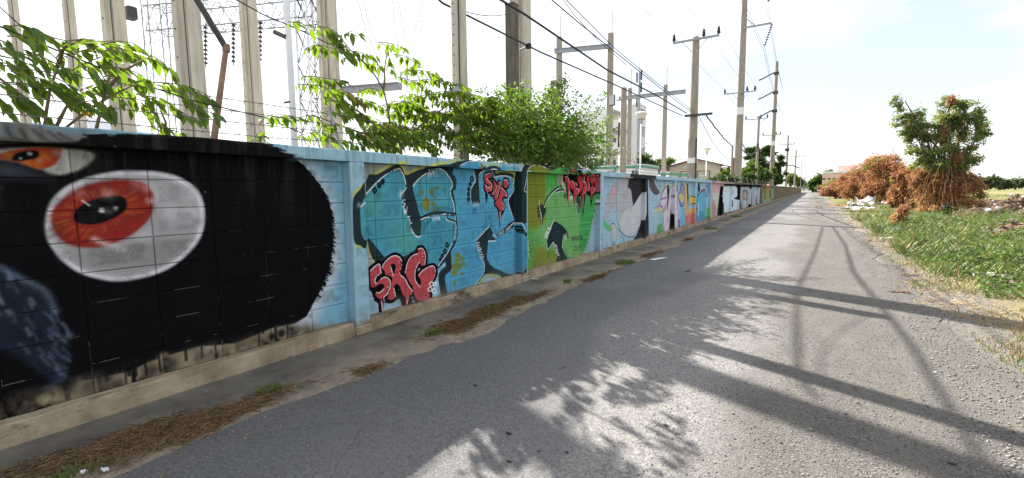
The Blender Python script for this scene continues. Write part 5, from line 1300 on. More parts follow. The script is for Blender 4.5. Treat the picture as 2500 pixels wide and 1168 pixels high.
('l',(16,24,20),1,3,0,12,[(8626,322),(8566,329),(8567,285),(8613,280),(8620,240),(8587,229),(8561,242)]),
('l',(16,24,20),1,5,1,9,[(8741,431),(8819,434)]),
('b',(16,24,20),1,4,8,(8184,233)),
('b',(16,24,20),1,4,8,(8232,233)),
('p',(11,11,13),1,6,0,[(7819,1770),(8109,1748),(8224,1842),(8367,1846),(8416,1776),(9484,1805),(9722,1846),(9909,1793),(9897,1217),(9677,1314),(9437,1386),(9237,1343),(9117,1089),(9057,1323),(8828,1380),(8719,909),(8597,1329),(8374,1332),(8305,1086),(8230,1334),(8101,1437),(8035,1146),(7966,1338),(7908,1576),(7798,1633)]),
('p',(192,60,70),1,5,1,[(7885,1693),(8019,1711),(8088,1637),(8192,1639),(8275,1599),(8300,1508),(8217,1465),(8147,1507),(8112,1532),(8101,1457),(8072,1336),(8058,1196),(8028,1196),(7998,1477),(7975,1586),(7907,1625)]),
('p',(192,60,70),1,5,1,[(8298,1620),(8370,1600),(8444,1549),(8372,1497),(8495,1466),(8508,1393),(8422,1352),(8338,1291),(8316,1178),(8290,1292),(8265,1385),(8276,1467),(8347,1518),(8311,1579)]),
('p',(192,60,70),1,5,1,[(8441,1746),(8615,1761),(8642,1646),(8720,1583),(8670,1498),(8595,1424),(8520,1414),(8494,1477),(8543,1561),(8468,1622)]),
('p',(192,60,70),1,5,1,[(8692,1720),(8781,1754),(8783,1648),(8876,1584),(8892,1477),(8788,1391),(8738,1306),(8728,1113),(8704,1050),(8673,1307),(8622,1350),(8721,1498),(8759,1573),(8668,1646)]),
('p',(192,60,70),1,5,1,[(8860,1767),(9033,1771),(9009,1629),(9039,1498),(8973,1433),(8918,1477),(8956,1585),(8888,1649)]),
('p',(192,60,70),1,5,1,[(9061,1739),(9255,1765),(9272,1655),(9203,1598),(9233,1521),(9305,1476),(9264,1410),(9195,1354),(9142,1233),(9111,1344),(9081,1477),(9176,1565),(9091,1630)]),
('p',(192,60,70),1,5,1,[(9340,1756),(9708,1788),(9726,1708),(9487,1681),(9372,1656),(9418,1544),(9551,1505),(9717,1511),(9719,1430),(9436,1408),(9320,1443),(9317,1566),(9273,1621)]),
('p',(192,60,70),1,5,1,[(9738,1800),(9878,1792),(9875,1382),(9864,1265),(9769,1313),(9690,1384),(9731,1546)]),
('p',(192,60,70),1,5,1,[(7904,1789),(7960,1839),(8086,1843),(8157,1796)]),
('l',(11,11,13),1,5,2,20,[(7870,1788),(7960,1854),(8109,1854),(8180,1797)]),
('l',(232,232,236),1,4,1,12,[(7896,1703),(8007,1706),(8076,1597)]),
('l',(232,232,236),1,4,1,12,[(8192,1639),(8287,1589),(8299,1518)]),
('l',(232,232,236),1,4,1,12,[(8370,1600),(8444,1549)]),
('l',(232,232,236),1,4,1,12,[(8372,1492),(8500,1461),(8496,1393)]),
('l',(232,232,236),1,4,1,12,[(8781,1754),(8776,1647)]),
('l',(232,232,236),1,4,1,12,[(8719,1625),(8863,1595),(8884,1477),(8788,1380)]),
('l',(232,232,236),1,4,1,12,[(9010,1607),(9040,1488),(8973,1433)]),
('l',(232,232,236),1,4,1,12,[(9255,1754),(9272,1655)]),
('l',(232,232,236),1,4,1,12,[(9261,1510),(9305,1465),(9250,1387)]),
('l',(232,232,236),1,4,1,12,[(9678,1787),(9725,1742),(9696,1696)]),
('l',(232,232,236),1,4,1,12,[(9671,1511),(9727,1476),(9704,1430)]),
('l',(232,232,236),1,4,1,12,[(9754,1801),(9861,1815)]),
('l',(232,232,236),1,4,1,12,[(8078,1437),(8051,1216)]),
('l',(232,232,236),1,4,1,12,[(8699,1285),(8709,1060)]),
('l',(232,232,236),1,4,1,12,[(8326,1292),(8316,1127)]),
('p',(11,11,13),1,6,0,[(9415,1657),(9681,1678),(9686,1523),(9462,1522)]),
('p',(20,70,40),1,10,1,[(9408,1386),(9675,1384),(9664,1245),(9561,1178),(9442,1204)]),
('b',(232,232,236),.8,12,12,(9633,1257)),
('p',(84,160,194),1,4,0,[(6101,929),(6172,939),(6316,806),(6337,679),(6349,348),(6307,274),(6093,278)]),
('p',(36,50,54),1,4,0,[(6093,278),(6307,274),(6311,251),(6110,236),(6093,234)]),
('p',(78,140,168),1,6,0,[(6109,902),(6314,946),(6305,209),(6098,142)]),
('p',(36,50,54),1,6,0,[(6305,209),(6106,131),(6106,83),(6304,140)]),
('l',(232,232,236),1,4,1,14,[(6101,929),(6172,941),(6279,808)]),
('l',(16,20,26),1,6,2,26,[(6127,862),(6159,888),(6191,858),(6159,832)]),
('l',(16,20,26),1,6,2,26,[(6178,802),(6210,828),(6243,797),(6210,771)]),
('l',(16,20,26),1,6,2,26,[(6264,757),(6288,776),(6312,753),(6288,734)]),
('l',(36,50,54),1,5,1,14,[(6478,700),(6554,604),(6591,470),(6571,352),(6512,289)]),
('l',(232,232,236),1,3,0,11,[(6506,628),(6548,624),(6509,590),(6551,586)]),
('l',(232,232,236),1,3,0,11,[(6554,551),(6536,571),(6513,567),(6515,544),(6539,536),(6554,551)]),
('l',(232,232,236),1,3,0,11,[(6559,498),(6540,517),(6517,514),(6519,490),(6543,482),(6559,498)]),
('l',(232,232,236),1,3,0,11,[(6561,463),(6519,468),(6522,429)]),
('l',(232,232,236),1,3,0,11,[(6566,409),(6569,370)]),
('l',(232,232,236),1,3,0,11,[(6567,390),(6525,395)]),
('l',(232,232,236),1,3,0,11,[(6570,355),(6550,338),(6573,316)]),
('l',(232,232,236),1,3,0,11,[(6550,338),(6529,341)]),
('l',(70,130,90),.6,8,1,10,[(6201,262),(6199,117)]),
('l',(70,130,90),.6,8,1,10,[(6246,255),(6245,110)]),
('p',(158,188,206),1,6,0,[(9370,0),(22300,0),(22300,2000),(9370,2000)]),
('p',(176,176,182),1,20,1,[(10598,1709),(11534,1751),(11777,1065),(11226,845),(10865,501),(10669,870)]),
('p',(196,196,200),1,8,1,[(12640,1415),(12778,773),(12248,400),(11575,232),(11055,435),(10929,730),(11299,947),(11863,1035)]),
('p',(48,46,48),1,8,0,[(11493,1777),(13096,1781),(13327,15),(11831,98),(12169,236),(12512,526),(12722,892),(12685,1443),(11863,1035),(11673,1446),(11427,1525)]),
('p',(48,46,48),1,6,0,[(11322,1887),(13428,1875),(13597,1758),(11249,1769)]),
('p',(48,46,48),1,4,0,[(12609,1840),(12872,1818),(13002,81),(12736,76)]),
('p',(92,88,92),1,8,1,[(13248,1754),(13610,1761),(13954,1533),(14364,1375),(13863,1300),(13318,1501)]),
('p',(170,170,178),1,16,1,[(10601,1647),(10618,1224),(10092,825),(9868,812),(9949,1237),(10264,1522)]),
('p',(208,158,170),1,10,1,[(10536,1523),(10542,1374),(10273,1279),(10301,1425)]),
('p',(186,186,190),1,8,1,[(10297,642),(10502,653),(10722,461),(10659,262),(10447,281),(10271,446)]),
('l',(60,56,66),1,6,2,14,[(10297,642),(10502,653),(10722,461),(10659,262),(10452,155),(10271,446)]),
('l',(70,66,76),1,8,1,14,[(10641,1523),(10633,872),(10865,501),(11261,126)]),
('l',(90,88,98),.7,18,1,30,[(10792,507),(11412,273),(12170,208)]),
('p',(92,178,104),.8,26,1,[(9709,938),(9901,763),(10368,563),(10169,503),(9717,680)]),
('l',(110,108,118),.5,4,1,5,[(12558,764),(12493,623)]),
('l',(110,108,118),.5,4,1,5,[(10670,1381),(10618,1257)]),
('l',(110,108,118),.5,4,1,5,[(10649,1421),(10597,1297)]),
('l',(110,108,118),.5,4,1,5,[(10818,1560),(10766,1434)]),
('l',(110,108,118),.5,4,1,5,[(10010,456),(9963,339)]),
('l',(110,108,118),.5,4,1,5,[(12359,392),(12295,254)]),
('l',(110,108,118),.5,4,1,5,[(10797,1009),(10745,884)]),
('l',(110,108,118),.5,4,1,5,[(11371,504),(11314,375)]),
('l',(110,108,118),.5,4,1,5,[(10669,929),(10617,806)]),
('l',(110,108,118),.5,4,1,5,[(11394,425),(11337,295)]),
('l',(110,108,118),.5,4,1,5,[(10763,1619),(10712,1494)]),
('l',(110,108,118),.5,4,1,5,[(10970,397),(10916,271)]),
('l',(110,108,118),.5,4,1,5,[(10335,792),(10285,671)]),
('l',(110,108,118),.5,4,1,5,[(10209,1265),(10161,1145)]),
('l',(110,108,118),.5,4,1,5,[(11568,1485),(11511,1352)]),
('l',(110,108,118),.5,4,1,5,[(11094,807),(11040,679)]),
('l',(110,108,118),.5,4,1,5,[(10917,580),(10864,454)]),
('l',(110,108,118),.5,4,1,5,[(12301,1217),(12238,1078)]),
('l',(110,108,118),.5,4,1,5,[(12057,504),(11996,368)]),
('l',(110,108,118),.5,4,1,5,[(11517,779),(11460,648)]),
('l',(110,108,118),.5,4,1,5,[(11442,568),(11385,438)]),
('l',(110,108,118),.5,4,1,5,[(11788,1238),(11729,1104)]),
('l',(110,108,118),.5,4,1,5,[(11695,594),(11636,462)]),
('l',(110,108,118),.5,4,1,5,[(11139,366),(11084,239)]),
('l',(110,108,118),.5,4,1,5,[(10701,875),(10649,751)]),
('l',(110,108,118),.5,4,1,5,[(11435,766),(11378,636)]),
('l',(40,44,52),1,5,1,16,[(9510,535),(9453,425),(9547,300),(9472,192)]),
('p',(176,150,170),.6,20,1,[(14269,1077),(14493,916),(14223,810),(13753,847)]),
('p',(201,194,138),1,16,1,[(13719,867),(14638,882),(14683,791),(13758,791)]),
('l',(160,194,189),.8,24,1,60,[(13820,826),(13863,296)]),
('l',(194,197,160),.8,24,1,60,[(13986,819),(14030,284)]),
('l',(138,182,145),.8,24,1,60,[(14168,812),(14214,271)]),
('l',(130,189,160),.8,24,1,60,[(14348,805),(14396,258)]),
('l',(115,175,115),.8,24,1,60,[(14539,797),(14589,244)]),
('p',(101,160,102),1,20,0,[(14160,352),(14679,436),(14843,85),(14160,111)]),
('p',(30,28,30),1,6,0,[(15016,1558),(15354,1620),(15454,1417),(15373,1050),(15244,789),(15240,1216),(15156,1518)]),
('p',(206,196,206),1,5,0,[(14500,1227),(14733,1420),(15055,1548),(15170,1538),(15217,1054),(15282,788),(15373,1050),(15493,1417),(15637,1571),(15758,1578),(15971,1520),(16414,1381),(16593,977),(16741,88),(16658,28),(15877,66),(15708,897),(15591,464),(15565,90),(14894,101),(14759,749),(14672,910),(14452,976)]),
('p',(24,22,24),1,5,0,[(15814,1592),(16390,1585),(16542,1413),(16414,1375),(16064,1436)]),
('p',(24,22,24),1,5,0,[(15690,908),(15790,579),(15894,65),(15567,79),(15627,504)]),
('l',(30,26,30),1,8,1,34,[(15054,1554),(14733,1420),(14500,1227),(14452,976),(14672,910),(14759,749),(14894,101)]),
('l',(30,26,30),1,8,1,34,[(15636,1577),(15460,1356),(15373,1050),(15282,788)]),
('l',(30,26,30),1,8,1,34,[(16527,1543),(16598,934),(16709,754)]),
('l',(128,96,132),1,10,1,40,[(14505,1168),(15187,1206)]),
('l',(128,96,132),1,10,1,40,[(14791,807),(15204,1034)]),
('l',(128,96,132),1,10,1,40,[(14796,747),(15268,931)]),
('l',(120,95,130),1,8,1,30,[(15650,1292),(15791,1187)]),
('l',(120,95,130),1,8,1,30,[(15799,1270),(15628,1200)]),
('l',(120,95,130),1,8,1,30,[(15287,512),(15423,401)]),
('l',(120,95,130),1,8,1,30,[(15430,483),(15265,421)]),
('l',(207,200,101),1,14,1,34,[(14833,1527),(15277,1619)]),
('l',(207,200,101),1,14,1,34,[(15553,1605),(16388,1602)]),
('p',(120,160,197),1,6,1,[(17161,1601),(17517,1455),(17601,1180),(17486,931),(17207,849),(16911,969),(16747,1193),(16902,1434)]),
('p',(213,189,115),1,14,1,[(16790,1214),(17054,1322),(17448,1228),(17607,1134),(17331,1003),(16993,1056)]),
('p',(194,130,138),1,14,1,[(17137,1567),(17413,1500),(17482,1341),(17246,1298)]),
('p',(145,130,175),1,10,1,[(16801,1126),(17090,1032),(17109,874),(16914,947)]),
('l',(36,30,36),1,8,2,44,[(17154,1656),(17563,1478),(17651,1180),(17536,918),(17159,850),(16893,970),(16720,1194),(16902,1434)]),
('p',(111,179,216),1,6,0,[(17096,830),(17573,860),(17691,486),(17841,103),(17111,84)]),
('p',(209,173,111),1,8,0,[(17668,1661),(17988,1687),(18208,982),(18229,673),(19092,763),(19143,414),(17798,434),(17649,811)]),
('p',(201,123,115),1,60,0,[(17789,504),(19067,542),(19199,36),(17995,93),(17822,245)]),
('p',(216,189,101),1,6,1,[(18712,1224),(18977,1160),(19010,938),(18742,860),(18450,1000),(18484,1143)]),
('l',(60,50,36),1,8,2,30,[(18712,1224),(18977,1160),(19010,938),(18742,860),(18450,1000),(18484,1143)]),
('p',(30,26,28),1,6,0,[(17886,1686),(18074,1664),(18288,1170),(18247,696),(18057,1174)]),
('l',(36,30,34),1,8,1,30,[(17649,811),(17741,483),(17872,101)]),
('p',(132,105,152),1,6,0,[(16705,401),(17024,417),(17067,65),(16742,77)]),
('l',(113,167,130),.8,50,1,70,[(18464,1668),(18541,1502),(18840,1332)]),
('p',(81,147,179),1,6,0,[(19145,1564),(19790,1591),(19971,1222),(20581,1372),(21166,1464),(21400,1314),(21582,681),(21553,46),(20154,64),(19308,79),(19127,911)]),
('p',(111,175,204),.8,60,1,[(20091,1246),(21330,1315),(21511,683),(21260,528),(20065,628)]),
('p',(189,108,111),1,10,1,[(20581,1372),(21169,1450),(21330,1315)]),
('p',(24,28,34),1,6,0,[(19141,1588),(19667,1603),(19675,1553),(19151,1527)]),
('p',(24,28,34),1,6,0,[(19833,1705),(20142,1709),(20374,1451),(20204,1323),(19943,1401)]),
('l',(24,30,36),1,8,1,50,[(19911,1210),(20581,1372),(21210,1450),(21470,1314),(21654,678),(21620,70)]),
('l',(24,30,36),1,8,1,50,[(19222,660),(19957,683)]),
('p',(200,196,200),1,6,1,[(20024,887),(20221,830),(20229,387),(20077,394)]),
('p',(120,176,207),1,8,1,[(21715,1532),(22041,1575),(22041,1338),(21708,1174)]),
('l',(28,34,40),1,8,2,44,[(21502,1532),(22068,1589),(22085,1337),(21713,1147)]),
('p',(120,181,138),1,60,1,[(21654,678),(22578,475),(22655,68),(21764,62)]),
('p',(98,164,101),1,40,0,[(21724,287),(22694,268),(22730,78),(21763,67)]),
('b',(220,230,236),.7,50,60,(14640,1644)),
('b',(220,230,236),.7,50,60,(17489,1671)),
('b',(220,230,236),.7,50,60,(20656,1701)),
('b',(220,230,236),.7,50,60,(21056,1704)),
('b',(220,230,236),.7,50,60,(21400,1708)),
('p',(150,138,118),1,6,0,[(22300,0),(70000,0),(70000,2000),(22300,2000)]),
('p',(176,166,158),1,6,0,[(22300,0),(29500,0),(29500,2000),(22300,2000)]),
('p',(140,134,122),1,6,0,[(22300,1760),(70000,1760),(70000,2000),(22300,2000)]),
('p',(206,170,172),1,60,1,[(23141,1744),(25417,1746),(25067,1075),(23457,980)]),
('p',(190,200,190),.8,120,1,[(23401,1256),(24907,1243),(24739,623),(23489,821)]),
('p',(200,120,121),.85,120,1,[(23301,944),(23938,810),(24121,480),(23860,86),(23471,87)]),
('p',(22,22,24),1,30,0,[(25266,1577),(26476,1734),(31823,1755),(38740,1779),(46463,1816),(47251,218),(39379,163),(32311,173),(26588,121),(24665,127)]),
('p',(60,58,56),.6,40,0,[(29500,1765),(58000,1765),(58000,1850),(29500,1850)]),
('p',(202,216,224),1,30,0,[(25495,1408),(26502,1625),(30924,1634),(31559,1495),(31647,1081),(31317,931),(30417,921),(31927,790),(32212,176),(30280,174),(29025,176),(26781,179),(26577,743),(25751,850),(25371,1112)]),
('p',(18,18,20),1,24,0,[(25612,1173),(26335,1187),(26366,1055),(25842,1020)]),
('p',(18,18,20),1,24,0,[(28738,1423),(29783,1446),(29863,1164),(28812,1150)]),
('p',(18,18,20),1,24,0,[(28931,827),(29928,811),(30035,432),(29005,429)]),
('p',(18,18,20),1,24,0,[(30409,946),(31871,974),(31919,817),(30248,899)]),
('p',(202,216,224),1,30,0,[(33271,1604),(37991,1605),(38721,1124),(38715,435),(37465,223),(35306,118),(34163,187),(33363,680),(33145,1226)]),
('l',(70,80,90),1,30,2,70,[(34074,1108),(35564,1382),(37535,1073),(36074,619)]),
('p',(206,190,176),1,30,1,[(34515,1104),(35585,1324),(37147,1077),(36053,678)]),
('p',(18,18,20),1,24,1,[(35366,1411),(36398,1409),(36425,996),(35708,976)]),
('p',(194,130,102),1,30,1,[(35046,871),(36603,845),(36074,619)]),
('p',(202,216,224),1,30,0,[(39657,1610),(41936,1634),(42201,1398),(43525,1430),(43959,1623),(45063,1573),(45703,221),(43911,197),(43434,874),(42261,889),(42261,140),(40184,170)]),
('p',(187,86,81),1,40,0,[(47736,1919),(49608,1936),(50137,945),(48223,964)]),
('p',(145,194,175),1,40,0,[(48446,1348),(50375,1343),(50922,329),(48949,371)]),
('p',(197,194,86),1,40,0,[(51550,1830),(53724,1844),(54350,773),(52124,800)]),
('p',(189,187,78),1,40,0,[(51985,1050),(54198,1032),(54838,-61),(52570,0)]),
('p',(212,160,115),1,40,0,[(53775,1844),(56135,1860),(56823,742),(54403,772)]),
('p',(197,160,130),1,40,0,[(54251,1032),(56656,1013),(57359,-129),(54892,-63)]),
('p',(145,182,152),1,40,0,[(57240,1551),(59908,1554),(60698,358),(57957,407)]),
('p',(160,197,167),1,40,0,[(59656,1554),(62549,1557),(63414,310),(60439,362)]),
('p',(152,197,179),1,60,0,[(49410,479),(58077,404),(57772,-48),(49661,-2)]),
('b',(194,189,130),.8,150,150,(32519,1721)),
('b',(194,189,130),.8,150,150,(39024,1765)),
('b',(194,189,130),.8,150,150,(26018,1676))]
# ================================================================== materials
IA = to_image('wall_paint_near', paint_wall(OPS, -3.4, 22.4, 250))
IB = to_image('wall_paint_far', paint_wall(OPS, 22.3, 66.3, 70))
def wallmat(name, mode):
    n = NT(name); x, y, z = n.xyz()
    def img(im, a, b):
        c = n.n('ShaderNodeCombineXYZ'); n.put(c.inputs[0], n.mr(y, a, b)); n.put(c.inputs[1], n.math('DIVIDE', z, 2.0))
        t = n.n('ShaderNodeTexImage', image=im, extension='EXTEND', interpolation='Linear'); n.put(t.inputs[0], c.outputs[0]); return t.outputs[0]
    c = n.mix(n.math('GREATER_THAN', y, 22.35), img(IA, -3.4, 22.4), img(IB, 22.3, 66.3))
    grit = n.noise(170, 3, .6)                                    # open pores of the blocks where the spray missed
    pores = n.ramp(grit, [(.58, 0.), (.72, 1.)])
    zone = n.ramp(n.noise(3.2, 4, .6), [(.42, 0.), (.66, 1.)])
    c = n.mix(n.math('MULTIPLY', n.math('MULTIPLY', pores, zone), .5), c, n.mix(.6, c, (.06, .06, .055)))
    wear = n.ramp(n.noise(13, 6, .75), [(.66, 0.), (.72, 1.)])
    c = n.mix(n.math('MULTIPLY', n.math('MULTIPLY', wear, n.mr(z, 1.2, 1.7, .3, 1.)), .2), c, (.33, .32, .29))
    streak = n.ramp(n.noise(7, 5, .65, stretch=(1, 1.6, .16)), [(.5, 0.), (.75, 1.)])   # black mould runs below the coping
    top = n.mr(z, 1.05, 1.80)
    c = n.mix(n.math('MULTIPLY', n.math('MULTIPLY', streak, top), .72), c, (.035, .034, .03))
    foot = n.math('MULTIPLY', n.mr(z, .30, .10), n.ramp(n.noise(5, 5, .7), [(.45, 0.), (.62, 1.)]))
    c = n.mix(n.math('MULTIPLY', foot, .75), c, (.17, .14, .10))
    if mode == 'mortar':
        c = n.mix(n.math('MULTIPLY', n.ramp(n.noise(4.5, 4, .7), [(.52, 0.), (.60, 1.)]), n.mr(z, 1.2, .2, .05, .75)), n.mix(.45, c, (.008, .008, .008)), (.30, .27, .22))
    if mode == 'post':
        low = n.math('MULTIPLY', n.mr(z, .16, .09), 1.)
        c = n.mix(low, c, n.mix(n.ramp(n.noise(14, 5), [(.35, 0.), (.65, 1.)]), (.16, .125, .085), (.34, .28, .20)))
    n.bump(n.math('ADD', n.math('MULTIPLY', grit, .5), n.noise(38, 5, .6)), .32 if mode != 'mortar' else .6, .008)
    return n.done(c, .88, 0, .08)
M_block = wallmat('painted_block', 'block'); M_mortar = wallmat('painted_mortar', 'mortar'); M_post = wallmat('painted_concrete', 'post')
def kerbmat():
    n = NT('kerb_concrete'); a = n.noise(3.2, 6, .65); c = n.mix(n.ramp(a, [(.35, 0.), (.65, 1.)]), (.22, .165, .11), (.42, .34, .245))
    c = n.mix(n.math('MULTIPLY', n.ramp(n.noise(4.5, 6, .7, stretch=(1, .35, 1)), [(.56, 0.), (.64, 1.)]), .8), c, (.045, .04, .033))
    c = n.mix(n.math('MULTIPLY', n.ramp(n.noise(60, 3, .6), [(.6, 0.), (.75, 1.)]), .5), c, (.1, .085, .065))
    n.bump(n.noise(26, 7, .7), .7, .02); return n.done(c, .9, 0, .2)
M_kerb = kerbmat()
def roadmat():
    n = NT('road_asphalt'); x, y, z = n.xyz()
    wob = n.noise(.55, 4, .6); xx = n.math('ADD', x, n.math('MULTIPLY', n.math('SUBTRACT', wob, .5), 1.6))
    gravel = n.mr(xx, -.62, -.15)                                    # the right half is worn down to loose gravel
    fine = n.noise(210, 2, .7); mid = n.noise(70, 4, .7); big = n.noise(1.1, 5, .6)
    vor = n.n('ShaderNodeTexVoronoi', Scale=105.); n.put(vor.inputs['Vector'], n.P()); chips = vor.outputs['Color']
    chipv = n.n('ShaderNodeSeparateColor'); n.put(chipv.inputs[0], chips); cv = chipv.outputs[0]
    asp = n.mix(n.ramp(cv, [(.0, 0.), (1., 1.)]), (.05, .052, .058), (.205, .20, .197))
    asp = n.mix(n.ramp(big, [(.3, 0.), (.7, .55)]), asp, (.135, .132, .13))
    asp = n.mix(n.math('MULTIPLY', n.ramp(fine, [(.62, 0.), (.72, 1.)]), .5), asp, (.36, .34, .31))
    grv = n.mix(cv, (.055, .051, .046), (.275, .255, .228)); grv = n.mix(n.ramp(mid, [(.40, 0.), (.62, 1.)]), grv, (.10, .094, .088))
    track = n.ramp(n.noise(1.0, 3, .5, stretch=(2.6, .12, 1)), [(.36, 0.), (.68, 1.)])          # wheel tracks run along the road
    grv = n.mix(n.math('MULTIPLY', track, .6), grv, (.135, .126, .116))
    dust = n.math('MULTIPLY', n.ramp(n.noise(2.1, 6, .65, stretch=(1.4, .5, 1)), [(.48, 0.), (.68, 1.)]), gravel)
    grv = n.mix(n.math('MULTIPLY', dust, .55), grv, (.20, .18, .155))
    asp = n.mix(n.mr(xx, -2.5, -1.25), asp, n.mix(1., asp, (1.5, 1.46, 1.41), 'MULTIPLY'))          # sunlit strip's extra brightness put into the colour, plus some wear
    patch_ = n.ramp(n.noise(.34, 3, .5, stretch=(1, .45, 1)), [(.50, 0.), (.54, 1.)]); asp = n.mix(n.math('MULTIPLY', patch_, .42), asp, (.085, .085, .09))
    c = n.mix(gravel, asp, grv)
    oil = n.ramp(n.noise(2.6, 3, .6), [(.70, 0.), (.745, 1.)]); c = n.mix(n.math('MULTIPLY', oil, .7), c, (.045, .045, .048))
    crk = n.n('ShaderNodeTexVoronoi', feature='DISTANCE_TO_EDGE', Scale=1.5)
    n.put(crk.inputs['Vector'], n.mix(.22, n.P(), n.noise(2.5, 4, out=1)))
    crack = n.math('MULTIPLY', n.ramp(crk.outputs['Distance'], [(.002, 1.), (.012, 0.)]), n.ramp(n.noise(.5, 3), [(.52, 0.), (.62, 1.)]))
    c = n.mix(n.math('MULTIPLY', crack, .45), c, (.05, .05, .05))
    h = n.math('ADD', n.math('MULTIPLY', cv, .5), n.math('MULTIPLY', mid, n.mr(gravel, 0, 1, .3, 1.6)))
    n.bump(h, .75, .016); return n.done(c, .88, 0, .25)
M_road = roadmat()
def vergemat():
    n = NT('verge_concrete'); x, y, z = n.xyz()
    c = n.mix(n.ramp(n.noise(1.6, 6, .65), [(.32, 0.), (.66, 1.)]), (.06, .057, .053), (.20, .18, .15))
    sand = n.math('MULTIPLY', n.mr(n.math('ADD', x, n.math('MULTIPLY', n.math('SUBTRACT', n.noise(1.3, 4), .5), .9)), -3.42, -3.05), n.ramp(n.noise(5, 5, .7), [(.3, 0.), (.6, 1.)]))
    c = n.mix(n.math('MULTIPLY', sand, .85), c, n.mix(n.noise(120, 3, .7), (.20, .16, .11), (.42, .35, .26)))
    c = n.mix(n.math('MULTIPLY', n.ramp(n.noise(90, 3, .7), [(.6, 0.), (.72, 1.)]), .5), c, (.30, .28, .24))
    n.bump(n.noise(45, 6, .7), .6, .012); return n.done(c, .92, 0, .2)
M_verge = vergemat()
def groundmat():
    n = NT('field_soil'); x, y, z = n.xyz(); big = n.noise(.35, 6, .62); fine = n.noise(24, 5, .7)
    dry = n.mix(fine, (.17, .13, .075), (.36, .29, .17)); grn = n.mix(fine, (.045, .075, .02), (.12, .155, .05))
    c = n.mix(n.ramp(n.math('ADD', n.math('MULTIPLY', big, .75), n.math('MULTIPLY', n.noise(2.6, 5, .7), .25)), [(.42, 0.), (.56, 1.)]), dry, grn)
    far = n.mix(n.ramp(n.noise(.03, 4, .6, stretch=(.35, 1.4, 1)), [(.42, 0.), (.58, 1.)]), (.125, .155, .05), (.25, .21, .10))
    c = n.mix(n.mr(y, 30, 70), c, far)
    grit = n.math('MULTIPLY', n.mr(n.math('ADD', x, n.math('MULTIPLY', n.math('SUBTRACT', n.noise(.9, 4), .5), 1.3)), 2.15, 1.5), 1.)
    c = n.mix(grit, c, n.mix(fine, (.125, .118, .11), (.26, .24, .215)))
    n.bump(n.noise(14, 7, .75), .8, .05); return n.done(c, .95, 0, .15)
M_ground = groundmat()
M_pole = simple('pole_concrete', (.30, .262, .215), .85, .22, 3, .2, stretch=(2.5, 2.5, .5))
def colmat():
    n = NT('column_concrete'); a = n.noise(4, 5, .6, stretch=(2, 2, .35)); c = n.mix(n.ramp(a, [(.3, 0.), (.7, 1.)]), (.42, .38, .32), (.62, .57, .485))
    st = n.ramp(n.noise(5, 4, .6, stretch=(2.2, 2.2, .12)), [(.58, 0.), (.72, 1.)]); c = n.mix(n.math('MULTIPLY', st, .35), c, (.16, .14, .11))
    n.bump(n.noise(22, 6), .3, .01); return n.done(c, .88, 0, .2)
M_col = colmat()
M_darkcol = simple('mouldy_concrete', (.12, .108, .088), .9, .4, 5, .3, stretch=(2, 2, .4))
M_steel = simple('galvanised_steel', (.30, .315, .33), .5, .2, 8, 0, .6)
M_dsteel = simple('dark_steel', (.075, .07, .07), .6, .3, 6, 0, .3)
M_rust = simple('rusty_red_steel', (.22, .085, .06), .75, .45, 7, .2)
M_oldred = simple('faded_red_paint', (.24, .135, .10), .8, .35, 9, .2)
M_whitepole = simple('white_painted_steel', (.72, .74, .80), .45, .08, 3)
M_white = simple('white_paint', (.78, .78, .77), .7, .06, 1.2)
M_greywall = simple('pale_grey_plaster', (.64, .64, .65), .8, .08, .7)
M_green = simple('green_trim', (.10, .30, .19), .6, .15, 2)
M_cream = simple('cream_plaster', (.66, .58, .44), .8, .08, 1)
M_roofr = simple('maroon_roof', (.17, .055, .045), .7, .25, 4)
M_gable = simple('gable_board', (.66, .60, .52), .7, .08, 2, stretch=(1, 1, 6))
M_dark = simple('dark_opening', (.035, .035, .04), .5, .2, 2)
M_glass = simple('window_glass', (.05, .06, .07), .12, .2, 1, spec=.6)
M_pink = simple('pink_plaster', (.68, .48, .42), .8, .1, 1)
M_cable = simple('black_cable', (.018, .018, .02), .6, .2, 30)
M_wire = simple('bare_wire', (.22, .23, .25), .5, .2, 30, 0, .6)
M_barb = simple('barbed_wire', (.16, .135, .115), .6, .3, 30, 0, .5)
M_ins = simple('insulator_brown', (.028, .022, .024), .25, .2, 10, spec=.6)
M_lamp = simple('lamp_cover', (.66, .62, .52), .4, .08, 4)
M_lampg = simple('lamp_glass', (.45, .48, .48), .2, .1, 4, spec=.6)
M_bark = simple('bark', (.13, .10, .07), .9, .35, 14, .6, stretch=(1, 1, .25))
M_stem = simple('green_brown_stem', (.16, .12, .06), .8, .3, 14, .3)
M_leafA = leafmat('broad_leaf', (.024, .07, .012), (.085, .15, .026), (.25, .40, .022), .42)
M_leafY = leafmat('yellow_leaf', (.32, .20, .02), (.42, .16, .03), (.6, .36, .03), .4)
M_leafB = leafmat('small_leaf', (.022, .065, .012), (.085, .15, .028), (.20, .36, .025), .38)
M_leafD = leafmat('dark_tree_leaf', (.022, .055, .014), (.075, .125, .035), (.07, .16, .015), .3)
M_leafF = leafmat('hazed_tree_leaf', (.06, .095, .05), (.14, .18, .10), (.15, .22, .08), .35)  # air haze put into the leaf colour of the horizon trees
M_leafM = leafmat('mid_tree_leaf', (.05, .10, .02), (.16, .21, .045), (.22, .34, .03), .38)
M_leafL = leafmat('feathery_leaf', (.06, .115, .04), (.19, .25, .10), (.38, .5, .12), .5)
M_dead = leafmat('dead_leaf', (.20, .088, .048), (.48, .255, .145), (.58, .26, .12), .4, .8)
M_deadL = leafmat('dead_vine', (.38, .22, .10), (.62, .42, .22), (.8, .48, .2), .42, .8)
M_grass = leafmat('grass_blade', (.06, .105, .022), (.17, .22, .06), (.22, .32, .05), .36)
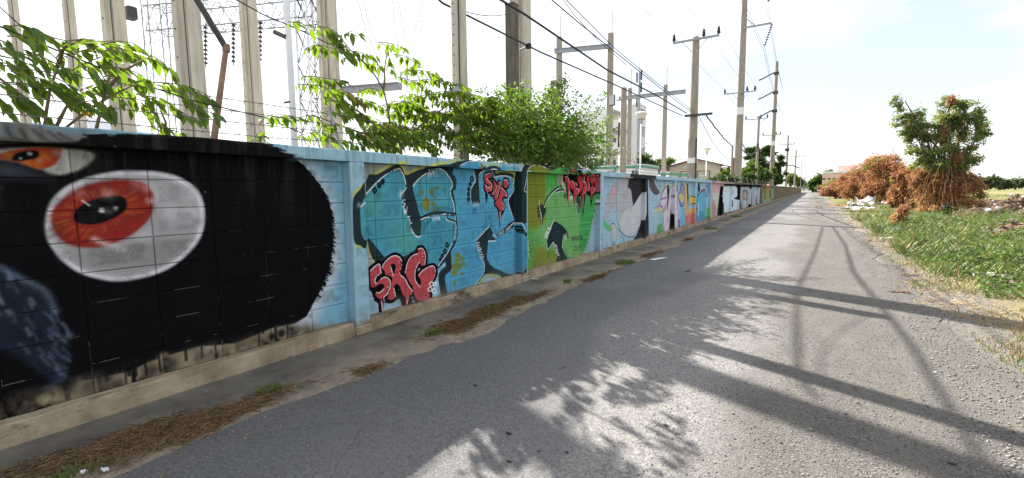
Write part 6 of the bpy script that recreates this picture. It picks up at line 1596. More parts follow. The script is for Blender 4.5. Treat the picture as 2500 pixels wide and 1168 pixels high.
M_weed = leafmat('weed_leaf', (.035, .08, .018), (.15, .215, .07), (.17, .28, .045), .36)
M_straw = leafmat('dry_straw', (.28, .19, .085), (.50, .38, .20), (.4, .28, .1), .25, .8)
M_needle = leafmat('dead_needle', (.20, .12, .062), (.48, .33, .19), (.2, .1, .04), .15, .85)
M_stone = leafmat('gravel_stone', (.075, .07, .066), (.30, .28, .255), (0, 0, 0), 0., .9)
M_trash = simple('dirty_white_sheet', (.62, .62, .64), .55, .18, 8)
M_greyrag = simple('grey_plastic_rag', (.38, .37, .36), .6, .3, 9)
M_rubble = simple('rubble_earth', (.11, .07, .043), .95, .6, 5, 1.)
M_wood = simple('old_timber', (.24, .175, .12), .85, .3, 6, .2)
M_black = simple('black_plastic', (.02, .02, .022), .45, .2, 6)
M_orange = simple('orange_paint', (.55, .13, .035), .4, .15, 3)
M_tyre = simple('tyre_rubber', (.02, .02, .02), .9, .2, 9)
M_chrome = simple('bright_metal', (.5, .5, .52), .3, .1, 9, 0, .8)

# ================================================================== the setting
def grid(name, xs, ys, zf, mat, kind='structure'):
    xs = np.asarray(xs, float); ys = np.asarray(ys, float); nx, ny = len(xs), len(ys)
    X, Y = np.meshgrid(xs, ys); Z = zf(X, Y); V = np.stack([X, Y, Z], -1).reshape(-1, 3)
    i = (np.arange(ny-1)[:, None]*nx+np.arange(nx-1)[None]).ravel(); F = np.stack([i, i+1, i+nx+1, i+nx], 1)
    return tag(link(name, npmesh(name, V, F, mat, smooth=True)), kind=kind)
def bank(X, Y):
    m = np.clip((X-1.9)/1.6, 0, 1)*np.clip((X+0-1.9), 0, 1)*np.clip((34-Y)/16, 0, 1)*np.clip((Y+4)/4, 0, 1)
    return -.012+m*(.20+.10*np.sin(X*1.7+Y*.6)+.07*np.sin(Y*1.3-X*.8))*np.clip((9.5-X)/3, 0.15, 1)
gx = np.concatenate([np.array([-900, -300, -120, -60, -30, -15, -8, -4, -2, 0, 1.0]), np.arange(1.3, 12, .35), np.array([14, 18, 25, 40, 80, 200, 500, 1500])])
gy = np.concatenate([np.array([-200, -60, -20, -8]), np.arange(-4, 36, .5), np.array([38, 42, 50, 60, 80, 110, 160, 250, 500, 1200, 3000])])
grid('ground', gx, gy, bank, M_ground)
def strip(name, xl, xr, y0, y1, step, z, mat, jl, jr, seed):
    R = np.random.default_rng(seed); ys = np.concatenate([np.arange(y0, min(y1, 45), step), np.arange(45, y1+.1, 4)]) if y1 > 45 else np.arange(y0, y1, step)
    def wob(a): return a*(np.convolve(R.normal(size=len(ys)+8), np.ones(5)/2.2, 'same')[4:4+len(ys)]*.6+np.sin(ys*.9+seed)*.35+R.normal(size=len(ys))*.15)
    L = xl+wob(jl)*np.clip(1, 0, 1); Rr = xr+wob(jr); nx = 9; t = np.linspace(0, 1, nx)
    X = L[:, None]*(1-t)+Rr[:, None]*t; V = np.stack([X, np.repeat(ys[:, None], nx, 1), np.full_like(X, z)], -1).reshape(-1, 3)
    i = (np.arange(len(ys)-1)[:, None]*nx+np.arange(nx-1)[None]).ravel(); F = np.stack([i, i+1, i+nx+1, i+nx], 1)
    return tag(link(name, npmesh(name, V, F, mat)), kind='structure')
strip('verge', -3.95, -2.6, -6, 240, .25, -.006, M_verge, 0, .05, 3)
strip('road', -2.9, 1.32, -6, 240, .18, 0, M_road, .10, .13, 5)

# ================================================================== the graffiti wall
XF_, XP_, BAY, PY1, PW, HT = -3.816, -3.926, 3.2, 2.97, .18, 1.857
ZK, ZB = .13, 1.747
wall = thing('graffiti_wall', 'long concrete block wall along the road covered in colourful graffiti', 'wall', (XP_, 0, 0))
def wl(mb, name, mat, parent=None): return obj(name, mb, mat, parent or wall)
def PYk(k): return PY1+(k-1)*BAY
NB = 66
pm = MB().bbox(-4.06-XP_, XF_-XP_, 0, PW, 0, ZB-.001, .008).mesh('post', M_post)
pb = MB().bbox(-4.0-XP_, XF_-XP_+.018, -.012, PW+.012, 0, .085, .012).mesh('post_foot', M_kerb)
def coping_mesh(seed):
    R = random.Random(seed); L = BAY-.002; n = 22; V = []; F = []; xf = XF_-XP_; xb = -4.05-XP_
    for i in range(n+1):
        y = L*i/n; a = R.uniform(-.003, .003)*(0 < i < n); b = R.uniform(-.004, .003)*(0 < i < n); c = .010+(R.random() < .15)*R.uniform(.003, .014)
        V += [(xb, y, ZB), (xf+a, y, ZB+.001+abs(b)*.6), (xf+a, y, HT-c+b*.5), (xf+a-c, y, HT+b), (xb+.01, y, HT+b), (xb, y, HT-.01)]
    for i in range(n):
        for j in range(6): q = i*6+j; r_ = i*6+(j+1) % 6; F.append((q, r_, r_+6, q+6))
    F += [(5, 4, 3, 2, 1, 0), tuple(n*6+j for j in range(6))]; m = MB(); m.add(V, F); return m.mesh('coping', M_post)
cms = [coping_mesh(40+i) for i in range(6)]
def kerb_mesh(seed):                                             # hand-cast kerb: worn, chipped edge
    R = random.Random(seed); L = BAY-PW-.03; n = 26; V = []; F = []; xf = XF_-XP_-.012; xb = -4.0-XP_
    for i in range(n+1):
        y = L*i/n; a = R.uniform(-.007, .007); b = R.uniform(-.006, .006); c = .006+(R.random() < .25)*R.uniform(.004, .02)
        V += [(xb, y, -.02), (xf+a+.006, y, -.02), (xf+a, y, ZK*.55), (xf+a-.002, y, ZK-c+b), (xf+a-c, y, ZK+b*.6), (xb, y, ZK+b*.3)]
    for i in range(n):
        for j in range(5): q = i*6+j; F.append((q, q+1, q+7, q+6))
    F += [(5, 4, 3, 2, 1, 0), tuple(n*6+j for j in range(6))]; m = MB(); m.add(V, F); return m.mesh('kerb', M_kerb)
kms = [kerb_mesh(i) for i in range(5)]
bk = MB().box(-4.03-XP_, -.008, 0, BAY-PW, ZK-.02, ZB+.01).mesh('wall_panel', M_mortar)
RH = (ZB-ZK)/8
def block_mb(w, seed):
    R = random.Random(seed); g = .003; b = .0045; j = R.uniform(-.0015, .0025); h = RH/2-g; w2 = w/2-g; m = MB()
    q = lambda d, x: [(x, -w2+d, -h+d), (x, w2-d, -h+d), (x, w2-d, h-d), (x, -w2+d, h-d)]
    return m.add(q(0, -.009)+q(0, -.004+j)+q(b, j), [(8, 9, 10, 11)]+[(L+i, L+(i+1) % 4, L+4+(i+1) % 4, L+4+i) for L in (0, 4) for i in range(4)])
fullb = [block_mb(.4, s).mesh('block', M_block) for s in range(6)]
stuffb = MB(); count = 0
for k in range(-1, NB):
    y = PYk(k)
    p = link('post', pm, wall, (0, y, 0)); 
    if k < 20: link('foot', pb, p, (0, 0, 0))
    link('coping', cms[k % 6], wall, (0, y, 0)); link('kerb', kms[k % 5], wall, (0, y+PW+.015, 0))
    pn = link('wall_panel', bk, wall, (0, y+PW, 0))
    if k > 9: continue
    end = BAY-PW; edges = [end]
    while edges[-1] > .42: edges.append(edges[-1]-(.415 if len(edges) == 1 else .4))
    edges.append(0.); edges = edges[::-1]
    for c in range(len(edges)-1):
        w = edges[c+1]-edges[c]; yc = (edges[c]+edges[c+1])/2
        part = None if abs(w-.4) < .001 else block_mb(w, c).mesh('block', M_block)
        for r in range(8):
            loc = (0, yc, ZK+RH*(r+.5))
            if 0 <= k <= 4 and count < 298 and not (k == 0 and edges[c+1] < .5):
                link('block', part or random.choice(fullb), pn, loc); count += 1
            else:
                b = block_mb(w, r+c); stuffb.add([(v[0]+loc[0], v[1]+loc[1]+y+PW, v[2]+loc[2]) for v in b.v], b.f)
tag(wl(stuffb, 'block', M_block), kind='stuff')

# barbed wire above the wall, on angled brackets
bw = thing('barbed_wire', 'four strands of barbed wire strung on angled brackets above the wall', 'barbed wire', (-4.1, 0, HT))
for i, (zz, xx) in enumerate([(.10, .02), (.20, -.04), (.29, -.09), (.40, -.15)]):
    m = MB(); pts = []
    for y in np.arange(-4, 62, .8): pts.append((xx+random.uniform(-.012, .012), y, zz-.02*math.sin(math.pi*((y-PY1) % BAY)/BAY)+random.uniform(-.012, .012)))
    m.tube(pts, .0035, 4)
    for y in np.arange(-1, 26, .14):
        for s in (-1, 1): m.tube([(xx-.012, y-.012*s, zz-.02-.016), (xx+.012, y+.012*s, zz-.01+.016)], .002, 3)
    obj('strand', m, M_barb, bw)
brk = MB().tube([(.05, 0, -.02), (-.15, 0, .46)], .014, 5).mesh('bracket', M_steel)
for k in range(-1, 20): link('bracket', brk, bw, (.02, PYk(k)+.09, 0))

# ================================================================== poles and columns
def hring(w, d): g, e = w*.26, d*.22; return [(-w/2, -d/2), (-g, -d/2), (-g+.03, -d/2+e), (g-.03, -d/2+e), (g, -d/2), (w/2, -d/2), (w/2, d/2), (g, d/2), (g-.03, d/2-e), (-g+.03, d/2-e), (-g, d/2), (-w/2, d/2)]
def column(px, X, w, H, label, holes=True):
    Y = ybase(px, X, 330); a = math.atan2(-X, Y)
    t = thing('concrete_column', label, 'column', (X, Y, 0), a*.55, 'tall concrete columns of the substation')
    obj('shaft', MB().prism(hring(w, w*.8), (0, 0, 0), (0, 0, H), 1.05, .78), M_col, t)
    s = MB()
    for i in range(int(H*2.2)):
        z = .6+i*.42
        sc = 1.05-(.27*z/H)
        s.tube([(-w*.37*sc, -w*.4*sc-.004, z), (-w*.37*sc, -w*.4*sc+.02, z)], .013, 6)
    tag(obj('bolt_row', s, M_dark, t), kind='stuff')
    obj('ground_strap', MB().tube([(w*.06, -w*.30, 0), (w*.05, -w*.24, H*.9)], .007, 5), M_dsteel, t)
    return t
column(68, -22.5, .22, 15, 'slender concrete column farthest left behind the leafy shrub')
column(199, -17, .215, 15, 'concrete column behind the leafy shrub, second from the left')
column(304, -10.1, .27, 13, 'broad grooved concrete column rising behind the left shrub')
column(478, -8.3, .31, 12, 'thickest concrete column beside the bent rusty post')
column(625, -12.5, .36, 13, 'concrete column standing alone left of the white steel pole')
column(812, -10.4, .41, 13, 'concrete column behind the upper sprays of the middle shrub')
t8 = column(1272, -6.3, .50, 12, 'broad concrete column carrying a black cable beside the small-leaved bush')
Y8 = t8.location.y
bp = thing('mouldy_post', 'dark mouldy concrete post standing against the broad column', 'post', (-5.95, ybase(1251, -5.95, 200), 0))
obj('shaft', MB().prism([(-.11, -.11), (.11, -.11), (.11, .11), (-.11, .11)], (0, 0, 0), (0, 0, hz(1251, 15, -5.95, bp.location.y))), M_darkcol, bp)
obj('cap_plate', MB().box(-.12, .12, -.12, .12, hz(1251, 15, -5.95, bp.location.y)+.003, hz(1251, 15, -5.95, bp.location.y)+.03), M_dsteel, bp)

def pole(name, label, px, X, top, w0, w1, group=None, mat=None, ref=420, cat='pole', round_=False):
    """base picture x on plane X; top = picture y"""
    Y = ybase(px, X, ref); H = hz(px, top, X, Y) if top is not None else None
    t = thing(name, label, cat, (X, Y, 0), 0, group); H = H if H else 8
    if round_: obj('shaft', MB().tube([(0, 0, 0), (0, 0, H)], [w0/2, w1/2], 10), mat or M_pole, t, smooth=True)
    else:
        c = .2; ring = lambda w: [(-w/2+w*c, -w/2), (w/2-w*c, -w/2), (w/2, -w/2+w*c), (w/2, w/2-w*c), (w/2-w*c, w/2), (-w/2+w*c, w/2), (-w/2, w/2-w*c), (-w/2, -w/2+w*c)]
        obj('shaft', MB().prism(ring(1), (0, 0, 0), (0, 0, H), w0, w1), mat or M_pole, t)
    t['H'] = H; t['w0'] = w0; t['w1'] = w1
    return t
def ins_mesh(h, r):
    prof = [(r*.35, 0), (r*.4, h*.1)]
    for i in range(4): z = h*(.15+.19*i); prof += [(r*(1-.1*i), z), (r*(.95-.1*i), z+h*.06), (r*.45, z+h*.11)]
    prof += [(r*.5, h*.92), (r*.3, h)]
    return MB().lathe(prof, n=10).mesh('insulator', M_ins)
INS = ins_mesh(.36, .10); INSS = ins_mesh(.26, .06)
def crossarm(t, a, b, ins=(), sz=.09, mat=None, insm=None, braces=True):
    Y = t.location.y; A = atY(a[0], a[1], Y-.2); B = atY(b[0], b[1], Y-.2); z = (A.z+B.z)/2
    off = -(t['w0']/2+sz/2+.004)
    o = obj('crossarm', MB().bbox(A.x-t.location.x, B.x-t.location.x, off-sz/2, off+sz/2, z-sz/2, z+sz/2, .008), mat or M_steel, t)
    for p in ins:
        q = atY(p, a[1], Y-.2); link('insulator', insm or INS, t, (q.x-t.location.x, off, z+sz/2))
    if braces:
        for s in (-1, 1): obj('brace', MB().tube([(s*.55, off, z-sz/2), (s*.12, off+.02, z-.55)], .016, 5), M_steel, t)
    return z
def band(t, y0, y1, mat=None):
    X, Y = t.location.x, t.location.y; px = 1700; H = t['H']
    d = math.hypot(X, Y)
    z0, z1 = sorted((zpx(t, y0), zpx(t, y1))); w = (t['w0']+(t['w1']-t['w0'])*(z0+z1)/2/H)+.012
    obj('white_band', MB().bbox(-w/2, w/2, -w/2, w/2, z0, z1, .02), mat or M_white, t)
def zpx(t, y):                                           # height on the pole seen at picture row y
    X, Y = t.location.x, t.location.y; lo, hi = 0., 40.
    for _ in range(40):
        m = (lo+hi)/2; d = np.array([X, Y, m-CAM_H]); yy = 584-CAM_F*(d@UP)/(d@FWD)
        lo, hi = (m, hi) if yy > y else (lo, m)
    return lo
UG = 'utility poles along the wall'
c7 = pole('utility_pole', 'square concrete pole with a row of bolt holes rising out of the middle shrub', 1127, -5, None, .24, .2, UG, M_col)
s = MB()
for i in range(34): s.tube([(-.02, -.118, 1.9+i*.16), (-.02, -.07, 1.9+i*.16)], .011, 6)
tag(obj('bolt_hole_row', s, M_dark, c7), kind='stuff'); obj('steel_clamp', MB().bbox(-.14, .14, -.14, .14, 3.02, 3.16, .01), M_steel, c7)
obj('conduit', MB().tube([(.105, -.13, .2), (.1, -.125, 7.4)], .013, 6), M_dsteel, c7)
p1 = pole('utility_pole', 'concrete pole with three black insulators on its crossarm, nearest of the roadside row', 1689, -5, 95, .42, .30, UG)
zA1 = crossarm(p1, (1643, 106), (1757, 88), (1646, 1718, 1754)); obj('pole_cap', MB().lathe([(.15, 0), (.15, .03), (.09, .09), (.02, .11)], (0, 0, p1['H']+.001), 10), M_pole, p1)
zA2 = crossarm(p1, (1672, 283), (1740, 279), (), .10, M_dsteel, braces=False); band(p1, 386, 399)
obj('conduit', MB().tube([(.22, -.26, zpx(p1, 340)), (.25, -.25, 0)], .035, 6), M_cable, p1)
obj('stay_rod', MB().tube([(.05, -.25, zpx(p1, 315)), (.55, -.27, zA2-.05)], .012, 5), M_steel, p1)
p2 = pole('utility_pole', 'very tall concrete pole with a white band and hanging insulator strings', 1801, -5, None, .52, .34, UG)
bpy.data.objects.remove(p2.children[0]); p2['H'] = 21.
obj('shaft', MB().prism([(-.4, -.5), (.4, -.5), (.5, -.4), (.5, .4), (.4, .5), (-.4, .5), (-.5, .4), (-.5, -.4)], (0, 0, 0), (0, 0, 21), .54, .30), M_pole, p2)
zB1 = crossarm(p2, (1768, 230), (1846, 224), (1770, 1824, 1843), .08); band(p2, 263, 281)
Yp2 = p2.location.y
def side_arm(t, y, pxe, ye):
    z = zpx(t, y); E = atY(pxe, ye, t.location.y-.3); ex = E.x-t.location.x
    obj('side_arm', MB().bbox(.1, ex, -.38, -.28, z-.06, z+.06, .01), M_steel, t)
    obj('brace', MB().tube([(.12, -.3, z+.7), (ex*.4, -.33, z+.06)], .03, 5), M_steel, t); return (ex, -.33, z)
def string(t, p, n, d, r=.10, name='insulator_string'):
    m = MB(); p = Vector(p); d = Vector(d); 
    for i in range(n):
        c = p+d*i; m.lathe([(.02, .05), (r*.55, .045), (r, 0), (r*.9, -.02), (.02, -.03)], c, 8)
    m.tube([p+Vector((0, 0, .1)), p+d*n], .018, 5); return obj(name, m, M_ins, t), p+d*n
e1 = side_arm(p2, 72, 1884, 67)
_, q1 = string(p2, (e1[0], e1[1], e1[2]-.15), 9, (-.045, -.02, -.17)); _, q0 = string(p2, (e1[0]+.1, e1[1], e1[2]+2.9), 9, (-.045, -.02, -.17))
obj('upper_arm', MB().bbox(.1, e1[0]+.1, -.38, -.28, e1[2]+3.0, e1[2]+3.12, .01), M_steel, p2)
obj('pipe', MB().tube([(-.32, -.1, 0), (-.3, -.1, zpx(p2, 385))], .10, 8), M_rust, p2)
p3b = pole('utility_pole', 'thin concrete pole with a plain crossarm rising in front of the dark tree', 1847, -5, 286, .26, .20, UG)
crossarm(p3b, (1820, 293), (1875, 289), (1821, 1857, 1873), .07); string(p3b, (0, -.2, zpx(p3b, 362)+.4), 4, (0, 0, -.17), .18, 'cable_box')
p3 = pole('utility_pole', 'tall concrete pole with three curved outrigger insulators and a white band', 1884, -5, 152, .60, .36, UG)
crossarm(p3, (1862, 333), (1906, 328), (1863, 1895, 1905), .09); band(p3, 345, 356)
for y in (178, 225, 270):
    z = zpx(p3, y); obj('collar', MB().bbox(-.32, .32, -.32, .32, z-.25, z+.1, .05), M_dsteel, p3)
    m = MB(); pts = [(-.3, -.2, z), (-.9, -.25, z-.28), (-1.5, -.3, z-.6), (-2.1, -.3, z-.8)]
    m.tube(pts, .09, 6); obj('outrigger', m, M_ins, p3)
p4 = pole('utility_pole', 'far concrete pole with a transformer bracket beside the pale wall', 1920, -5, 331, .5, .3, UG)
crossarm(p4, (1905, 355), (1940, 352), (1906, 1931, 1939), .12, insm=INS); obj('transformer_box', MB().bbox(-.45, .35, -.8, -.35, zpx(p4, 370), zpx(p4, 363), .05), M_dsteel, p4)
obj('drooping_bracket', MB().tube([(-2.2, -.3, zpx(p4, 409)-.6), (-1, -.3, zpx(p4, 406)), (0, -.3, zpx(p4, 404)), (1.2, -.3, zpx(p4, 406)), (2.4, -.3, zpx(p4, 412))], .1, 5), M_dsteel, p4)
p5 = pole('utility_pole', 'second farthest utility pole with a short crossarm above the hedge', 1941, -5, 366, .5, .34, UG)
crossarm(p5, (1932, 384), (1953, 382), (1933, 1952), .14)
for px, top, lab in [(1956, 382, 'distant road lamp with a long straight arm, tallest of the far lamps'), (1966, 397, 'distant road lamp, middle one of the far lamps'), (1972, 410, 'distant road lamp near the end of the road, smallest of the far lamps')]:
    q = pole('road_lamp', lab, px, -4.4, top, .3, .2, 'road lamps far down the road', M_steel, cat='road lamp')
    obj('lamp_arm', MB().bbox(-.1, 3.6, -.1, .1, q['H']-.15, q['H']+.05, .02), M_steel, q); obj('lamp_head', MB().bbox(3.0, 4.2, -.2, .2, q['H']-.32, q['H']-.17, .03), M_lamp, q)

# ------------------------------------------------ gantries of the substation
def gantry(pA, XA, pB, XB, topA, topB, yA, yB, ext, label, w=.36, rods=(None, None)):
    YA = ybase(pA, XA); t = thing('steel_gantry', label, 'gantry', (XA, YA, 0), 0, 'gantries in the substation')
    YB = ybase(pB, XB); dx, dy = XB-XA, YB-YA
    for (px, X, Y, top, rod, ox, oy) in ((pA, XA, YA, topA, rods[0], 0, 0), (pB, XB, YB, topB, rods[1], dx, dy)):
        H = hz(px, top, X, Y); o = obj('gantry_post', MB().prism([(-.5, -.5), (.5, -.5), (.5, .5), (-.5, .5)], (ox, oy, 0), (ox, oy, H), w, w*.75), M_pole, t)
        if rod: obj('lightning_rod', MB().tube([(ox+.1, oy, H-.6), (ox+.1, oy, hz(px, rod, X, Y))], .04, 5), M_steel, t)
    z0, z1 = hz(pA, yA, XA, YA), hz(pB, yB, XB, YB); e0, e1 = ext
    a = Vector((dx*e0, dy*e0-.3, z0+(z1-z0)*e0)); b = Vector((dx*e1, dy*e1-.3, z0+(z1-z0)*e1)); h = .19 if w > .35 else .13
    m = MB(); m.hexa([a+Vector((0, -.1, -h)), b+Vector((0, -.1, -h)), b+Vector((0, .1, -h)), a+Vector((0, .1, -h)), a+Vector((0, -.1, h)), b+Vector((0, -.1, h)), b+Vector((0, .1, h)), a+Vector((0, .1, h))])
    m.hexa([a+Vector((0, -.16, h*.7)), b+Vector((0, -.16, h*.7)), b+Vector((0, -.1, h*.7)), a+Vector((0, -.1, h*.7)), a+Vector((0, -.16, h)), b+Vector((0, -.16, h)), b+Vector((0, -.1, h)), a+Vector((0, -.1, h))])
    obj('gantry_beam', m, M_steel, t); return t
gantry(1365, -19.1, 1487, -15, 92, 82, 127, 116, (-.06, 1.05), 'H-shaped gantry with lightning rods right of the small-leaved bush', .5, (40, 25))
gantry(1535, -16.65, 1620, -13, 216, 208, 240, 231, (-.30, 1.55), 'smaller gantry in front of the white block with a long thin beam', .42, (168, 165))
gantry(812, -17, 1127, -11, 205, 190, 228, 205, (.12, .62), 'low grey gantry beam behind the middle shrub', .3)
fp = pole('floodlight_pole', 'short concrete pole carrying a square floodlight above the wall', 1520, -9, 215, .34, .27, None, M_pole)
z = zpx(fp, 245)
obj('floodlight_arm', MB().tube([(0, -.1, z), (-.35, -.25, z)], .03, 5), M_dsteel, fp)
fl = obj('floodlight', MB().bbox(-.72, -.38, -.36, -.24, z-.28, z+.30, .03), M_dsteel, fp); obj('lens', MB().box(-.69, -.41, -.375, -.362, z-.24, z+.26), M_lampg, fl)
obj('cable_duct', MB().tube([(-.19, -.15, zpx(fp, 300)), (-.2, -.15, zpx(fp, 360))], .05, 5), M_cable, fp)
op = pole('old_post', 'short old concrete post half hidden by the top of the small-leaved bush', 1351, -9, 198, .26, .22, None, M_pole)
sp = pole('steel_pole', 'plain white steel pole between two concrete columns', 718, -8, None, .125, .10, None, M_whitepole, 330, round_=True)
obj('bracket', MB().tube([(-.16, -.05, zpx(sp, 250)), (.02, -.05, zpx(sp, 250))], .02, 5), M_dsteel, sp)
fb = obj('flood_arm', MB().tube([(-.32, -.06, zpx(sp, 73)), (0, -.06, zpx(sp, 93))], .045, 6), M_dsteel, sp)
# bent rusty post
X = -5.6; pts = [at(522, 345, X), at(533, 260, X), at(552, 118, X)]; b0 = pts[0].copy(); b0.z = 0; q = thing('bent_post', 'bent rusty post with a dark sloping arm beside the thickest column', 'post', b0)
obj('shaft', MB().tube([(0, 0, 0)]+[p-b0 for p in pts], [.038, .036, .034, .03], 8), M_oldred, q, smooth=True)
obj('sloping_arm', MB().tube([pts[2]-b0, at(478, -5, X)-b0, at(410, -120, X)-b0], .032, 8), M_dsteel, q); obj('joint', MB().lathe([(.02, -.05), (.042, -.04), (.042, .04), (.02, .05)], pts[2]-b0, 8), M_oldred, q)
# lattice masts
def lattice(p0, p1, w, panels, mat, leg=.03, br=.016):
    """four-legged lattice between p0 and p1"""
    p0, p1 = Vector(p0), Vector(p1); d = (p1-p0).normalized(); a = d.cross(Vector((.02, 1, .05))).normalized(); b = d.cross(a)
    out = []; cs = [(a*i+b*j)*w/2 for i, j in ((-1, -1), (1, -1), (1, 1), (-1, 1))]
    for c in cs: out.append(('leg', MB().tube([p0+c, p1+c], leg, 6)))
    m = MB()
    for k in range(panels):
        q0 = p0+(p1-p0)*k/panels; q1 = p0+(p1-p0)*(k+1)/panels
        for i in range(4):
            c, e = cs[i], cs[(i+1) % 4]; m.tube([q0+c, q1+e], br, 4, False); m.tube([q0+e, q1+c], br, 4, False)
            if k % 2 == 0: m.tube([q0+c, q0+e], br, 4, False)
    out.append(('bracing', m)); return out
XL = -14.; YL = ybase(767, XL, 250); zl = hz(767, 45, XL, YL); XM = -19.5; YM = ybase(395, XM, 250)
lm = thing('lattice_gantry', 'steel lattice gantry with two masts and a lattice beam between the columns', 'gantry', (XL, YL, 0))
for nm, m in lattice((0, 0, 0), (0, 0, zl+3), .62, 9, M_steel, .035, .013): obj('mast_'+nm if nm == 'leg' else nm, m, M_whitepole if nm == 'leg' else M_dsteel, lm)
for nm, m in lattice((XM-XL, YM-YL, 0), (XM-XL, YM-YL, zl+3), .55, 12, M_dsteel, .018, .008): obj('mast_'+nm if nm == 'leg' else nm, m, M_steel, lm)
for nm, m in lattice((.3, .1, zl+.3), (XM-XL, YM-YL, zl+.3), .8, 13, M_dsteel, .02, .010): obj('beam_chord' if nm == 'leg' else nm, m, M_steel, lm)
for f in (.25, .42, .6): string(lm, ((XM-XL)*f, (YM-YL)*f-.3, zl-.15), 9, (-.02, 0, -.14), .07)
obj('floodlight', MB().bbox(XM-XL-.9, XM-XL-.5, YM-YL-.6, YM-YL-.3, zl+.4, zl+.8, .03), M_dsteel, lm)
# comms mast
cmst = pole('radio_mast', 'thin radio mast with antennas behind the disc street lamp', 1557, -25, 178, .5, .3, None, M_steel)
for y, dx in ((185, .4), (190, -.35), (215, .4), (250, -.3), (285, .4)): obj('antenna', MB().bbox(dx-.12, dx+.12, -.35, -.15, zpx(cmst, y)-.8, zpx(cmst, y)+.8, .03), M_dsteel, cmst)
obj('mast_tip', MB().tube([(0, 0, cmst['H']), (0, 0, cmst['H']+3)], .06, 5), M_steel, cmst)
# disc street lamps
def disc_lamp(px, X, top, r, label):
    t = pole('street_lamp', label, px, X, top+12, .11, .085, 'disc street lamps behind the wall', M_white, cat='street lamp', round_=True); H = t['H']
    obj('lamp_stem', MB().lathe([(.05, -.25), (.085, -.22), (.085, .0), (.12, .05)], (0, 0, H), 10), M_steel, t)
    obj('lamp_bowl', MB().lathe([(.10, .04), (r*.35, .09), (r*.75, .22), (r, .34), (r*.99, .37)], (0, 0, H), 20), M_lamp, t, smooth=True)
    obj('lamp_lid', MB().lathe([(r*1.03, .372), (r*.97, .41), (r*.6, .47), (.05, .50)], (0, 0, H), 20), M_white, t, smooth=True); return t
disc_lamp(1563, -9, 281, .36, 'largest disc-shaped street lamp, standing in front of the white block')
disc_lamp(1724, -9, 360, .38, 'disc-shaped street lamp standing before the cream house')
disc_lamp(1769, -9, 404, .40, 'lowest disc-shaped street lamp at the right end of the cream house')
gp = pole('guy_post', 'thin guy post where the cable bundle ends, left of the very tall pole', 1786, -5.2, 356, .16, .13, None, M_pole)
# ================================================================== wires
def wire(name, label, pts, r, mat=None, group=None, cat='cable', n=5):
    p0 = Vector(pts[0]); m = MB(); m.tube([Vector(p)-p0 for p in pts], r, n); o = obj(name, m, mat or M_cable, None, p0); return tag(o, label, cat, group)
def span(a, b, sag, n=14): a, b = Vector(a), Vector(b); return [a+(b-a)*(i/n)-Vector((0, 0, sag*4*(i/n)*(1-i/n))) for i in range(n+1)]
def wob(pts, amp): return [p+Vector((random.uniform(-amp, amp), 0, random.uniform(-amp, amp))) for p in pts]
P1 = p1.location; P2 = p2.location; P3 = p3b.location
arm = Vector((P1.x-.05, P1.y-.35, zA2+.06))
# thick bundle and its companions: they run beside the wall past the camera (y < 0) and end on the lower crossarm of the first pole
def past(y, z, x=-4.8): return Vector((x, y, z))
A = at(1280, 35, -4.8); B = at(1480, 170, -4.8)
wire('cable_bundle', 'thick black cable bundle crossing the broad column towards the first insulator pole', wob([past(-9, 4.98), past(-2, 4.84), past(3, 4.80), A, B, at(1600, 232, -4.85), arm+Vector((-.2, 0, .05))], .0), .024)
wire('cable_bundle', 'pair of twisted cables above the thick bundle, meeting the first insulator pole', [past(-9, 5.9), past(1, 5.62), at(1335, -10, -4.8), at(1420, 62, -4.8), at(1480, 110, -4.8), at(1580, 190, -4.85), at(1640, 238, -4.9), arm+Vector((0, 0, .1))], .014)
wire('cable_bundle', 'upper thin cable running beside the twisted pair', [past(-9, 6.2, -4.7), past(2, 5.9, -4.7), at(1377, -5, -4.7), at(1455, 73, -4.75), at(1500, 118, -4.8), at(1600, 200, -4.85), arm+Vector((.1, 0, .12))], .011)
wire('slack_cable', 'thin slack cable joining the twisted pair halfway along its span', [at(1372, -5, -4.75), at(1400, 35, -4.78), at(1432, 70, -4.8), at(1466, 105, -4.8), at(1530, 160, -4.8)], .008)
c8b = at(1290, 113, -5.75)
wire('service_cable', 'thin cable fixed to a black clamp on the broad column', [at(1050, -20, -5.4), at(1080, 8, -5.45), at(1180, 58, -5.6), c8b, at(1320, 128, -5.75), at(1500, 207, -5.6), arm+Vector((-.4, 0, -.05))], .02)
wire('service_cable', 'slack cable drooping from the bolt-hole pole to the broad column', span(at(1110, 20, -5.1), at(1255, 30, -5.7), .10), .008)
cl = thing('cable_clamp', 'black cable clamp on the edge of the broad column', 'clamp', c8b)
obj('clamp_body', MB().bbox(-.06, .06, -.06, .06, -.05, .06, .015), M_cable, cl); obj('clamp_arm', MB().tube([(0, 0, 0), (-.3, .12, 0)], .02, 5), M_dsteel, cl)
wire('wire', 'dark wire running down across the left shrub to the middle shrub', [at(-60, 40, -4.5), at(0, 65, -4.5), at(150, 128, -4.5), at(330, 200, -4.5), at(470, 246, -4.5), at(650, 288, -4.5), at(735, 325, -4.55)], .006)
wire('wire', 'thin wire slanting down from the top of the slender left columns', [at(-20, 0, -6), at(30, 45, -6), at(150, 155, -6)], .005)
wire('wire', 'dark wire crossing in front of the lone column near the lattice beam', [at(560, -10, -6), at(640, 35, -6), at(735, 75, -6), at(860, 135, -6.2)], .008)
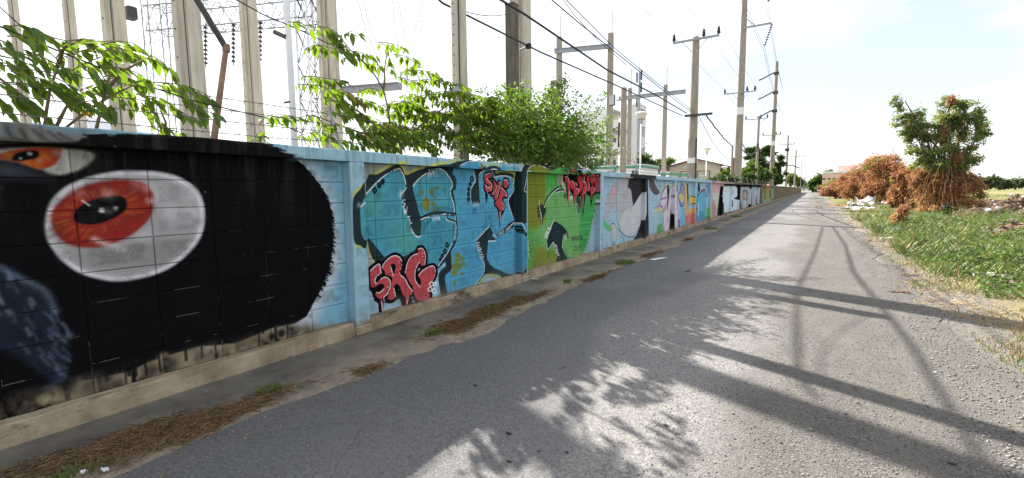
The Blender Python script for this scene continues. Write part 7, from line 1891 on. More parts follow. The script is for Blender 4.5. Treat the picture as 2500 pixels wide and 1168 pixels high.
for i, (xs, lab) in enumerate([(((873, 893, 921), (886, 904, 932)), 'left'), (((958, 965, 976), (972, 985, 992)), 'middle'), (((1036, 1012, 1008), (1052, 1026, 1022)), 'right')]):
    t = thing('wire_dropper', f'pair of thin hanging wires above the middle shrub, {lab} pair of three', 'wire', at(xs[0][0], 0, -14), 0, 'hanging wire pairs')
    for q in xs:
        a = [at(q[0]+(q[0]-q[1])*.5, -40, -14), at(q[0], 0, -14), at(q[1], 75, -14), at(q[2], 138, -14), at(q[2]+3, 230, -14)]
        m = MB(); pp = []
        for u in range(len(a)-1):
            for k in range(5): pp.append(a[u].lerp(a[u+1], k/5))
        m.tube([p-t.location+Vector((0, .02*math.sin(j*2.2), 0)) for j, p in enumerate(pp)], .012, 4); obj('wire', m, M_wire, t)
# three phase wires along the row of poles
def ins_top(t, px, ay, h=.36, sz=.09):
    q = atY(px, ay, t.location.y-.2); return Vector((q.x, t.location.y-t['w0']/2-.05, zpx(t, ay)+h))
row1 = [ins_top(p1, 1646, 106), ins_top(p1, 1718, 96), ins_top(p1, 1754, 88)]; row2 = [ins_top(p2, 1770, 228), ins_top(p2, 1824, 226), ins_top(p2, 1843, 225)]
row3 = [ins_top(p3b, 1821, 291), ins_top(p3b, 1857, 291), ins_top(p3b, 1873, 290)]; row4 = [ins_top(p3, 1863, 331), ins_top(p3, 1895, 330), ins_top(p3, 1905, 330)]
for a in range(3):
    back = row1[a]+Vector((0, -33, 0)); pts = span(back, row1[a], .32)+span(row1[a], row2[a], .12)[1:]+span(row2[a], row3[a], .12)[1:]+span(row3[a], row4[a], .2)[1:]
    wire('phase_wire', ['leftmost of the three bare wires on the pole insulators', 'middle of the three bare wires on the pole insulators', 'rightmost of the three bare wires on the pole insulators'][a], pts, .009, M_wire, 'bare wires along the pole row', 'wire')
for a, (q, lab) in enumerate(((q1, 'lower'), (q0, 'upper'))):
    for s in (0, 1):
        e = Vector((P2.x, P2.y, 0))+Vector(q)+Vector((.12*s-.06, 0, -.1)); far = Vector((p3.location.x+1, p3.location.y, e.z))
        wire('high_voltage_wire', f'{"left" if s == 0 else "right"} wire of the {lab} pair hung from the insulator strings', span(e+Vector((0, -50, .2)), e, .9)+span(e, far, .8)[1:], .014, M_wire, 'high voltage wires', 'wire')
z22 = zA2+.06
wire('cable_bundle', 'knotted cable bundle dropping from the first insulator pole to the thin guy post', wob(span(Vector((P1.x+.6, P1.y-.3, z22-.05)), Vector((gp.location.x, gp.location.y, gp['H']-.05)), .15, 16), .02), .035)
wire('cable_bundle', 'thin cable leaving the lower crossarm beside the knotted bundle', span(arm+Vector((.3, 0, 0)), Vector((P2.x-.3, P2.y-.3, zpx(p2, 395))), .5), .014)
for a, (X, z, s, lab) in enumerate([(-4.9, 4.5, .9, 'upper slack cable between the farther poles'), (-5.0, 4.15, .7, 'lower slack cable between the farther poles')]):
    wire('slack_cable', lab, span((X, P2.y, z+.8), (X, p3b.location.y, z+1.3), s)+span((X, p3b.location.y, z+1.3), (X, p3.location.y, z+1.6), s+.3)[1:]+span((X, p3.location.y, z+1.6), (X, p4.location.y, z+1.6), s+.6)[1:], .035)

# ================================================================== buildings
def gx_(px, Y, py=430): return atY(px, py, Y).x
def zy(px, py, Y): return atY(px, py, Y).z
bl = thing('white_block', 'white three storey block with open balconies behind the gantries', 'building', (gx_(1450, 62), 62, 0))
ox = bl.location.x; xa = gx_(1385, 62)-ox; xb = gx_(1496, 62)-ox; h1 = zy(1470, 268, 62); yb = 8.
fl_ = [0, h1*.30, h1*.56, h1*.80, h1]
obj('wall', MB().box(xa, xb-.35, 0, .3, 0, h1).box(xa, xb-2.2, .3, yb, 0, h1-.02), M_white, bl)
for i in range(1, 5):
    z = fl_[i]; obj('balcony_slab', MB().box(xb-2.19, xb-.002, .302, yb-.002, z-.18, z+.02), M_white, bl)
    if i < 4:
        o = obj('balcony_parapet', MB().box(xb-.15, xb, .31, yb-.01, z+.022, z+1.0), M_white, bl)
        m = MB()
        for k in range(3): m.box(xb-.01, xb+.006, .9+k*1.95, 1.9+k*1.95, z-.04, z+.14)
        obj('vent_slots', m, M_dark, o)
for y in (3.7, 7.6): obj('pillar', MB().box(xb-.34, xb-.16, y, y+.3, 0, h1-.2), M_white, bl)
for i in range(3):
    for y in (.8, 4.6): 
        w_ = obj('door', MB().box(xb-2.18, xb-2.15, y, y+2.3, fl_[i]+.04, fl_[i]+2.3), M_dark, bl); obj('door_frame', MB().box(xb-2.145, xb-2.12, y+1.2, y+1.3, fl_[i]+.04, fl_[i]+2.3), M_white, w_)
for px in (1400, 1432, 1462):
    for i in range(3):
        x = gx_(px, 62)-ox; f = obj('window', MB().box(x-.7, x+.7, -.04, -.002, fl_[i]+1.0, fl_[i]+2.2), M_glass, bl); obj('window_frame', MB().box(x-.04, x+.04, -.07, -.042, fl_[i]+1.0, fl_[i]+2.2).box(x-.8, x+.8, -.09, -.003, fl_[i]+.88, fl_[i]+.99), M_white, f)
b2 = thing('stair_tower', 'plain white stair tower with narrow side windows beside the balconied block', 'building', (gx_(1516, 78), 78, 0))
ox = b2.location.x; xe = gx_(1558, 78)-ox; h2 = zy(1540, 258, 78)
obj('wall', MB().box(0, xe, 0, 3.6, 0, h2), M_greywall, b2); obj('roof_edge', MB().box(-.1, xe+.1, -.1, 3.7, h2+.002, h2+.3), M_white, b2)
for z in (h2*.22, h2*.45, h2*.68, h2*.86):
    for y in (.8,):
        f = obj('window', MB().box(xe+.002, xe+.04, y, y+2.2, z, z+1.5), M_glass, b2); obj('window_frame', MB().box(xe+.042, xe+.07, y+1.05, y+1.15, z, z+1.5).box(xe+.003, xe+.2, y-.2, y+2.4, z+1.55, z+1.68), M_white, f)
for x in (xe*.35, xe*.62): obj('drain_pipe', MB().tube([(x, -.07, 0), (x, -.07, h2)], .06, 6), M_white, b2)
# guard house and canopy with green trim
g1 = thing('guard_house', 'low white guard house with a green roof edge just behind the wall', 'building', (gx_(1440, 38), 38, 0)); ox = g1.location.x
xr = gx_(1573, 38)-ox; zt = zy(1500, 405, 38)
obj('wall', MB().box(0, xr, 0, 4, 0, zt-.25), M_white, g1); obj('roof_edge', MB().box(-.12, xr+.12, -.12, 4.1, zt-.248, zt-.06), M_green, g1); obj('roof', MB().box(-.05, xr+.05, -.05, 4.0, zt-.058, zt+.02), M_white, g1)
for px in (1489, 1548): x = gx_(px, 38)-ox; f = obj('window', MB().box(x-.2, x+.35, -.03, -.002, zt-1.0, zt-.45), M_glass, g1); obj('window_frame', MB().box(x+.06, x+.09, -.045, -.032, zt-1.0, zt-.45), M_white, f)
x = gx_(1502, 38)-ox; obj('corner_post', MB().box(x-.07, x+.07, -.10, -.003, 0, zt-.252), M_green, g1)
g2 = thing('canopy', 'low white canopy with a green edge in front of the cream house', 'canopy', (gx_(1572, 46), 46, 0)); ox = g2.location.x
xr = gx_(1705, 46)-ox; zt = zy(1600, 421, 46)
obj('roof', MB().hexa([(0, 0, zt-.1), (xr, 0, zt-.45), (xr, 4, zt-.45), (0, 4, zt-.1), (0, 0, zt), (xr, 0, zt-.35), (xr, 4, zt-.35), (0, 4, zt)]), M_white, g2)
obj('roof_edge', MB().hexa([(-.02, -.06, zt-.16), (xr, -.06, zt-.51), (xr, -.003, zt-.51), (-.02, -.003, zt-.16), (-.02, -.06, zt+.06), (xr, -.06, zt-.29), (xr, -.003, zt-.29), (-.02, -.003, zt+.06)]), M_green, g2)
for f in (.05, .35, .65, .95): obj('canopy_post', MB().box(xr*f-.05, xr*f+.05, .3, .4, 0, zt-.15-.35*f), M_green, g2)
obj('wall', MB().box(.1, xr-.1, 2, 2.15, 0, zt-.5), M_white, g2)
# cream house
h = thing('cream_house', 'cream house with a low gable and maroon roof edge behind the disc lamps', 'house', (gx_(1640, 66), 66, 0)); ox = h.location.x
Y = 66; x0, x1 = gx_(1634, Y)-ox, gx_(1757, Y)-ox; xap = gx_(1700, Y)-ox; ze = zy(1700, 409, Y); za = zy(1700, 389, Y); xl, xr2 = gx_(1606, Y)-ox, gx_(1792, Y)-ox
obj('wall', MB().box(x0, x1, 0, 9, 0, ze), M_cream, h)
zl_ = lambda x: za-(za-ze+.1)*abs(x-xap)/(xap-xl if x < xap else xr2-xap)
obj('gable', MB().add([(x0, -.03, ze+.002), (x1, -.03, ze+.002), (x1, -.03, max(ze+.01, zl_(x1)-.06)), (xap, -.03, za-.06), (x0, -.03, max(ze+.01, zl_(x0)-.06)), (x0, 8.9, ze+.002), (x1, 8.9, ze+.002), (x1, 8.9, max(ze+.01, zl_(x1)-.06)), (xap, 8.9, za-.06), (x0, 8.9, max(ze+.01, zl_(x0)-.06))], [(0, 1, 2, 3, 4), (9, 8, 7, 6, 5), (0, 5, 6, 1), (1, 6, 7, 2), (4, 9, 5, 0)]), M_gable, h)
obj('roof', MB().hexa([(xl, -.8, ze-.25), (xap, -.8, za-.04), (xap, 9.6, za-.04), (xl, 9.6, ze-.25), (xl, -.8, ze-.12), (xap, -.8, za+.08), (xap, 9.6, za+.08), (xl, 9.6, ze-.12)]).hexa([(xap, -.8, za-.04), (xr2, -.8, ze-.25), (xr2, 9.6, ze-.25), (xap, 9.6, za-.04), (xap, -.8, za+.08), (xr2, -.8, ze-.12), (xr2, 9.6, ze-.12), (xap, 9.6, za+.08)]), M_roofr, h)
for px in (1676, 1717):
    x = gx_(px, Y)-ox; f = obj('window', MB().box(x-.75, x+.75, -.03, -.002, ze-2.6, ze-.5), M_cream, h)
    obj('window_frame', MB().box(x-.8, x-.7, -.07, -.032, ze-2.6, ze-.45).box(x+.7, x+.8, -.07, -.032, ze-2.6, ze-.45).box(x-.698, x+.698, -.07, -.032, ze-.55, ze-.45), M_roofr, f)
obj('side_porch', MB().box(x1+.002, x1+1.6, 1, 8, 0, ze-.35), M_roofr, h)
# pink building far right
pk = thing('pink_building', 'pale pink three storey building with long dark window bands at the far road end', 'building', (gx_(2018, 205), 205, 0)); ox = pk.location.x; Y = 205
w = gx_(2090, Y)-ox; hh = zy(2030, 424, Y)
obj('wall', MB().box(0, w, 0, 14, 0, hh-1), M_pink, pk)
for i in range(3):
    z = hh*(.04+.33*i); obj('floor_band', MB().box(-1.2, w+.5, -1.2, -.002, hh*(.33*(i+1))-1.6, hh*(.33*(i+1))+.1), M_pink, pk)
    for k in range(6):
        x = w*(k+.5)/6; f = obj('window', MB().box(x-w*.068, x+w*.068, -.2, -.003, hh*.33*i+1.1, hh*.33*(i+1)-1.7), M_dark, pk)
        obj('window_sill', MB().box(x-w*.07, x+w*.07, -.4, -.21, hh*.33*i+.9, hh*.33*i+1.09), M_white, f)
for k in range(7): obj('pillar', MB().box(w*k/6-.3, w*k/6+.3, -1.1, -.21, 0, hh*.98), M_pink, pk)
obj('roof', MB().box(-1.4, w+.6, -1.4, 14.4, hh+.102, hh+.7), M_white, pk); obj('roof_room', MB().box(w*.35, w, 2, 12, hh+.702, hh+2.8), M_pink, pk)
# white tanks
for px0, px1, X, lab in ((25, 150, -26, 'pale rounded storage tank at the left edge behind the shrub'), (205, 350, -24, 'pale rounded storage tank behind the grooved column')):
    a, b = at(px0, 320, X), at(px1, 320, X); top = hz((px0+px1)/2, 287, X, (a.y+b.y)/2); t = thing('storage_tank', lab, 'tank', ((X), (a.y+b.y)/2, 0), 0, 'pale tanks in the substation'); L = (b.y-a.y)/2; r = top*.45
    m = MB(); m.tube([(0, y, top-r) for y in (-L, -L+.05, -L*.9, -L*.75, L*.75, L*.9, L-.05, L)], [r*.3, r*.55, r*.85, r, r, r*.85, r*.55, r*.3], 16); obj('tank_body', m, M_whitepole, t, smooth=True)
    for s in (-.6, .6): obj('saddle', MB().box(-r*.7, r*.7, L*s-.15, L*s+.15, 0, top-r*1.6), M_col, t)

# ================================================================== trees and bushes farther away
def crown_mesh(name, clusters, n, size, mats, weights=None, up=.2, droop=.3, slim=.5, sub=0):
    """clusters: (x, y, z, rx, ry, rz[, material]) ; leaves fill every cluster, denser towards its skin"""
    if sub:                                                       # break every lobe into small sprays with gaps between them
        new = []
        for c in clusters:
            big_ = len(c) > 6 and c[6]
            if big_: new.append((c[0], c[1], c[2], c[3]*.8, c[4]*.8, c[5]*.8, c[6]))
            for _ in range(sub):
                d = rdir(1)[0]*rng.random()**.5; s = rng.uniform(.15, .40); new.append((c[0]+d[0]*c[3], c[1]+d[1]*c[4], c[2]+d[2]*c[5], c[3]*s*1.2, c[4]*s, c[5]*s*rng.uniform(.5, 1.1))+tuple(c[6:7]))
        clusters = new
    cl = np.array([c[:6] for c in clusters], float); vol = (cl[:, 3]*cl[:, 4]+cl[:, 4]*cl[:, 5]+cl[:, 3]*cl[:, 5]); k = rng.choice(len(cl), n, p=vol/vol.sum())
    d = rdir(n); rad = np.where(rng.random(n) < .55, rng.random(n)**.42, np.abs(rng.normal(size=n))*.62); jit = 1+.38*np.sin(d[:, 0]*5+k)*np.cos(d[:, 2]*6+k*2)
    C = cl[k, :3]+d*cl[k, 3:6]*(rad*jit)[:, None]
    D = unit(d*np.array([1, 1, .6])+rng.normal(size=(n, 3))*.7+np.array([0, 0, -droop])); Nn = unit(rng.normal(size=(n, 3))*.6+np.array([0, 0, 1])*(.5+up))
    L = size*(.6+.8*rng.random(n)); V, F = leaf_cards(C, D, Nn, L, L*slim)
    mi = None
    if len(mats) > 1:
        m = np.array([c[6] if len(c) > 6 else 0 for c in clusters])[k]; sw = rng.random(n) < .16; m = np.where(sw, rng.integers(0, len(mats), n), m); mi = np.concatenate([m, m])
    return npmesh(name, V, F, mats, mi)
def limbs(mb, base, tips, r, seed=0):
    R = random.Random(seed)
    for t in tips:
        b = Vector(base); t = Vector(t); k = b.lerp(t, .5)+Vector((R.uniform(-.1, .1), R.uniform(-.1, .1), R.uniform(0, .15)))*(t-b).length
        mb.tube([b, k, t], [r, r*.6, r*.22], 5, False)
    return mb
def far_tree(name, label, cat, px_clusters, Y, n, size, mats, base_px, group=None, trunk_r=.15, depth=.8, seed=0, trunk=None, slim=.5, sub=0):
    R = random.Random(seed); bx = gx_(base_px, Y); t = thing(name, label, cat, (bx, Y, 0), 0, group); cs = []
    for c in px_clusters:
        q = atY(c[0], c[1], Y); a = atY(c[0]+c[2], c[1], Y); b = atY(c[0], c[1]-c[3], Y); rx = abs(a.x-q.x); rz = abs(b.z-q.z)
        cs.append((q.x-bx, R.uniform(-.5, .5)*rx*depth*1.4, q.z, rx, (rx+rz)/2*depth, rz)+tuple(c[4:5]))
    low = min(c[2] for c in cs); m = MB(); fork = (0, 0, max(.3, low*.55))
    m.tube([(0, 0, -.05), (.02, .02, fork[2])], [trunk_r, trunk_r*.75], 7); limbs(m, fork, [(c[0]*.85, c[1]*.85, c[2]) for c in cs], trunk_r*.6, seed)
    obj('trunk', m, M_bark, t, smooth=True); link('crown', crown_mesh('crown', cs, n, size, mats, slim=slim, sub=sub), t); return t
far_tree('leafy_tree', 'dark leafy tree with a rounded crown behind the utility poles', 'tree', [(1845, 378, 26, 20), (1870, 372, 28, 18), (1890, 400, 22, 22), (1862, 405, 32, 24), (1835, 405, 20, 18), (1905, 425, 16, 18), (1880, 430, 26, 18)], 84, 14000, .36, [M_leafD], 1866, 'trees behind the wall', .3, seed=2, sub=7)
for i, (px, py, rx, ry, Y, lab) in enumerate([(1772, 434, 30, 12, 42, 'low bright green bush topping the wall left of the pole pair'), (1818, 424, 32, 22, 48, 'rounded yellow-green bush on the wall below the dark tree'), (1858, 418, 34, 26, 54, 'biggest yellow-green bush overhanging the wall by the thin pole'), (1895, 434, 22, 14, 64, 'small green bush on the wall right of the banded pole')]):
    far_tree('wall_bush', lab, 'bush', [(px-rx*.5, py+2, rx*.6, ry*.8, 0), (px+rx*.4, py, rx*.6, ry, 0), (px, py-ry*.4, rx*.5, ry*.7, 0), (px, py+ry*.6, rx, ry*.8, 1)], ybase(px, -5.4), 11000, .20, [M_leafM, M_leafD], px, 'bushes along the top of the wall', .06, seed=i, sub=3)
far_tree('small_tree', 'small dark tree behind the guard house', 'tree', [(1576, 392, 14, 16), (1590, 405, 14, 12), (1570, 410, 10, 12), (1585, 420, 18, 12)], 70, 2600, .4, [M_leafD], 1578, 'trees behind the wall', .12, seed=8)
far_tree('small_tree', 'pale thin tree left of the cream house roof', 'tree', [(1610, 398, 12, 8), (1634, 394, 14, 7), (1622, 404, 18, 7)], 84, 1500, .4, [M_leafM], 1620, 'trees behind the wall', .1, seed=9)
for i, (px, py, rx, ry, Y, m) in enumerate([(1934, 436, 14, 12, 105, 1), (1950, 442, 12, 10, 128, 0), (1962, 448, 10, 9, 160, 1)]):
    far_tree('hedge_tree', ['dense dark tree over the plain far wall, nearest of its row', 'lighter tree in the middle of the far wall row', 'last tree of the far wall row before the lamps'][i], 'tree', [(px-rx*.4, py, rx*.7, ry*.8), (px+rx*.4, py+2, rx*.7, ry*.8), (px, py-ry*.4, rx*.6, ry*.7), (px, py+8, rx, 8)], ybase(px, -7.5), 2200, .7, [[M_leafD], [M_leafM]][m], px, 'trees along the far wall', .2, seed=20+i)
for i, (cl, Y, lab) in enumerate([([(1988, 450, 12, 10), (2000, 444, 12, 12), (1995, 458, 16, 8)], 230, 'rounded dark tree left of the far truck'), ([(2010, 436, 16, 14), (2022, 428, 14, 10), (2000, 445, 14, 12), (2025, 445, 18, 14)], 250, 'tall dark tree left of the pink building'), ([(2040, 455, 20, 7), (2060, 457, 16, 6)], 190, 'low green tree in front of the pink building')]):
    far_tree('distant_tree', lab, 'tree', cl, Y, 2600, 1.3, [M_leafD if i < 2 else M_leafM], cl[0][0], 'trees at the road end', .4, seed=30+i)
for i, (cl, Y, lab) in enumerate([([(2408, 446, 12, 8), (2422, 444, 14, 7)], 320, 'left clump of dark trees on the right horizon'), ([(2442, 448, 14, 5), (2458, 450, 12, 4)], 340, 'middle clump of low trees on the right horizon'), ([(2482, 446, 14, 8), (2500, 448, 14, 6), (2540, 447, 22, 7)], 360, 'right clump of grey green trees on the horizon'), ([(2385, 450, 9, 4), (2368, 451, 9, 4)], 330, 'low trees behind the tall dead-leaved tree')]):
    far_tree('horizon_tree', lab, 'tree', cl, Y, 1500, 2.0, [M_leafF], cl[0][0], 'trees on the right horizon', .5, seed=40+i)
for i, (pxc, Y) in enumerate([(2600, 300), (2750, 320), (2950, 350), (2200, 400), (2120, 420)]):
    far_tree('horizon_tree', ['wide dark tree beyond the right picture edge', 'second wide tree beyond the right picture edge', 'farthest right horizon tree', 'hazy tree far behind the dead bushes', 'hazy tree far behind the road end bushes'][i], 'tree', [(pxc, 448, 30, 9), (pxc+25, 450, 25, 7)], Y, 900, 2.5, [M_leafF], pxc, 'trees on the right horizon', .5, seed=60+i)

# ---- the tall tree choked by dead creeper, and the dead bushes along the right verge
big = far_tree('dying_tree', 'tall feathery tree, green on top and choked by brown dead creeper below', 'tree',
    [(2190, 248, 16, 18), (2204, 285, 30, 24), (2240, 296, 38, 34), (2228, 335, 34, 34), (2265, 345, 46, 42), (2318, 262, 30, 30), (2345, 258, 30, 32), (2382, 285, 32, 42), (2398, 330, 26, 38), (2345, 325, 54, 52), (2300, 305, 46, 40), (2290, 385, 50, 36), (2376, 385, 32, 40), (2242, 385, 30, 28), (2330, 405, 44, 30), (2395, 480, 24, 14),
     (2322, 246, 14, 16, 1), (2302, 335, 14, 26, 1), (2335, 390, 20, 32, 1), (2255, 430, 32, 28, 1), (2300, 440, 42, 34, 1), (2352, 438, 34, 30, 1), (2268, 470, 38, 36, 1), (2335, 472, 44, 34, 1), (2240, 440, 22, 30, 1), (2388, 455, 16, 22, 1), (2392, 505, 22, 16, 1),
     (2268, 498, 36, 28, 2), (2312, 504, 44, 24, 2), (2355, 504, 38, 24, 2)], 34.2, 56000, .13, [M_leafL, M_dead, M_deadL], 2310, None, .16, .8, 5, None, .36, 13)
m = MB(); R = random.Random(7)
for i in range(260):                                        # hanging strands of dead creeper
    x = max(-1.5, min(1.4, R.gauss(-.2, .8))); y = max(-1.2, min(1.2, R.gauss(0, .8))); z0 = R.uniform(.8, 2.9); L = min(z0-.05, R.uniform(.4, 1.3))
    m.tube([(x*.75, y*.75, z0), (x*.9+R.uniform(-.15, .15), y*.9, z0-L*.5), (x*1.05, y*1.05, z0-L)], R.uniform(.004, .008), 3, False)
tag(obj('dead_creeper', m, M_deadL, big), kind='stuff')
dead = [((2164, 416, 46, 50), (2152, 462, 54, 36), 56, 'dead brown bush with a green patch, tallest left of the big tree', [(2125, 405, 26, 18, 0), (2190, 430, 24, 34, 1)]),
        ((2216, 446, 34, 50), (2212, 484, 42, 30), 43, 'rusty brown bush leaning against the choked tree', [(2195, 440, 18, 18, 0)]),
        ((2112, 428, 42, 44), (2100, 464, 46, 30), 66, 'orange brown dead bush in the middle of the row', [(2110, 420, 26, 14, 0)]),
        ((2074, 448, 34, 28), (2066, 468, 40, 20), 82, 'low rust coloured bush farther along the verge', [(2085, 440, 14, 10, 0)]),
        ((2040, 460, 28, 16), (2030, 470, 28, 12), 104, 'farthest and lowest of the dead bushes by the road end', [])]
for i, (a, b, Y, lab, ex) in enumerate(dead):
    cl = [a+(1,), b+(1,), (a[0]-a[2]*.5, a[1]+6, a[2]*.6, a[3]*.8, 1), (a[0]+a[2]*.5, a[1]+4, a[2]*.6, a[3]*.9, 1), (b[0]+b[2]*.5, b[1]+4, b[2]*.5, b[3]*.7, 2), (b[0]-b[2]*.6, b[1]+2, b[2]*.5, b[3]*.8, 1)]+[e for e in ex]
    far_tree('dead_bush', lab, 'bush', cl, Y, 17000, .20 if i < 3 else .3, [M_leafM, M_dead, M_deadL], a[0], 'dead bushes along the right verge', .06, .9, 70+i, None, .4, 7)
    o_ = [q for q in COL.objects if q.name.startswith('dead_bush')][-1]; R = random.Random(i); m = MB(); Hb = zy(a[0], a[1]-a[3]*.9, Y); Wb = abs(gx_(a[0]+a[2], Y)-gx_(a[0], Y))
    for _ in range(90): x = R.gauss(0, Wb*.6); y = R.gauss(0, Wb*.45); hh = Hb*R.uniform(.45, 1.08)*(1-.25*abs(x)/Wb); m.tube([(x*.6, y*.6, 0), (x*.85+R.uniform(-.2, .2), y*.9, hh*.55), (x+R.uniform(-.3, .3), y, hh)], [.03, .022, .008], 3, False)
    tag(obj('dead_stems', m, M_deadL, o_), kind='stuff')
sb = gnd(2200, 556); far_tree('dead_bush', 'small lone clump of brown dead stems standing in the green weeds', 'bush', [(2200, 528, 16, 18, 1), (2196, 545, 18, 14, 1), (2205, 512, 12, 10, 1), (2190, 535, 12, 16, 2)], sb.y, 2600, .09, [M_leafM, M_dead, M_deadL], 2200, 'dead bushes along the right verge', .02, .9, 81)
# ================================================================== the shrubs that lean over the wall
LEAF = []
for s in range(4):
    wf = (.9, 1.1, 1., .8)[s]; dr = (.10, .22, .34, .16)[s]; V = [(0, 0, 0)]
    for q, ww in ((.16, .13), (.42, .22), (.72, .14)): V += [(q, ww*wf, .015-dr*q*q), (q, 0, -.03-dr*q*q), (q, -ww*wf, .02-dr*q*q+.03*(s-1)*q)]
    V.append((1., .03*(s-1.5), -dr*1.1)); m = MB()
    m.add(V, [(0, 2, 1), (0, 3, 2), (1, 2, 5, 4), (2, 3, 6, 5), (4, 5, 8, 7), (5, 6, 9, 8), (7, 8, 10), (8, 9, 10)]); LEAF.append((V, m.f))
LEAFM = []
for s in range(4):
    m = MB(); m.add(*LEAF[s]); LEAFM.append(m.mesh('leaf', M_leafA)); LEAFM[-1].polygons.foreach_set('use_smooth', [True]*len(LEAFM[-1].polygons))
mY = MB(); mY.add(*LEAF[1]); LEAFY = mY.mesh('leaf', M_leafY)
def basis(d, nrm):
    d = Vector(d).normalized(); s = Vector(nrm).cross(d)
    if s.length < 1e-3: s = Vector((1, 0, 0)).cross(d)
    s.normalize(); u = d.cross(s); return Matrix((d, s, u)).transposed()
def broad_shrub(name, label, base, stems, sprays, R, nparts, leaf=.118, extra=(), step=.033):
    """sprays: polylines in the place; alternate leaves hang from both sides of each"""
    t = thing(name, label, 'shrub', base, 0, 'broad-leaved shrubs behind the wall'); b = Vector(base); lv = []
    sm = MB()
    for s in stems:
        pts = [Vector(p)-b for p in s]; n = len(pts); obj('branch', MB().tube(pts, [.014*(1-.55*i/(n-1)) for i in range(n)], 6), M_stem, t, smooth=True)
    tw = MB()
    for s in sprays:
        pts = [Vector(p)-b for p in s]; q = []
        for i in range(len(pts)-1):
            k = max(1, int((pts[i+1]-pts[i]).length/step))
            for j in range(k): q.append((pts[i].lerp(pts[i+1], j/k), (pts[i+1]-pts[i]).normalized()))
        q.append((pts[-1], (pts[-1]-pts[-2]).normalized()))
        tw.tube([p for p, d in q[::2]]+[q[-1][0]], [.005*(1-.6*i/max(1, len(q[::2]))) for i in range(len(q[::2])+1)], 4, False)
        for i, (p, d) in enumerate(q):
            side = d.cross(Vector((0, 0, 1))); side.normalize() if side.length > .01 else None
            for sg in ((-1, 1) if i % 2 else (1, -1)):
                if R.random() < .10: continue
                D = side*sg*R.uniform(.35, 1.)+d*R.uniform(.35, .9)+Vector((0, 0, R.uniform(-1.1, -.15))); Nn = Vector((0, 0, 1))+side*sg*.4+Vector((R.uniform(-.4, .4), R.uniform(-.4, .4), 0))
                taper = .65+.5*min(1, i/4)*min(1, (len(q)-i)/3+.3)
                lv.append((p+Vector((R.uniform(-.02, .02), R.uniform(-.02, .02), R.uniform(-.02, .01))), D, Nn, leaf*taper*R.uniform(.6, 1.25)))
            if i == len(q)-1: lv.append((p, d+Vector((0, 0, -.4)), Vector((0, 0, 1)), leaf*.8))
    tag(obj('twigs', tw, M_stem, t), kind='stuff')
    R.shuffle(lv); dist = lambda l: (Vector((0, 0, CAM_H))-(l[0]+b)).length-l[3]*4
    lv.sort(key=dist); mb = MB(); mb2 = []
    for i, (p, D, Nn, L) in enumerate(lv):
        M3 = basis(D, Nn)
        if i < nparts:
            o = link('leaf', LEAFY if R.random() < .012 else R.choice(LEAFM), t); o.matrix_local = Matrix.Translation(p) @ (M3*L).to_4x4()
        else:
            V, F = LEAF[i % 4]; mb.add([p+(M3 @ Vector(v))*L for v in V], F)
    tag(obj('leaves', mb, M_leafA, t, (0, 0, 0), True), kind='stuff'); return t
def poly_spray(pts, cr, X, R, jit=.25):
    x0, y0, s = cr; dx = R.uniform(-jit, jit); return [at(x0+p[0]*s, y0+p[1]*s, X+dx) for p in pts]
Rn = random.Random(21)
C1 = (0, 0, 450/1546); C2 = (560, 0, 780/2169)
SL = [[(50, 225), (100, 210), (150, 213), (200, 222), (250, 235), (300, 290)], [(60, 305), (150, 285), (250, 300), (300, 330)], [(-60, 320), (40, 335), (90, 370), (130, 430)], [(-60, 400), (60, 410), (160, 440), (300, 490), (450, 560), (560, 615)], [(-60, 520), (80, 535), (170, 555), (260, 610), (330, 690)],
      [(270, 440), (380, 480), (480, 540), (590, 600)], [(90, 600), (220, 630), (380, 670), (520, 730), (640, 800)], [(-60, 660), (80, 730), (190, 820), (310, 890)], [(-60, 780), (60, 880), (140, 1000)], [(150, 830), (260, 900), (370, 980)], [(330, 270), (450, 320), (560, 345), (680, 330), (800, 335)],
      [(470, 490), (530, 400), (600, 345), (700, 325), (820, 350), (960, 350)], [(640, 440), (760, 410), (880, 370), (1000, 345), (1110, 360), (1180, 400)], [(590, 600), (720, 530), (830, 485), (970, 450), (1100, 440), (1220, 460), (1320, 490), (1400, 560), (1450, 620)], [(880, 560), (1000, 570), (1120, 600), (1220, 650)],
      [(620, 800), (720, 730), (850, 705), (960, 715), (1060, 760), (1130, 850)], [(860, 650), (950, 620), (1060, 650), (1150, 700)], [(1100, 730), (1200, 695), (1350, 690), (1500, 710), (1620, 740), (1740, 800), (1800, 850)], [(1140, 790), (1250, 810), (1360, 830), (1400, 850)], [(1180, 860), (1260, 930), (1380, 1050)], [(590, 900), (680, 860), (800, 840), (900, 870), (930, 940)],
      [(700, 930), (780, 900), (860, 920)], [(1260, 1060), (1320, 1080), (1380, 1120)], [(1500, 740), (1600, 850), (1720, 930), (1820, 960)], [(1420, 860), (1540, 960), (1650, 1000)], [(1380, 1080), (1450, 1090), (1510, 1110)], [(400, 620), (520, 680), (600, 720)], [(0, 470), (150, 500), (280, 560)], [(30, 690), (200, 700), (350, 740)], [(880, 430), (960, 400), (1080, 430)],
      [(200, 420), (300, 440), (420, 520)], [(640, 500), (740, 560), (790, 610)], [(800, 600), (860, 660), (880, 740)], [(980, 770), (1040, 830), (1080, 900)]]
SL = [poly_spray(p, C1, -4.35, Rn, .32) for p in SL]
sl_base = at(330, 330, -4.45); sl_base.z = 0
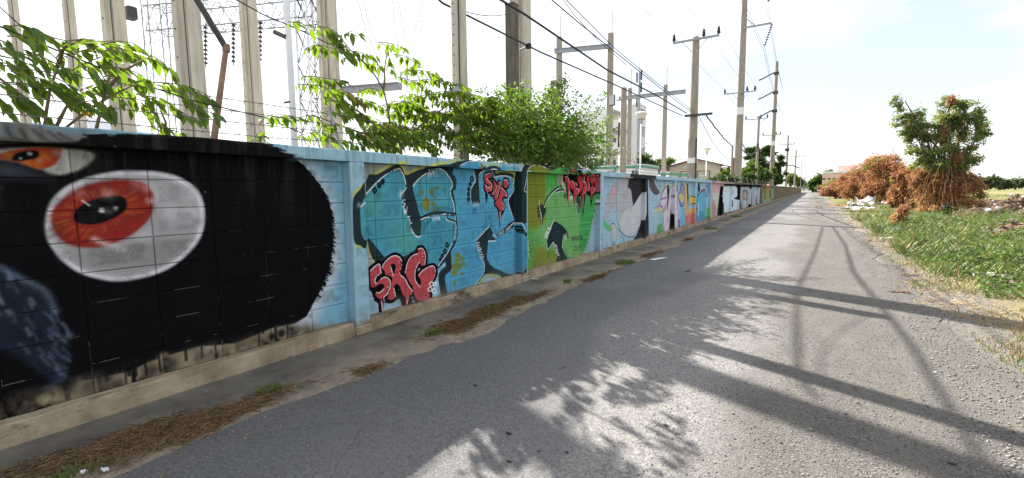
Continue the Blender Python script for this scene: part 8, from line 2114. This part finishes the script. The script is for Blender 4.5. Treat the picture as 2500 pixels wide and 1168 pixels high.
stL = [[at(*q, -4.45) for q in s] for s in ([(106, 330), (112, 280), (122, 220), (140, 165)], [(157, 315), (215, 270), (262, 240), (320, 210)], [(234, 320), (246, 270), (256, 225), (270, 180)], [(140, 165), (155, 118), (200, 96)], [(137, 310), (160, 265), (180, 238)], [(100, 285), (60, 240), (10, 200), (-30, 170)], [(400, 340), (405, 300), (392, 270)], [(256, 225), (300, 175), (370, 135)])]
stL = [[Vector((s[0].x, s[0].y, .2))]+s if i in (0, 1, 2, 6) else s for i, s in enumerate(stL)]
broad_shrub('broad_leaved_shrub', 'broad-leaved shrub with drooping sprays over the black eye painting', sl_base, stL, SL, Rn, 296)
SM = [[(400, 150), (440, 148), (500, 160), (560, 190), (600, 210)], [(600, 180), (640, 175), (720, 215), (765, 290)], [(520, 340), (580, 300), (680, 325), (800, 340), (900, 360), (990, 380)], [(640, 190), (700, 255), (760, 310)], [(780, 235), (820, 215), (885, 222)], [(760, 395), (850, 400), (950, 420), (1025, 450)], [(1010, 290), (1060, 290), (1130, 305), (1190, 330)], [(1075, 320), (1085, 390), (1100, 465)], [(1115, 370), (1200, 385), (1270, 405)],
      [(500, 520), (580, 520), (660, 535), (770, 545)], [(465, 578), (560, 570), (660, 600), (780, 615), (850, 650), (920, 700)], [(1150, 530), (1200, 470), (1260, 445)], [(1200, 480), (1290, 478), (1400, 490), (1435, 525)], [(1150, 525), (1250, 550), (1330, 540), (1450, 550), (1560, 570), (1620, 600)], [(205, 850), (240, 800), (300, 775), (390, 780), (480, 800)], [(480, 800), (560, 775), (640, 830), (680, 860)], [(620, 770), (720, 740), (800, 790)], [(480, 920), (580, 895), (700, 925), (760, 990)],
      [(880, 620), (950, 600), (1030, 612)], [(1160, 655), (1230, 635), (1300, 650)], [(1240, 670), (1400, 625), (1560, 620), (1700, 655), (1850, 700), (1930, 770)], [(640, 660), (740, 690), (830, 740), (930, 790)], [(700, 600), (760, 650), (820, 720)], [(860, 660), (960, 690), (1060, 740)], [(780, 800), (880, 770), (980, 800), (1060, 860)], [(640, 860), (740, 850), (860, 890), (940, 960)], [(960, 860), (1060, 840), (1160, 880), (1240, 950)], [(1080, 720), (1180, 690), (1300, 720), (1400, 790)], [(1100, 800), (1220, 770), (1340, 810), (1440, 880)],
      [(1290, 780), (1400, 750), (1520, 790), (1620, 860)], [(1380, 700), (1500, 690), (1620, 740), (1700, 800)], [(1440, 920), (1540, 900), (1660, 930), (1760, 990)], [(1560, 840), (1680, 830), (1800, 880), (1880, 950)], [(1480, 1000), (1600, 980), (1720, 1010)], [(700, 960), (800, 950), (900, 1000)], [(960, 980), (1060, 960), (1150, 1010)], [(1200, 960), (1300, 960), (1380, 1010)], [(150, 960), (200, 930), (250, 960)], [(1640, 700), (1740, 740), (1840, 830)], [(1500, 740), (1600, 780), (1720, 790)], [(1250, 570), (1350, 600), (1440, 680)]]
RM = random.Random(5)
for i in range(64):
    x = RM.uniform(1010, 1780); y = RM.uniform(690, 980); l = RM.uniform(110, 240); SM.append([(x, y), (x+l*.5, y-RM.uniform(0, 35)), (x+l, y+RM.uniform(10, 70))])
for i in range(20):
    x = RM.uniform(800, 1060); y = RM.uniform(850, 985); l = RM.uniform(100, 200); SM.append([(x, y), (x+l*.5, y-RM.uniform(0, 30)), (x+l, y+RM.uniform(10, 50))])
SM = [poly_spray(p, C2, -4.45, RM, .45) for p in SM]
sm_base = at(950, 350, -4.5); sm_base.z = 0
q2 = lambda x, y: (560+x*780/2169, y*780/2169)
stM = [[at(*q2(*q), -4.45) for q in s] for s in ([(1100, 1000), (1088, 830), (1068, 700), (1045, 610), (1000, 530), (935, 445), (820, 340), (720, 215)], [(1045, 610), (1055, 540), (1052, 480), (1075, 320)], [(1170, 990), (1235, 880), (1290, 770), (1310, 560)], [(1045, 900), (920, 790), (800, 700), (620, 580)], [(1060, 960), (800, 870), (560, 780)], [(1240, 900), (1420, 760), (1600, 640)], [(1320, 1000), (1360, 880), (1480, 740)], [(900, 720), (780, 640), (640, 560)])]
stM[0] = [Vector((sm_base.x, sm_base.y, .1))]+stM[0]; stM[2] = [Vector((sm_base.x, sm_base.y+.1, .1))]+stM[2]
broad_shrub('broad_leaved_shrub', 'largest broad-leaved shrub, its sprays reaching above the pale blue coping', sm_base, stM, SM, RM, 298, .12, (), .042)
# small-leaved bush spilling over the coping
Rb = random.Random(9); bX = -4.42; bb = at(1335, 395, bX); bb.z = 0
bush = thing('small_leaved_bush', 'dense small-leaved bush spilling over the coping above the green letters', 'bush', bb)
tips = [(1160, 330), (1150, 260), (1175, 222), (1205, 235), (1235, 215), (1268, 208), (1300, 225), (1345, 212), (1372, 200), (1382, 190), (1410, 232), (1440, 236), (1478, 226), (1470, 262), (1494, 286), (1480, 300), (1495, 318), (1470, 340), (1498, 378), (1484, 400), (1455, 408), (1440, 424), (1405, 426), (1395, 414), (1360, 396), (1320, 250), (1290, 280), (1250, 270), (1350, 270), (1400, 290), (1230, 310), (1200, 330), (1430, 330), (1380, 340), (1330, 320), (1280, 340), (1230, 370), (1460, 372), (1420, 390), (1340, 400), (1260, 390), (1190, 385), (1310, 380), (1380, 380)]
Cs, Ds, Ls = [], [], []; tw = MB()
for i, tp in enumerate(tips*3):
    jx, jy = (0, 0) if i < len(tips) else (Rb.uniform(-30, 22), Rb.uniform(-4, 34))
    x, y = tp[0]+jx, tp[1]+jy; rep = i//len(tips)
    if rep and (y > 396 or x > 1445): continue
    T = at(x, y, bX+Rb.uniform(-.45, .5) if y < 392 else -3.95+Rb.uniform(0, .3)) ; S = at(1330+Rb.uniform(-55, 55), 392+Rb.uniform(-6, 8), bX+Rb.uniform(-.3, .2))
    K = S.lerp(T, .55)+Vector((0, 0, Rb.uniform(.05, .3))); n = 22; pts = [S*(1-u)**2+K*2*u*(1-u)+T*u*u for u in np.linspace(0, 1, n)]
    tw.tube([p-bb for p in pts[::3]], [.012*(1-.8*k/7) for k in range(len(pts[::3]))], 4, False)
    for k in range(3, n):
        for s in range(8 if rep == 0 else 7):
            w = .05+.10*(1-k/n); Cs.append(pts[k]-bb+Vector((Rb.gauss(0, w), Rb.gauss(0, w), Rb.gauss(-.01, w*.8)))); d = (pts[k]-pts[k-1]).normalized()
            Ds.append(d*.7+Vector((Rb.uniform(-1, 1), Rb.uniform(-1, 1), Rb.uniform(-.7, .6)))); Ls.append(Rb.uniform(.05, .095))
obj('branches', tw, M_bark, bush)
for i in range(9000):                                          # dense shaded heart of the bush
    x = Rb.gauss(1330, 70); y = Rb.gauss(352, 34)
    if y > 396 or y < 262+abs(x-1330)*.35: continue
    Cs.append(at(x, y, bX+Rb.gauss(0, .32))-bb); Ds.append(Vector((Rb.uniform(-1, 1), Rb.uniform(-1, 1), Rb.uniform(-.8, .5)))); Ls.append(Rb.uniform(.055, .10))
n = len(Cs)
V, F = leaf_cards(np.array([list(c) for c in Cs]), np.array([list(d) for d in Ds]), unit(rng.normal(size=(n, 3))*.6+np.array([0, 0, .8])), np.array(Ls), np.array(Ls)*.55)
tag(link('crown', npmesh('crown', V, F, [M_leafB]), bush), kind='stuff')
# a couple of weeds on the coping
for px, py, lab in ((625, 340, 'small two-leaved weed peeping over the black part of the wall'), (1500, 421, 'small bright sprig over the coping right of the red letters')):
    b = at(px, py, -4.1); t = thing('weed', lab, 'plant', (b.x, b.y, b.z-.3)); R = random.Random(px)
    st = MB(); st.tube([(0, 0, 0), (.0, .05, .34)], .006, 4); obj('stem', st, M_stem, t)
    for i in range(7):
        o = link('leaf', R.choice(LEAFM), t); o.matrix_local = Matrix.Translation((0, .02*i-.06, .27+.012*i)) @ (basis((.3, R.uniform(-1, 1), R.uniform(-.2, .5)), (0, 0, 1))*R.uniform(.07, .12)).to_4x4()

# ================================================================== right verge: grass, weeds, straw
def bz(x, y): return bank(np.asarray(x, float), np.asarray(y, float))
def seen(n, xr, yr, near=6.):
    """random ground points, denser near the camera"""
    out = np.zeros((0, 2))
    while len(out) < n:
        p = np.stack([rng.uniform(*xr, n*3), rng.uniform(*yr, n*3)], 1); keep = rng.random(len(p)) < np.clip((near/np.maximum(near, np.hypot(p[:, 0], p[:, 1])))**1.5, 0, 1); out = np.concatenate([out, p[keep]])
    return out[:n]
def patch(p, s, th, seed):
    f = np.sin(p[:, 0]*s+seed)*np.cos(p[:, 1]*s*.8-seed*2)+.6*np.sin(p[:, 0]*s*2.3+p[:, 1]*s*1.7+seed*3); return f+rng.normal(size=len(p))*.35 > th
def blades(name, p, h, lean, wd, mats, mi=None, label=None):
    n = len(p); z = bz(p[:, 0], p[:, 1]); a = rng.uniform(0, 6.283, n); D = np.stack([np.cos(a)*lean, np.sin(a)*lean, np.ones(n)], 1)
    V, F = leaf_cards(np.stack([p[:, 0], p[:, 1], z-.01], 1), D, np.stack([-np.sin(a), np.cos(a), np.full(n, .2)], 1)*0+np.stack([np.cos(a), np.sin(a), np.full(n, -.3)], 1), h, wd, .1)
    o = link(name, npmesh(name, V, F, mats, None if mi is None else np.concatenate([mi, mi]))); return tag(o, kind='stuff')
def edge_x(y): return 1.30+.16*np.sin(y*.7)+.12*np.sin(y*1.9+1)+np.clip((7.2-y)*.16, 0, .7)
p = seen(80000, (1.2, 9), (3, 60), 7); ex = p[:, 0]-edge_x(p[:, 1]); near = p[:, 1] < 8.6; p = p[(ex > 0) & patch(p, 1.3, -.55, 1.) & (~near | patch(p, 1.7, .05, 2.))]
n = len(p); st = (rng.random(n) < np.clip(.62-(p[:, 0]-1.3)*.35, .10, .7)) | (patch(p, .9, .75, 4.))
blades('grass', p, (.05+.13*np.clip((p[:, 0]-1.3)/1.5, 0, 1))*(.5+rng.random(n)), .3+.9*rng.random(n), .006+.006*rng.random(n), [M_grass, M_straw], st.astype(int))
p = seen(16000, (1.15, 6), (4, 40), 7); p = p[(p[:, 0] > edge_x(p[:, 1])-.15) & (p[:, 0] < edge_x(p[:, 1])+1.5) & patch(p, 1.1, -.1, 7.)]
blades('straw', p, .06+.12*rng.random(len(p)), 3+4*rng.random(len(p)), .003+.004*rng.random(len(p)), [M_straw])
# dense leafy weeds on the bank
p = seen(46000, (1.6, 10), (8.2, 27), 9); d = np.minimum(p[:, 0]-(1.85+.22*np.sin(p[:, 1]*.8)), (p[:, 1]-8.7-.35*np.sin(p[:, 0]*2.2))*.8); p = p[(d > 0)&patch(p, .8, -.55, 2.)]; d = np.minimum(p[:, 0]-1.7, (p[:, 1]-8.3)*.6)
n = len(p); hh_ = np.clip(d*.5, .06, .5)*(.5+.5*np.sin(p[:, 0]*2.3+1)*np.sin(p[:, 1]*1.3)+.3*np.sin(p[:, 0]*5.1)*np.sin(p[:, 1]*3.7))+.05; hh_ = np.maximum(hh_, .04)
z = bz(p[:, 0], p[:, 1])+hh_*rng.random(n)**.6; D = unit(np.concatenate([rng.normal(size=(n, 2)), rng.normal(size=(n, 1))*.4-.1], 1)); L = .03+.075*rng.random(n)**1.5
V, F = leaf_cards(np.stack([p[:, 0], p[:, 1], z], 1), D, unit(rng.normal(size=(n, 3))*.45+np.array([0, 0, 1])), L, L*(.3+.4*rng.random(n)))
tag(link('weeds', npmesh('weeds', V, F, [M_weed])), kind='stuff')
p = seen(44000, (1.7, 10), (8.8, 30), 9); p = p[patch(p, 1.0, -.2, 5.)]; blades('tall_grass', p, (.08+.20*rng.random(len(p)))*(.5+patch(p, 1.4, .2, 9.)), .6+1.2*rng.random(len(p)), .005+.005*rng.random(len(p)), [M_grass, M_straw, M_weed], rng.choice([0, 0, 0, 2, 2, 2, 1], len(p)))
cc = seen(110, (1.75, 8), (8.6, 27), 9); ps = []; hs = []
for q in cc: k = int(rng.uniform(60, 190)); ps.append(q+rng.normal(0, rng.uniform(.07, .22), (k, 2))); hs.append(np.full(k, rng.uniform(.10, .27)))
ps = np.concatenate(ps); hs = np.concatenate(hs)*(.5+.6*rng.random(len(ps)))
blades('tall_grass', ps, hs, .3+.7*rng.random(len(ps)), .007+.012*rng.random(len(ps)), [M_weed, M_grass, M_straw], rng.choice([0, 0, 1, 1, 1, 2], len(ps)))
p = np.stack([rng.uniform(3, 60, 26000), rng.uniform(24, 120, 26000)], 1); p = p[patch(p, .35, -.3, 3.)]
blades('field_grass', p, .12+.3*rng.random(len(p)), .4+.8*rng.random(len(p)), .03+.03*rng.random(len(p)), [M_grass, M_straw], (patch(p, .22, .35, 8.)).astype(int))
# loose gravel on the worn half of the road and its shoulder
n = 70000; p = seen(n, (-1.1, 2.2), (1.5, 16), 3.2); k = rng.random(n) < np.clip((p[:, 0]+1.1)/1.7, .03, 1); p = p[k]; n = len(p)
s = .0016+.0065*rng.random(n)**4; s *= np.where(rng.random(n) < .006, 2., 1); s *= np.where(p[:, 0] > .9, 1.5, 1)
O = np.array([[1, 0, 0], [0, 1, 0], [-1, 0, 0], [0, -1, 0], [0, 0, .75], [0, 0, -.5]]); T = np.array([[0, 1, 4], [1, 2, 4], [2, 3, 4], [3, 0, 4], [1, 0, 5], [2, 1, 5], [3, 2, 5], [0, 3, 5]])
V = O[None]*s[:, None, None]*(.7+.6*rng.random((n, 6, 1))); a = rng.uniform(0, 6.28, n); ca, sa = np.cos(a)[:, None], np.sin(a)[:, None]
V = np.stack([V[..., 0]*ca-V[..., 1]*sa, V[..., 0]*sa+V[..., 1]*ca, V[..., 2]], -1)+np.stack([p[:, 0], p[:, 1], s*.25+np.where(p[:, 0] > 1.4, bz(p[:, 0], p[:, 1]), 0)], 1)[:, None]
tag(link('gravel', npmesh('gravel', V.reshape(-1, 3), (T[None]+np.arange(n)[:, None, None]*6).reshape(-1, 3), [M_stone])), kind='stuff')

# ================================================================== dead needles and tufts along the foot of the wall
def needles(cx, cyy, rx, ry, n, rot=-.0, hgt=.022):
    r = np.where(rng.random(n) < .7, np.sqrt(rng.random(n))*.85, np.abs(rng.normal(size=n))*.75); a = rng.uniform(0, 6.283, n); e = 1+.35*np.sin(a*3+cx*5)+.3*np.sin(a*5+cyy)+.2*np.sin(a*8+cx); x = r*np.cos(a)*rx*e; y = r*np.sin(a)*ry*e; z = hgt*np.clip(1-r**2, .05, 1)*rng.random(n)
    b = rng.uniform(0, 6.283, n); D = np.stack([np.cos(b), np.sin(b), rng.normal(0, .10, n)], 1); L = .025+.10*rng.random(n)**1.3
    return leaf_cards(np.stack([cx+x, cyy+y, z+.004], 1), D, np.tile([0, 0, 1.], (n, 1))+rng.normal(size=(n, 3))*.2, L, .0016+.0022*rng.random(n), .1)
for i, (px, py, rx, ry, n) in enumerate([(270, 1090, .17, .46, 3300), (480, 1045, .13, .42, 2000), (600, 990, .09, .36, 1300), (900, 903, .06, .14, 420), (1130, 790, .17, .55, 2600), (1215, 752, .17, .65, 2500), (1300, 727, .08, .45, 900), (1455, 678, .09, .6, 900), (1590, 622, .12, .8, 800), (1680, 585, .10, .9, 700)]):
    g = gnd(px, py); V, F = needles(g.x, g.y, rx, ry, n); tag(link('dead_needles', npmesh('dead_needles', V, F, [M_needle])), kind='stuff')
p = np.stack([rng.normal(-3.0, .17, 5200), rng.uniform(.3, 26, 5200)], 1); p = p[(p[:, 0] > -3.75) & (p[:, 0] < -2.4)]; n = len(p); a = rng.uniform(0, 6.28, n)
V, F = leaf_cards(np.stack([p[:, 0], p[:, 1], np.full(n, .004)], 1), np.stack([np.cos(a), np.sin(a), rng.normal(0, .08, n)], 1), np.tile([0, 0, 1.], (n, 1)), .01+.035*rng.random(n)**2, .003+.008*rng.random(n), .1)
tag(link('leaf_litter', npmesh('leaf_litter', V, F, [M_needle])), kind='stuff')
def tuft(cx, cyy, r, n, h, mats=None):
    a = rng.uniform(0, 6.283, n); rr = r*np.sqrt(rng.random(n)); D = np.stack([np.cos(a)*.7, np.sin(a)*.7, .5+rng.random(n)], 1)
    return leaf_cards(np.stack([cx+rr*np.cos(a), cyy+rr*np.sin(a)*1.6, np.zeros(n)], 1), D, rdir(n), h*(.5+rng.random(n)), .006+.006*rng.random(n), .1)
for i, (px, py, r, n, h, lab) in enumerate([(655, 958, .05, 90, .05, 'tiny green weed tuft in the brown needles, left of the first post'), (1058, 815, .05, 120, .05, 'small green tuft at the road end of the biggest needle heap'), (1205, 757, .05, 90, .05, 'small green tuft on the needle heap under the red lettering'), (1525, 643, .16, 340, .07, 'low green grass tuft by the road edge near the grey painting'), (1385, 690, .05, 100, .05, 'small grass tuft beside the sand strip below the green letters'), (1735, 560, .2, 240, .09, 'green tuft at the wall foot below the blue letters'), (1798, 530, .25, 240, .10, 'farthest green tuft at the wall foot under the black and white letters'), (195, 1156, .07, 90, .04, 'green weed patch at the lower left corner by the needles')]):
    g = gnd(px, py); V, F = tuft(0, 0, r, n, h); tag(link('grass_tuft', npmesh('grass_tuft', V, F, [M_grass, M_weed]), None, g), lab, 'grass tuft', 'grass tufts along the wall foot')

# ================================================================== rubbish, rubble and small things
def sheet(name, label, px, py, L, Wd, mat, seed, group, h=.05, zoff=.0, cat='rubbish'):
    R = random.Random(seed); g = gnd(px, py); g.z = float(bz(g.x, g.y)) if g.x > 1.4 else 0.; n = 7; a = R.uniform(0, 3.1); m = MB(); V = []; 
    top = []
    for i in range(n):
        for j in range(4):
            u, v = i/(n-1)-.5, j/3-.5; q = 1+R.uniform(-.15, .15); x, y = u*L*q, v*Wd*q
            V.append((x*math.cos(a)-y*math.sin(a), x*math.sin(a)+y*math.cos(a), .012+R.random()*h))
    k = len(V); V += [(x, y, max(.001, z-.008)) for x, y, z in V]; F = []
    for i in range(n-1):
        for j in range(3): q = i*4+j; F += [(q, q+4, q+5, q+1), (k+q, k+q+1, k+q+5, k+q+4)]
    for i in range(n-1): F += [(i*4, k+i*4, k+i*4+4, i*4+4), (i*4+3, i*4+7, k+i*4+7, k+i*4+3)]
    for j in range(3): F += [(j, j+1, k+j+1, k+j), ((n-1)*4+j, k+(n-1)*4+j, k+(n-1)*4+j+1, (n-1)*4+j+1)]
    m.add(V, F); g.z += zoff; return tag(obj(name, m, mat, None, g), label, cat, group)
LG_ = 'rubbish dumped on the right verge'
for i, (px, py, L, w, mat, h, zo, lab) in enumerate([(2092, 517, 1.6, .9, M_trash, .25, .1, 'flat white sheet lying lowest in front of the rubbish pile'), (2112, 505, 1.5, .9, M_trash, .7, .25, 'crumpled white sheet propped highest on the roadside rubbish'), (2142, 508, 1.4, .8, M_trash, .4, .15, 'long pale sheet trailing right of the propped one'), (2088, 507, .9, .6, M_trash, .4, .05, 'small grey white bag left of the propped sheet'), (2048, 503, 1.6, .4, M_orange, .08, 0, 'orange brown board lying flat beside the far verge'), (2183, 563, .5, .22, M_trash, .06, .02, 'small white scrap below the lone brown clump'), (2158, 556, .45, .2, M_trash, .06, .02, 'pale scrap left of the lone brown clump'), (2163, 584, .35, .1, M_trash, .04, .01, 'white scrap on the dry grass in front of the weeds'), (2138, 590, .4, .08, M_wood, .03, .01, 'thin pale strip beside the white scrap on dry grass'), (2222, 672, .36, .05, M_wood, .02, .01, 'thin pale stick on the straw at the weed edge'), (2404, 684, .28, .16, M_greyrag, .10, .03, 'crumpled grey bag at the left end of the bank litter'), (2436, 692, .3, .16, M_greyrag, .12, .03, 'crumpled white bag in the middle of the bank litter'), (2470, 704, .34, .12, M_rubble, .08, .03, 'brownish rag at the right end of the bank litter'), (2285, 687, .3, .04, M_wood, .02, .01, 'pale splinter on the straw below the weeds'), (2185, 714, .15, .04, M_wood, .015, 0, 'pale wood splinter on the gravel edge'), (2210, 716, .10, .05, M_rust, .02, 0, 'small brown flake beside the wood splinter'), (2030, 480, 1.2, .5, M_trash, .1, 0, 'tiny white scrap far along the verge')]):
    sheet('litter', lab, px, py, L, w, mat, 100+i, LG_, h, zo)
for i, (px, py, L, w, mat, lab) in enumerate([(256, 1152, .04, .02, M_trash, 'white paper scrap on the needles at the lower left'), (205, 1158, .03, .02, M_trash, 'smaller white scrap left of the paper scrap'), (228, 1143, .03, .012, M_rust, 'red scrap beside the white scraps'), (1306, 683, .10, .04, M_trash, 'white scrap at the foot of the second post'), (1605, 634, .5, .10, M_trash, 'flat white paper at the road edge by the wall'), (1680, 663, .18, .03, M_black, 'dark twig lying on the shaded road')]):
    sheet('litter', lab, px, py, L, w, mat, 200+i, 'scraps along the wall and road', .012)
for i, (px, py, r, lab) in enumerate([(1160, 722+220, .025, 'dark leaf curl on the shaded road, left one'), (1243, 1128, .022, 'dark crushed leaf near the bottom road edge'), (1385, 1105, .02, 'round dark droplet stain stone beside the lit patch'), (1242, 1060, .03, 'dark twisted twig above the crushed leaf'), (2325, 1133, .03, 'dark flat stone on the gravel at the lower right'), (2285, 910, .022, 'small white stone on the gravel right of the shadows'), (1315, 1103, .016, 'small dark crumb left of the lit patch')]):
    g = gnd(px, py); m = MB(); m.blob((0, 0, r*.12), (r*.6, r*.42, r*.16), i, 9, 5, .45); tag(obj('pebble', m, M_trash if 'white' in lab else M_black, None, g, True), lab, 'pebble', 'bits lying on the road')
# rubble heaps on the right
def heap(label, px, py, rx, ry, h, seed, n):
    R = random.Random(seed); g = gnd(px, py); g.z = float(bz(g.x, g.y)); t = thing('rubble_heap', label, 'rubble heap', g, 0, 'rubble heaps on the field'); nx = 44; V = []; F = []
    for i in range(nx):
        for j in range(nx):
            u, v = i/(nx-1)*2-1, j/(nx-1)*2-1; rr = u*u+v*v; z = max(0, 1-rr)*(1+.35*math.sin(u*7+seed)*math.cos(v*6))+R.uniform(-.06, .06)*(rr < .95)+.10*math.sin(u*19+seed)*math.sin(v*17)*(rr < .95); V.append((u*rx, v*ry, h*z-.03))
    for i in range(nx-1):
        for j in range(nx-1): q = i*nx+j; F.append((q, q+nx, q+nx+1, q+1))
    m = MB(); m.add(V, F); obj('earth', m, M_rubble, t)
    for i in range(n):
        u, v = R.uniform(-.8, .8), R.uniform(-.8, .8); z = h*max(0, 1-u*u-v*v)*(1+.35*math.sin(u*7+seed)*math.cos(v*6))+R.uniform(.0, .08); a = R.uniform(0, 3.14); L = R.uniform(.15, .8)*rx*.36
        o = obj('plank' if i % 3 else 'rock', MB().bbox(-L/2, L/2, -.04, .04, -.015, .02, .008) if i % 3 else MB().blob((0, 0, 0), (L*.25, L*.2, L*.16), i, 7, 5, .3), R.choice([M_wood, M_wood, M_bark, M_rubble]) if i % 3 else R.choice([M_stone, M_trash, M_rubble]), t, (u*rx, v*ry, z), rot=(R.uniform(-.3, .3), R.uniform(-.4, .4), a))
    return t
heap('long dark rubble heap with a plank sticking out right of the choked tree', 2436, 538, 1.9, 1.8, .55, 1, 60)
heap('tall brown rubble heap at the right edge of the field', 2484, 520, 1.8, 2.0, .8, 2, 60)
heap('nearer heap of broken boards and white rubbish at the right edge', 2486, 592, .9, 1.3, .30, 3, 70)
heap('low earth mound behind the two rubble heaps', 2412, 503, 2.2, 2., .5, 4, 14)
g = gnd(2310, 541); g.z = float(bz(g.x, g.y)); t = thing('black_bucket', 'black plastic bucket at the foot of the choked tree', 'bucket', g)
obj('bucket_body', MB().lathe([(.14, 0), (.155, .02), (.185, .58), (.20, .60), (.20, .63), (.17, .63), (.14, .1)], n=14), M_black, t, smooth=True); obj('handle', MB().tube([(-.195, 0, .6), (-.15, .0, .70), (0, 0, .75), (.15, 0, .70), (.195, 0, .6)], .012, 5), M_dsteel, t)

# ================================================================== vehicles far down the road
def wheel(t, x, y, r, w=.28):
    o = obj('wheel', MB().tube([(x-w/2, y, r), (x-w/2+.02, y, r), (x+w/2-.02, y, r), (x+w/2, y, r)], [r*.9, r, r, r*.9], 14), M_tyre, t); obj('rim', MB().tube([(x-w/2-.012, y, r), (x+w/2+.012, y, r)], r*.5, 10), M_chrome, o)
g = gnd(2004, 470.3); sc = 1.0
tr = thing('truck', 'orange fronted truck with a dark windscreen facing down the road', 'truck', (g.x, g.y, 0), .02)
obj('body', MB().bbox(-1.2, 1.2, 2.0, 8.0, 1.0, 3.0, .06), M_dsteel, tr); obj('cab', MB().bbox(-1.2, 1.2, 0, 1.9, .6, 2.0, .1).bbox(-1.15, 1.15, .15, 1.85, 2.003, 3.0, .15), M_orange, tr)
obj('windscreen', MB().hexa([(-1.05, .10, 2.05), (1.05, .10, 2.05), (1.05, .145, 2.05), (-1.05, .145, 2.05), (-1., .12, 2.8), (1., .12, 2.8), (1., .148, 2.8), (-1., .148, 2.8)]), M_glass, tr)
obj('roof_visor', MB().bbox(-1.2, 1.2, -.15, .6, 3.003, 3.25, .05), M_black, tr); obj('bumper', MB().bbox(-1.25, 1.25, -.2, -.003, .45, .95, .05), M_chrome, tr); obj('grille', MB().box(-.7, .7, -.03, -.002, 1.1, 1.7), M_dark, tr)
for s in (-1, 1):
    obj('headlight', MB().lathe([(.16, -.03), (.18, 0), (.10, .05)], n=10), M_lampg, tr, (s*.92, -.04, 1.25), rot=(1.57, 0, 0)); obj('mirror', MB().bbox(s*1.4-.1, s*1.4+.1, -.05, .05, 2.0, 2.5, .02).box(min(s*1.15, s*1.31), max(s*1.15, s*1.31), -.02, .02, 2.3, 2.34), M_black, tr)
    for y in (1.0, 5.6, 6.9): wheel(tr, s*1.0, y, .5)
g = gnd(2030, 471); cx = gx_(2031, 150)
cr_ = thing('parked_van', 'pale blue and white van half hidden by the rust coloured bush', 'van', (cx, 150, 0), .05)
obj('body', MB().bbox(-1., 1., 0, 4.6, .35, 1.25, .12).bbox(-.92, .92, .6, 4.5, 1.253, 2.2, .2), M_whitepole, cr_)
obj('windscreen', MB().hexa([(-.8, .46, 1.3), (.8, .46, 1.3), (.8, .58, 1.3), (-.8, .58, 1.3), (-.7, .57, 2.0), (.7, .57, 2.0), (.7, .595, 2.0), (-.7, .595, 2.0)]), M_glass, cr_)
for s in (-1, 1):
    obj('headlight', MB().bbox(s*.7-.18, s*.7+.18, -.03, -.002, .75, .95, .01), M_lampg, cr_)
    for y in (.9, 3.7): wheel(cr_, s*.9, y, .33, .22)
obj('bumper', MB().bbox(-.98, .98, -.12, -.003, .3, .6, .04), M_dsteel, cr_)
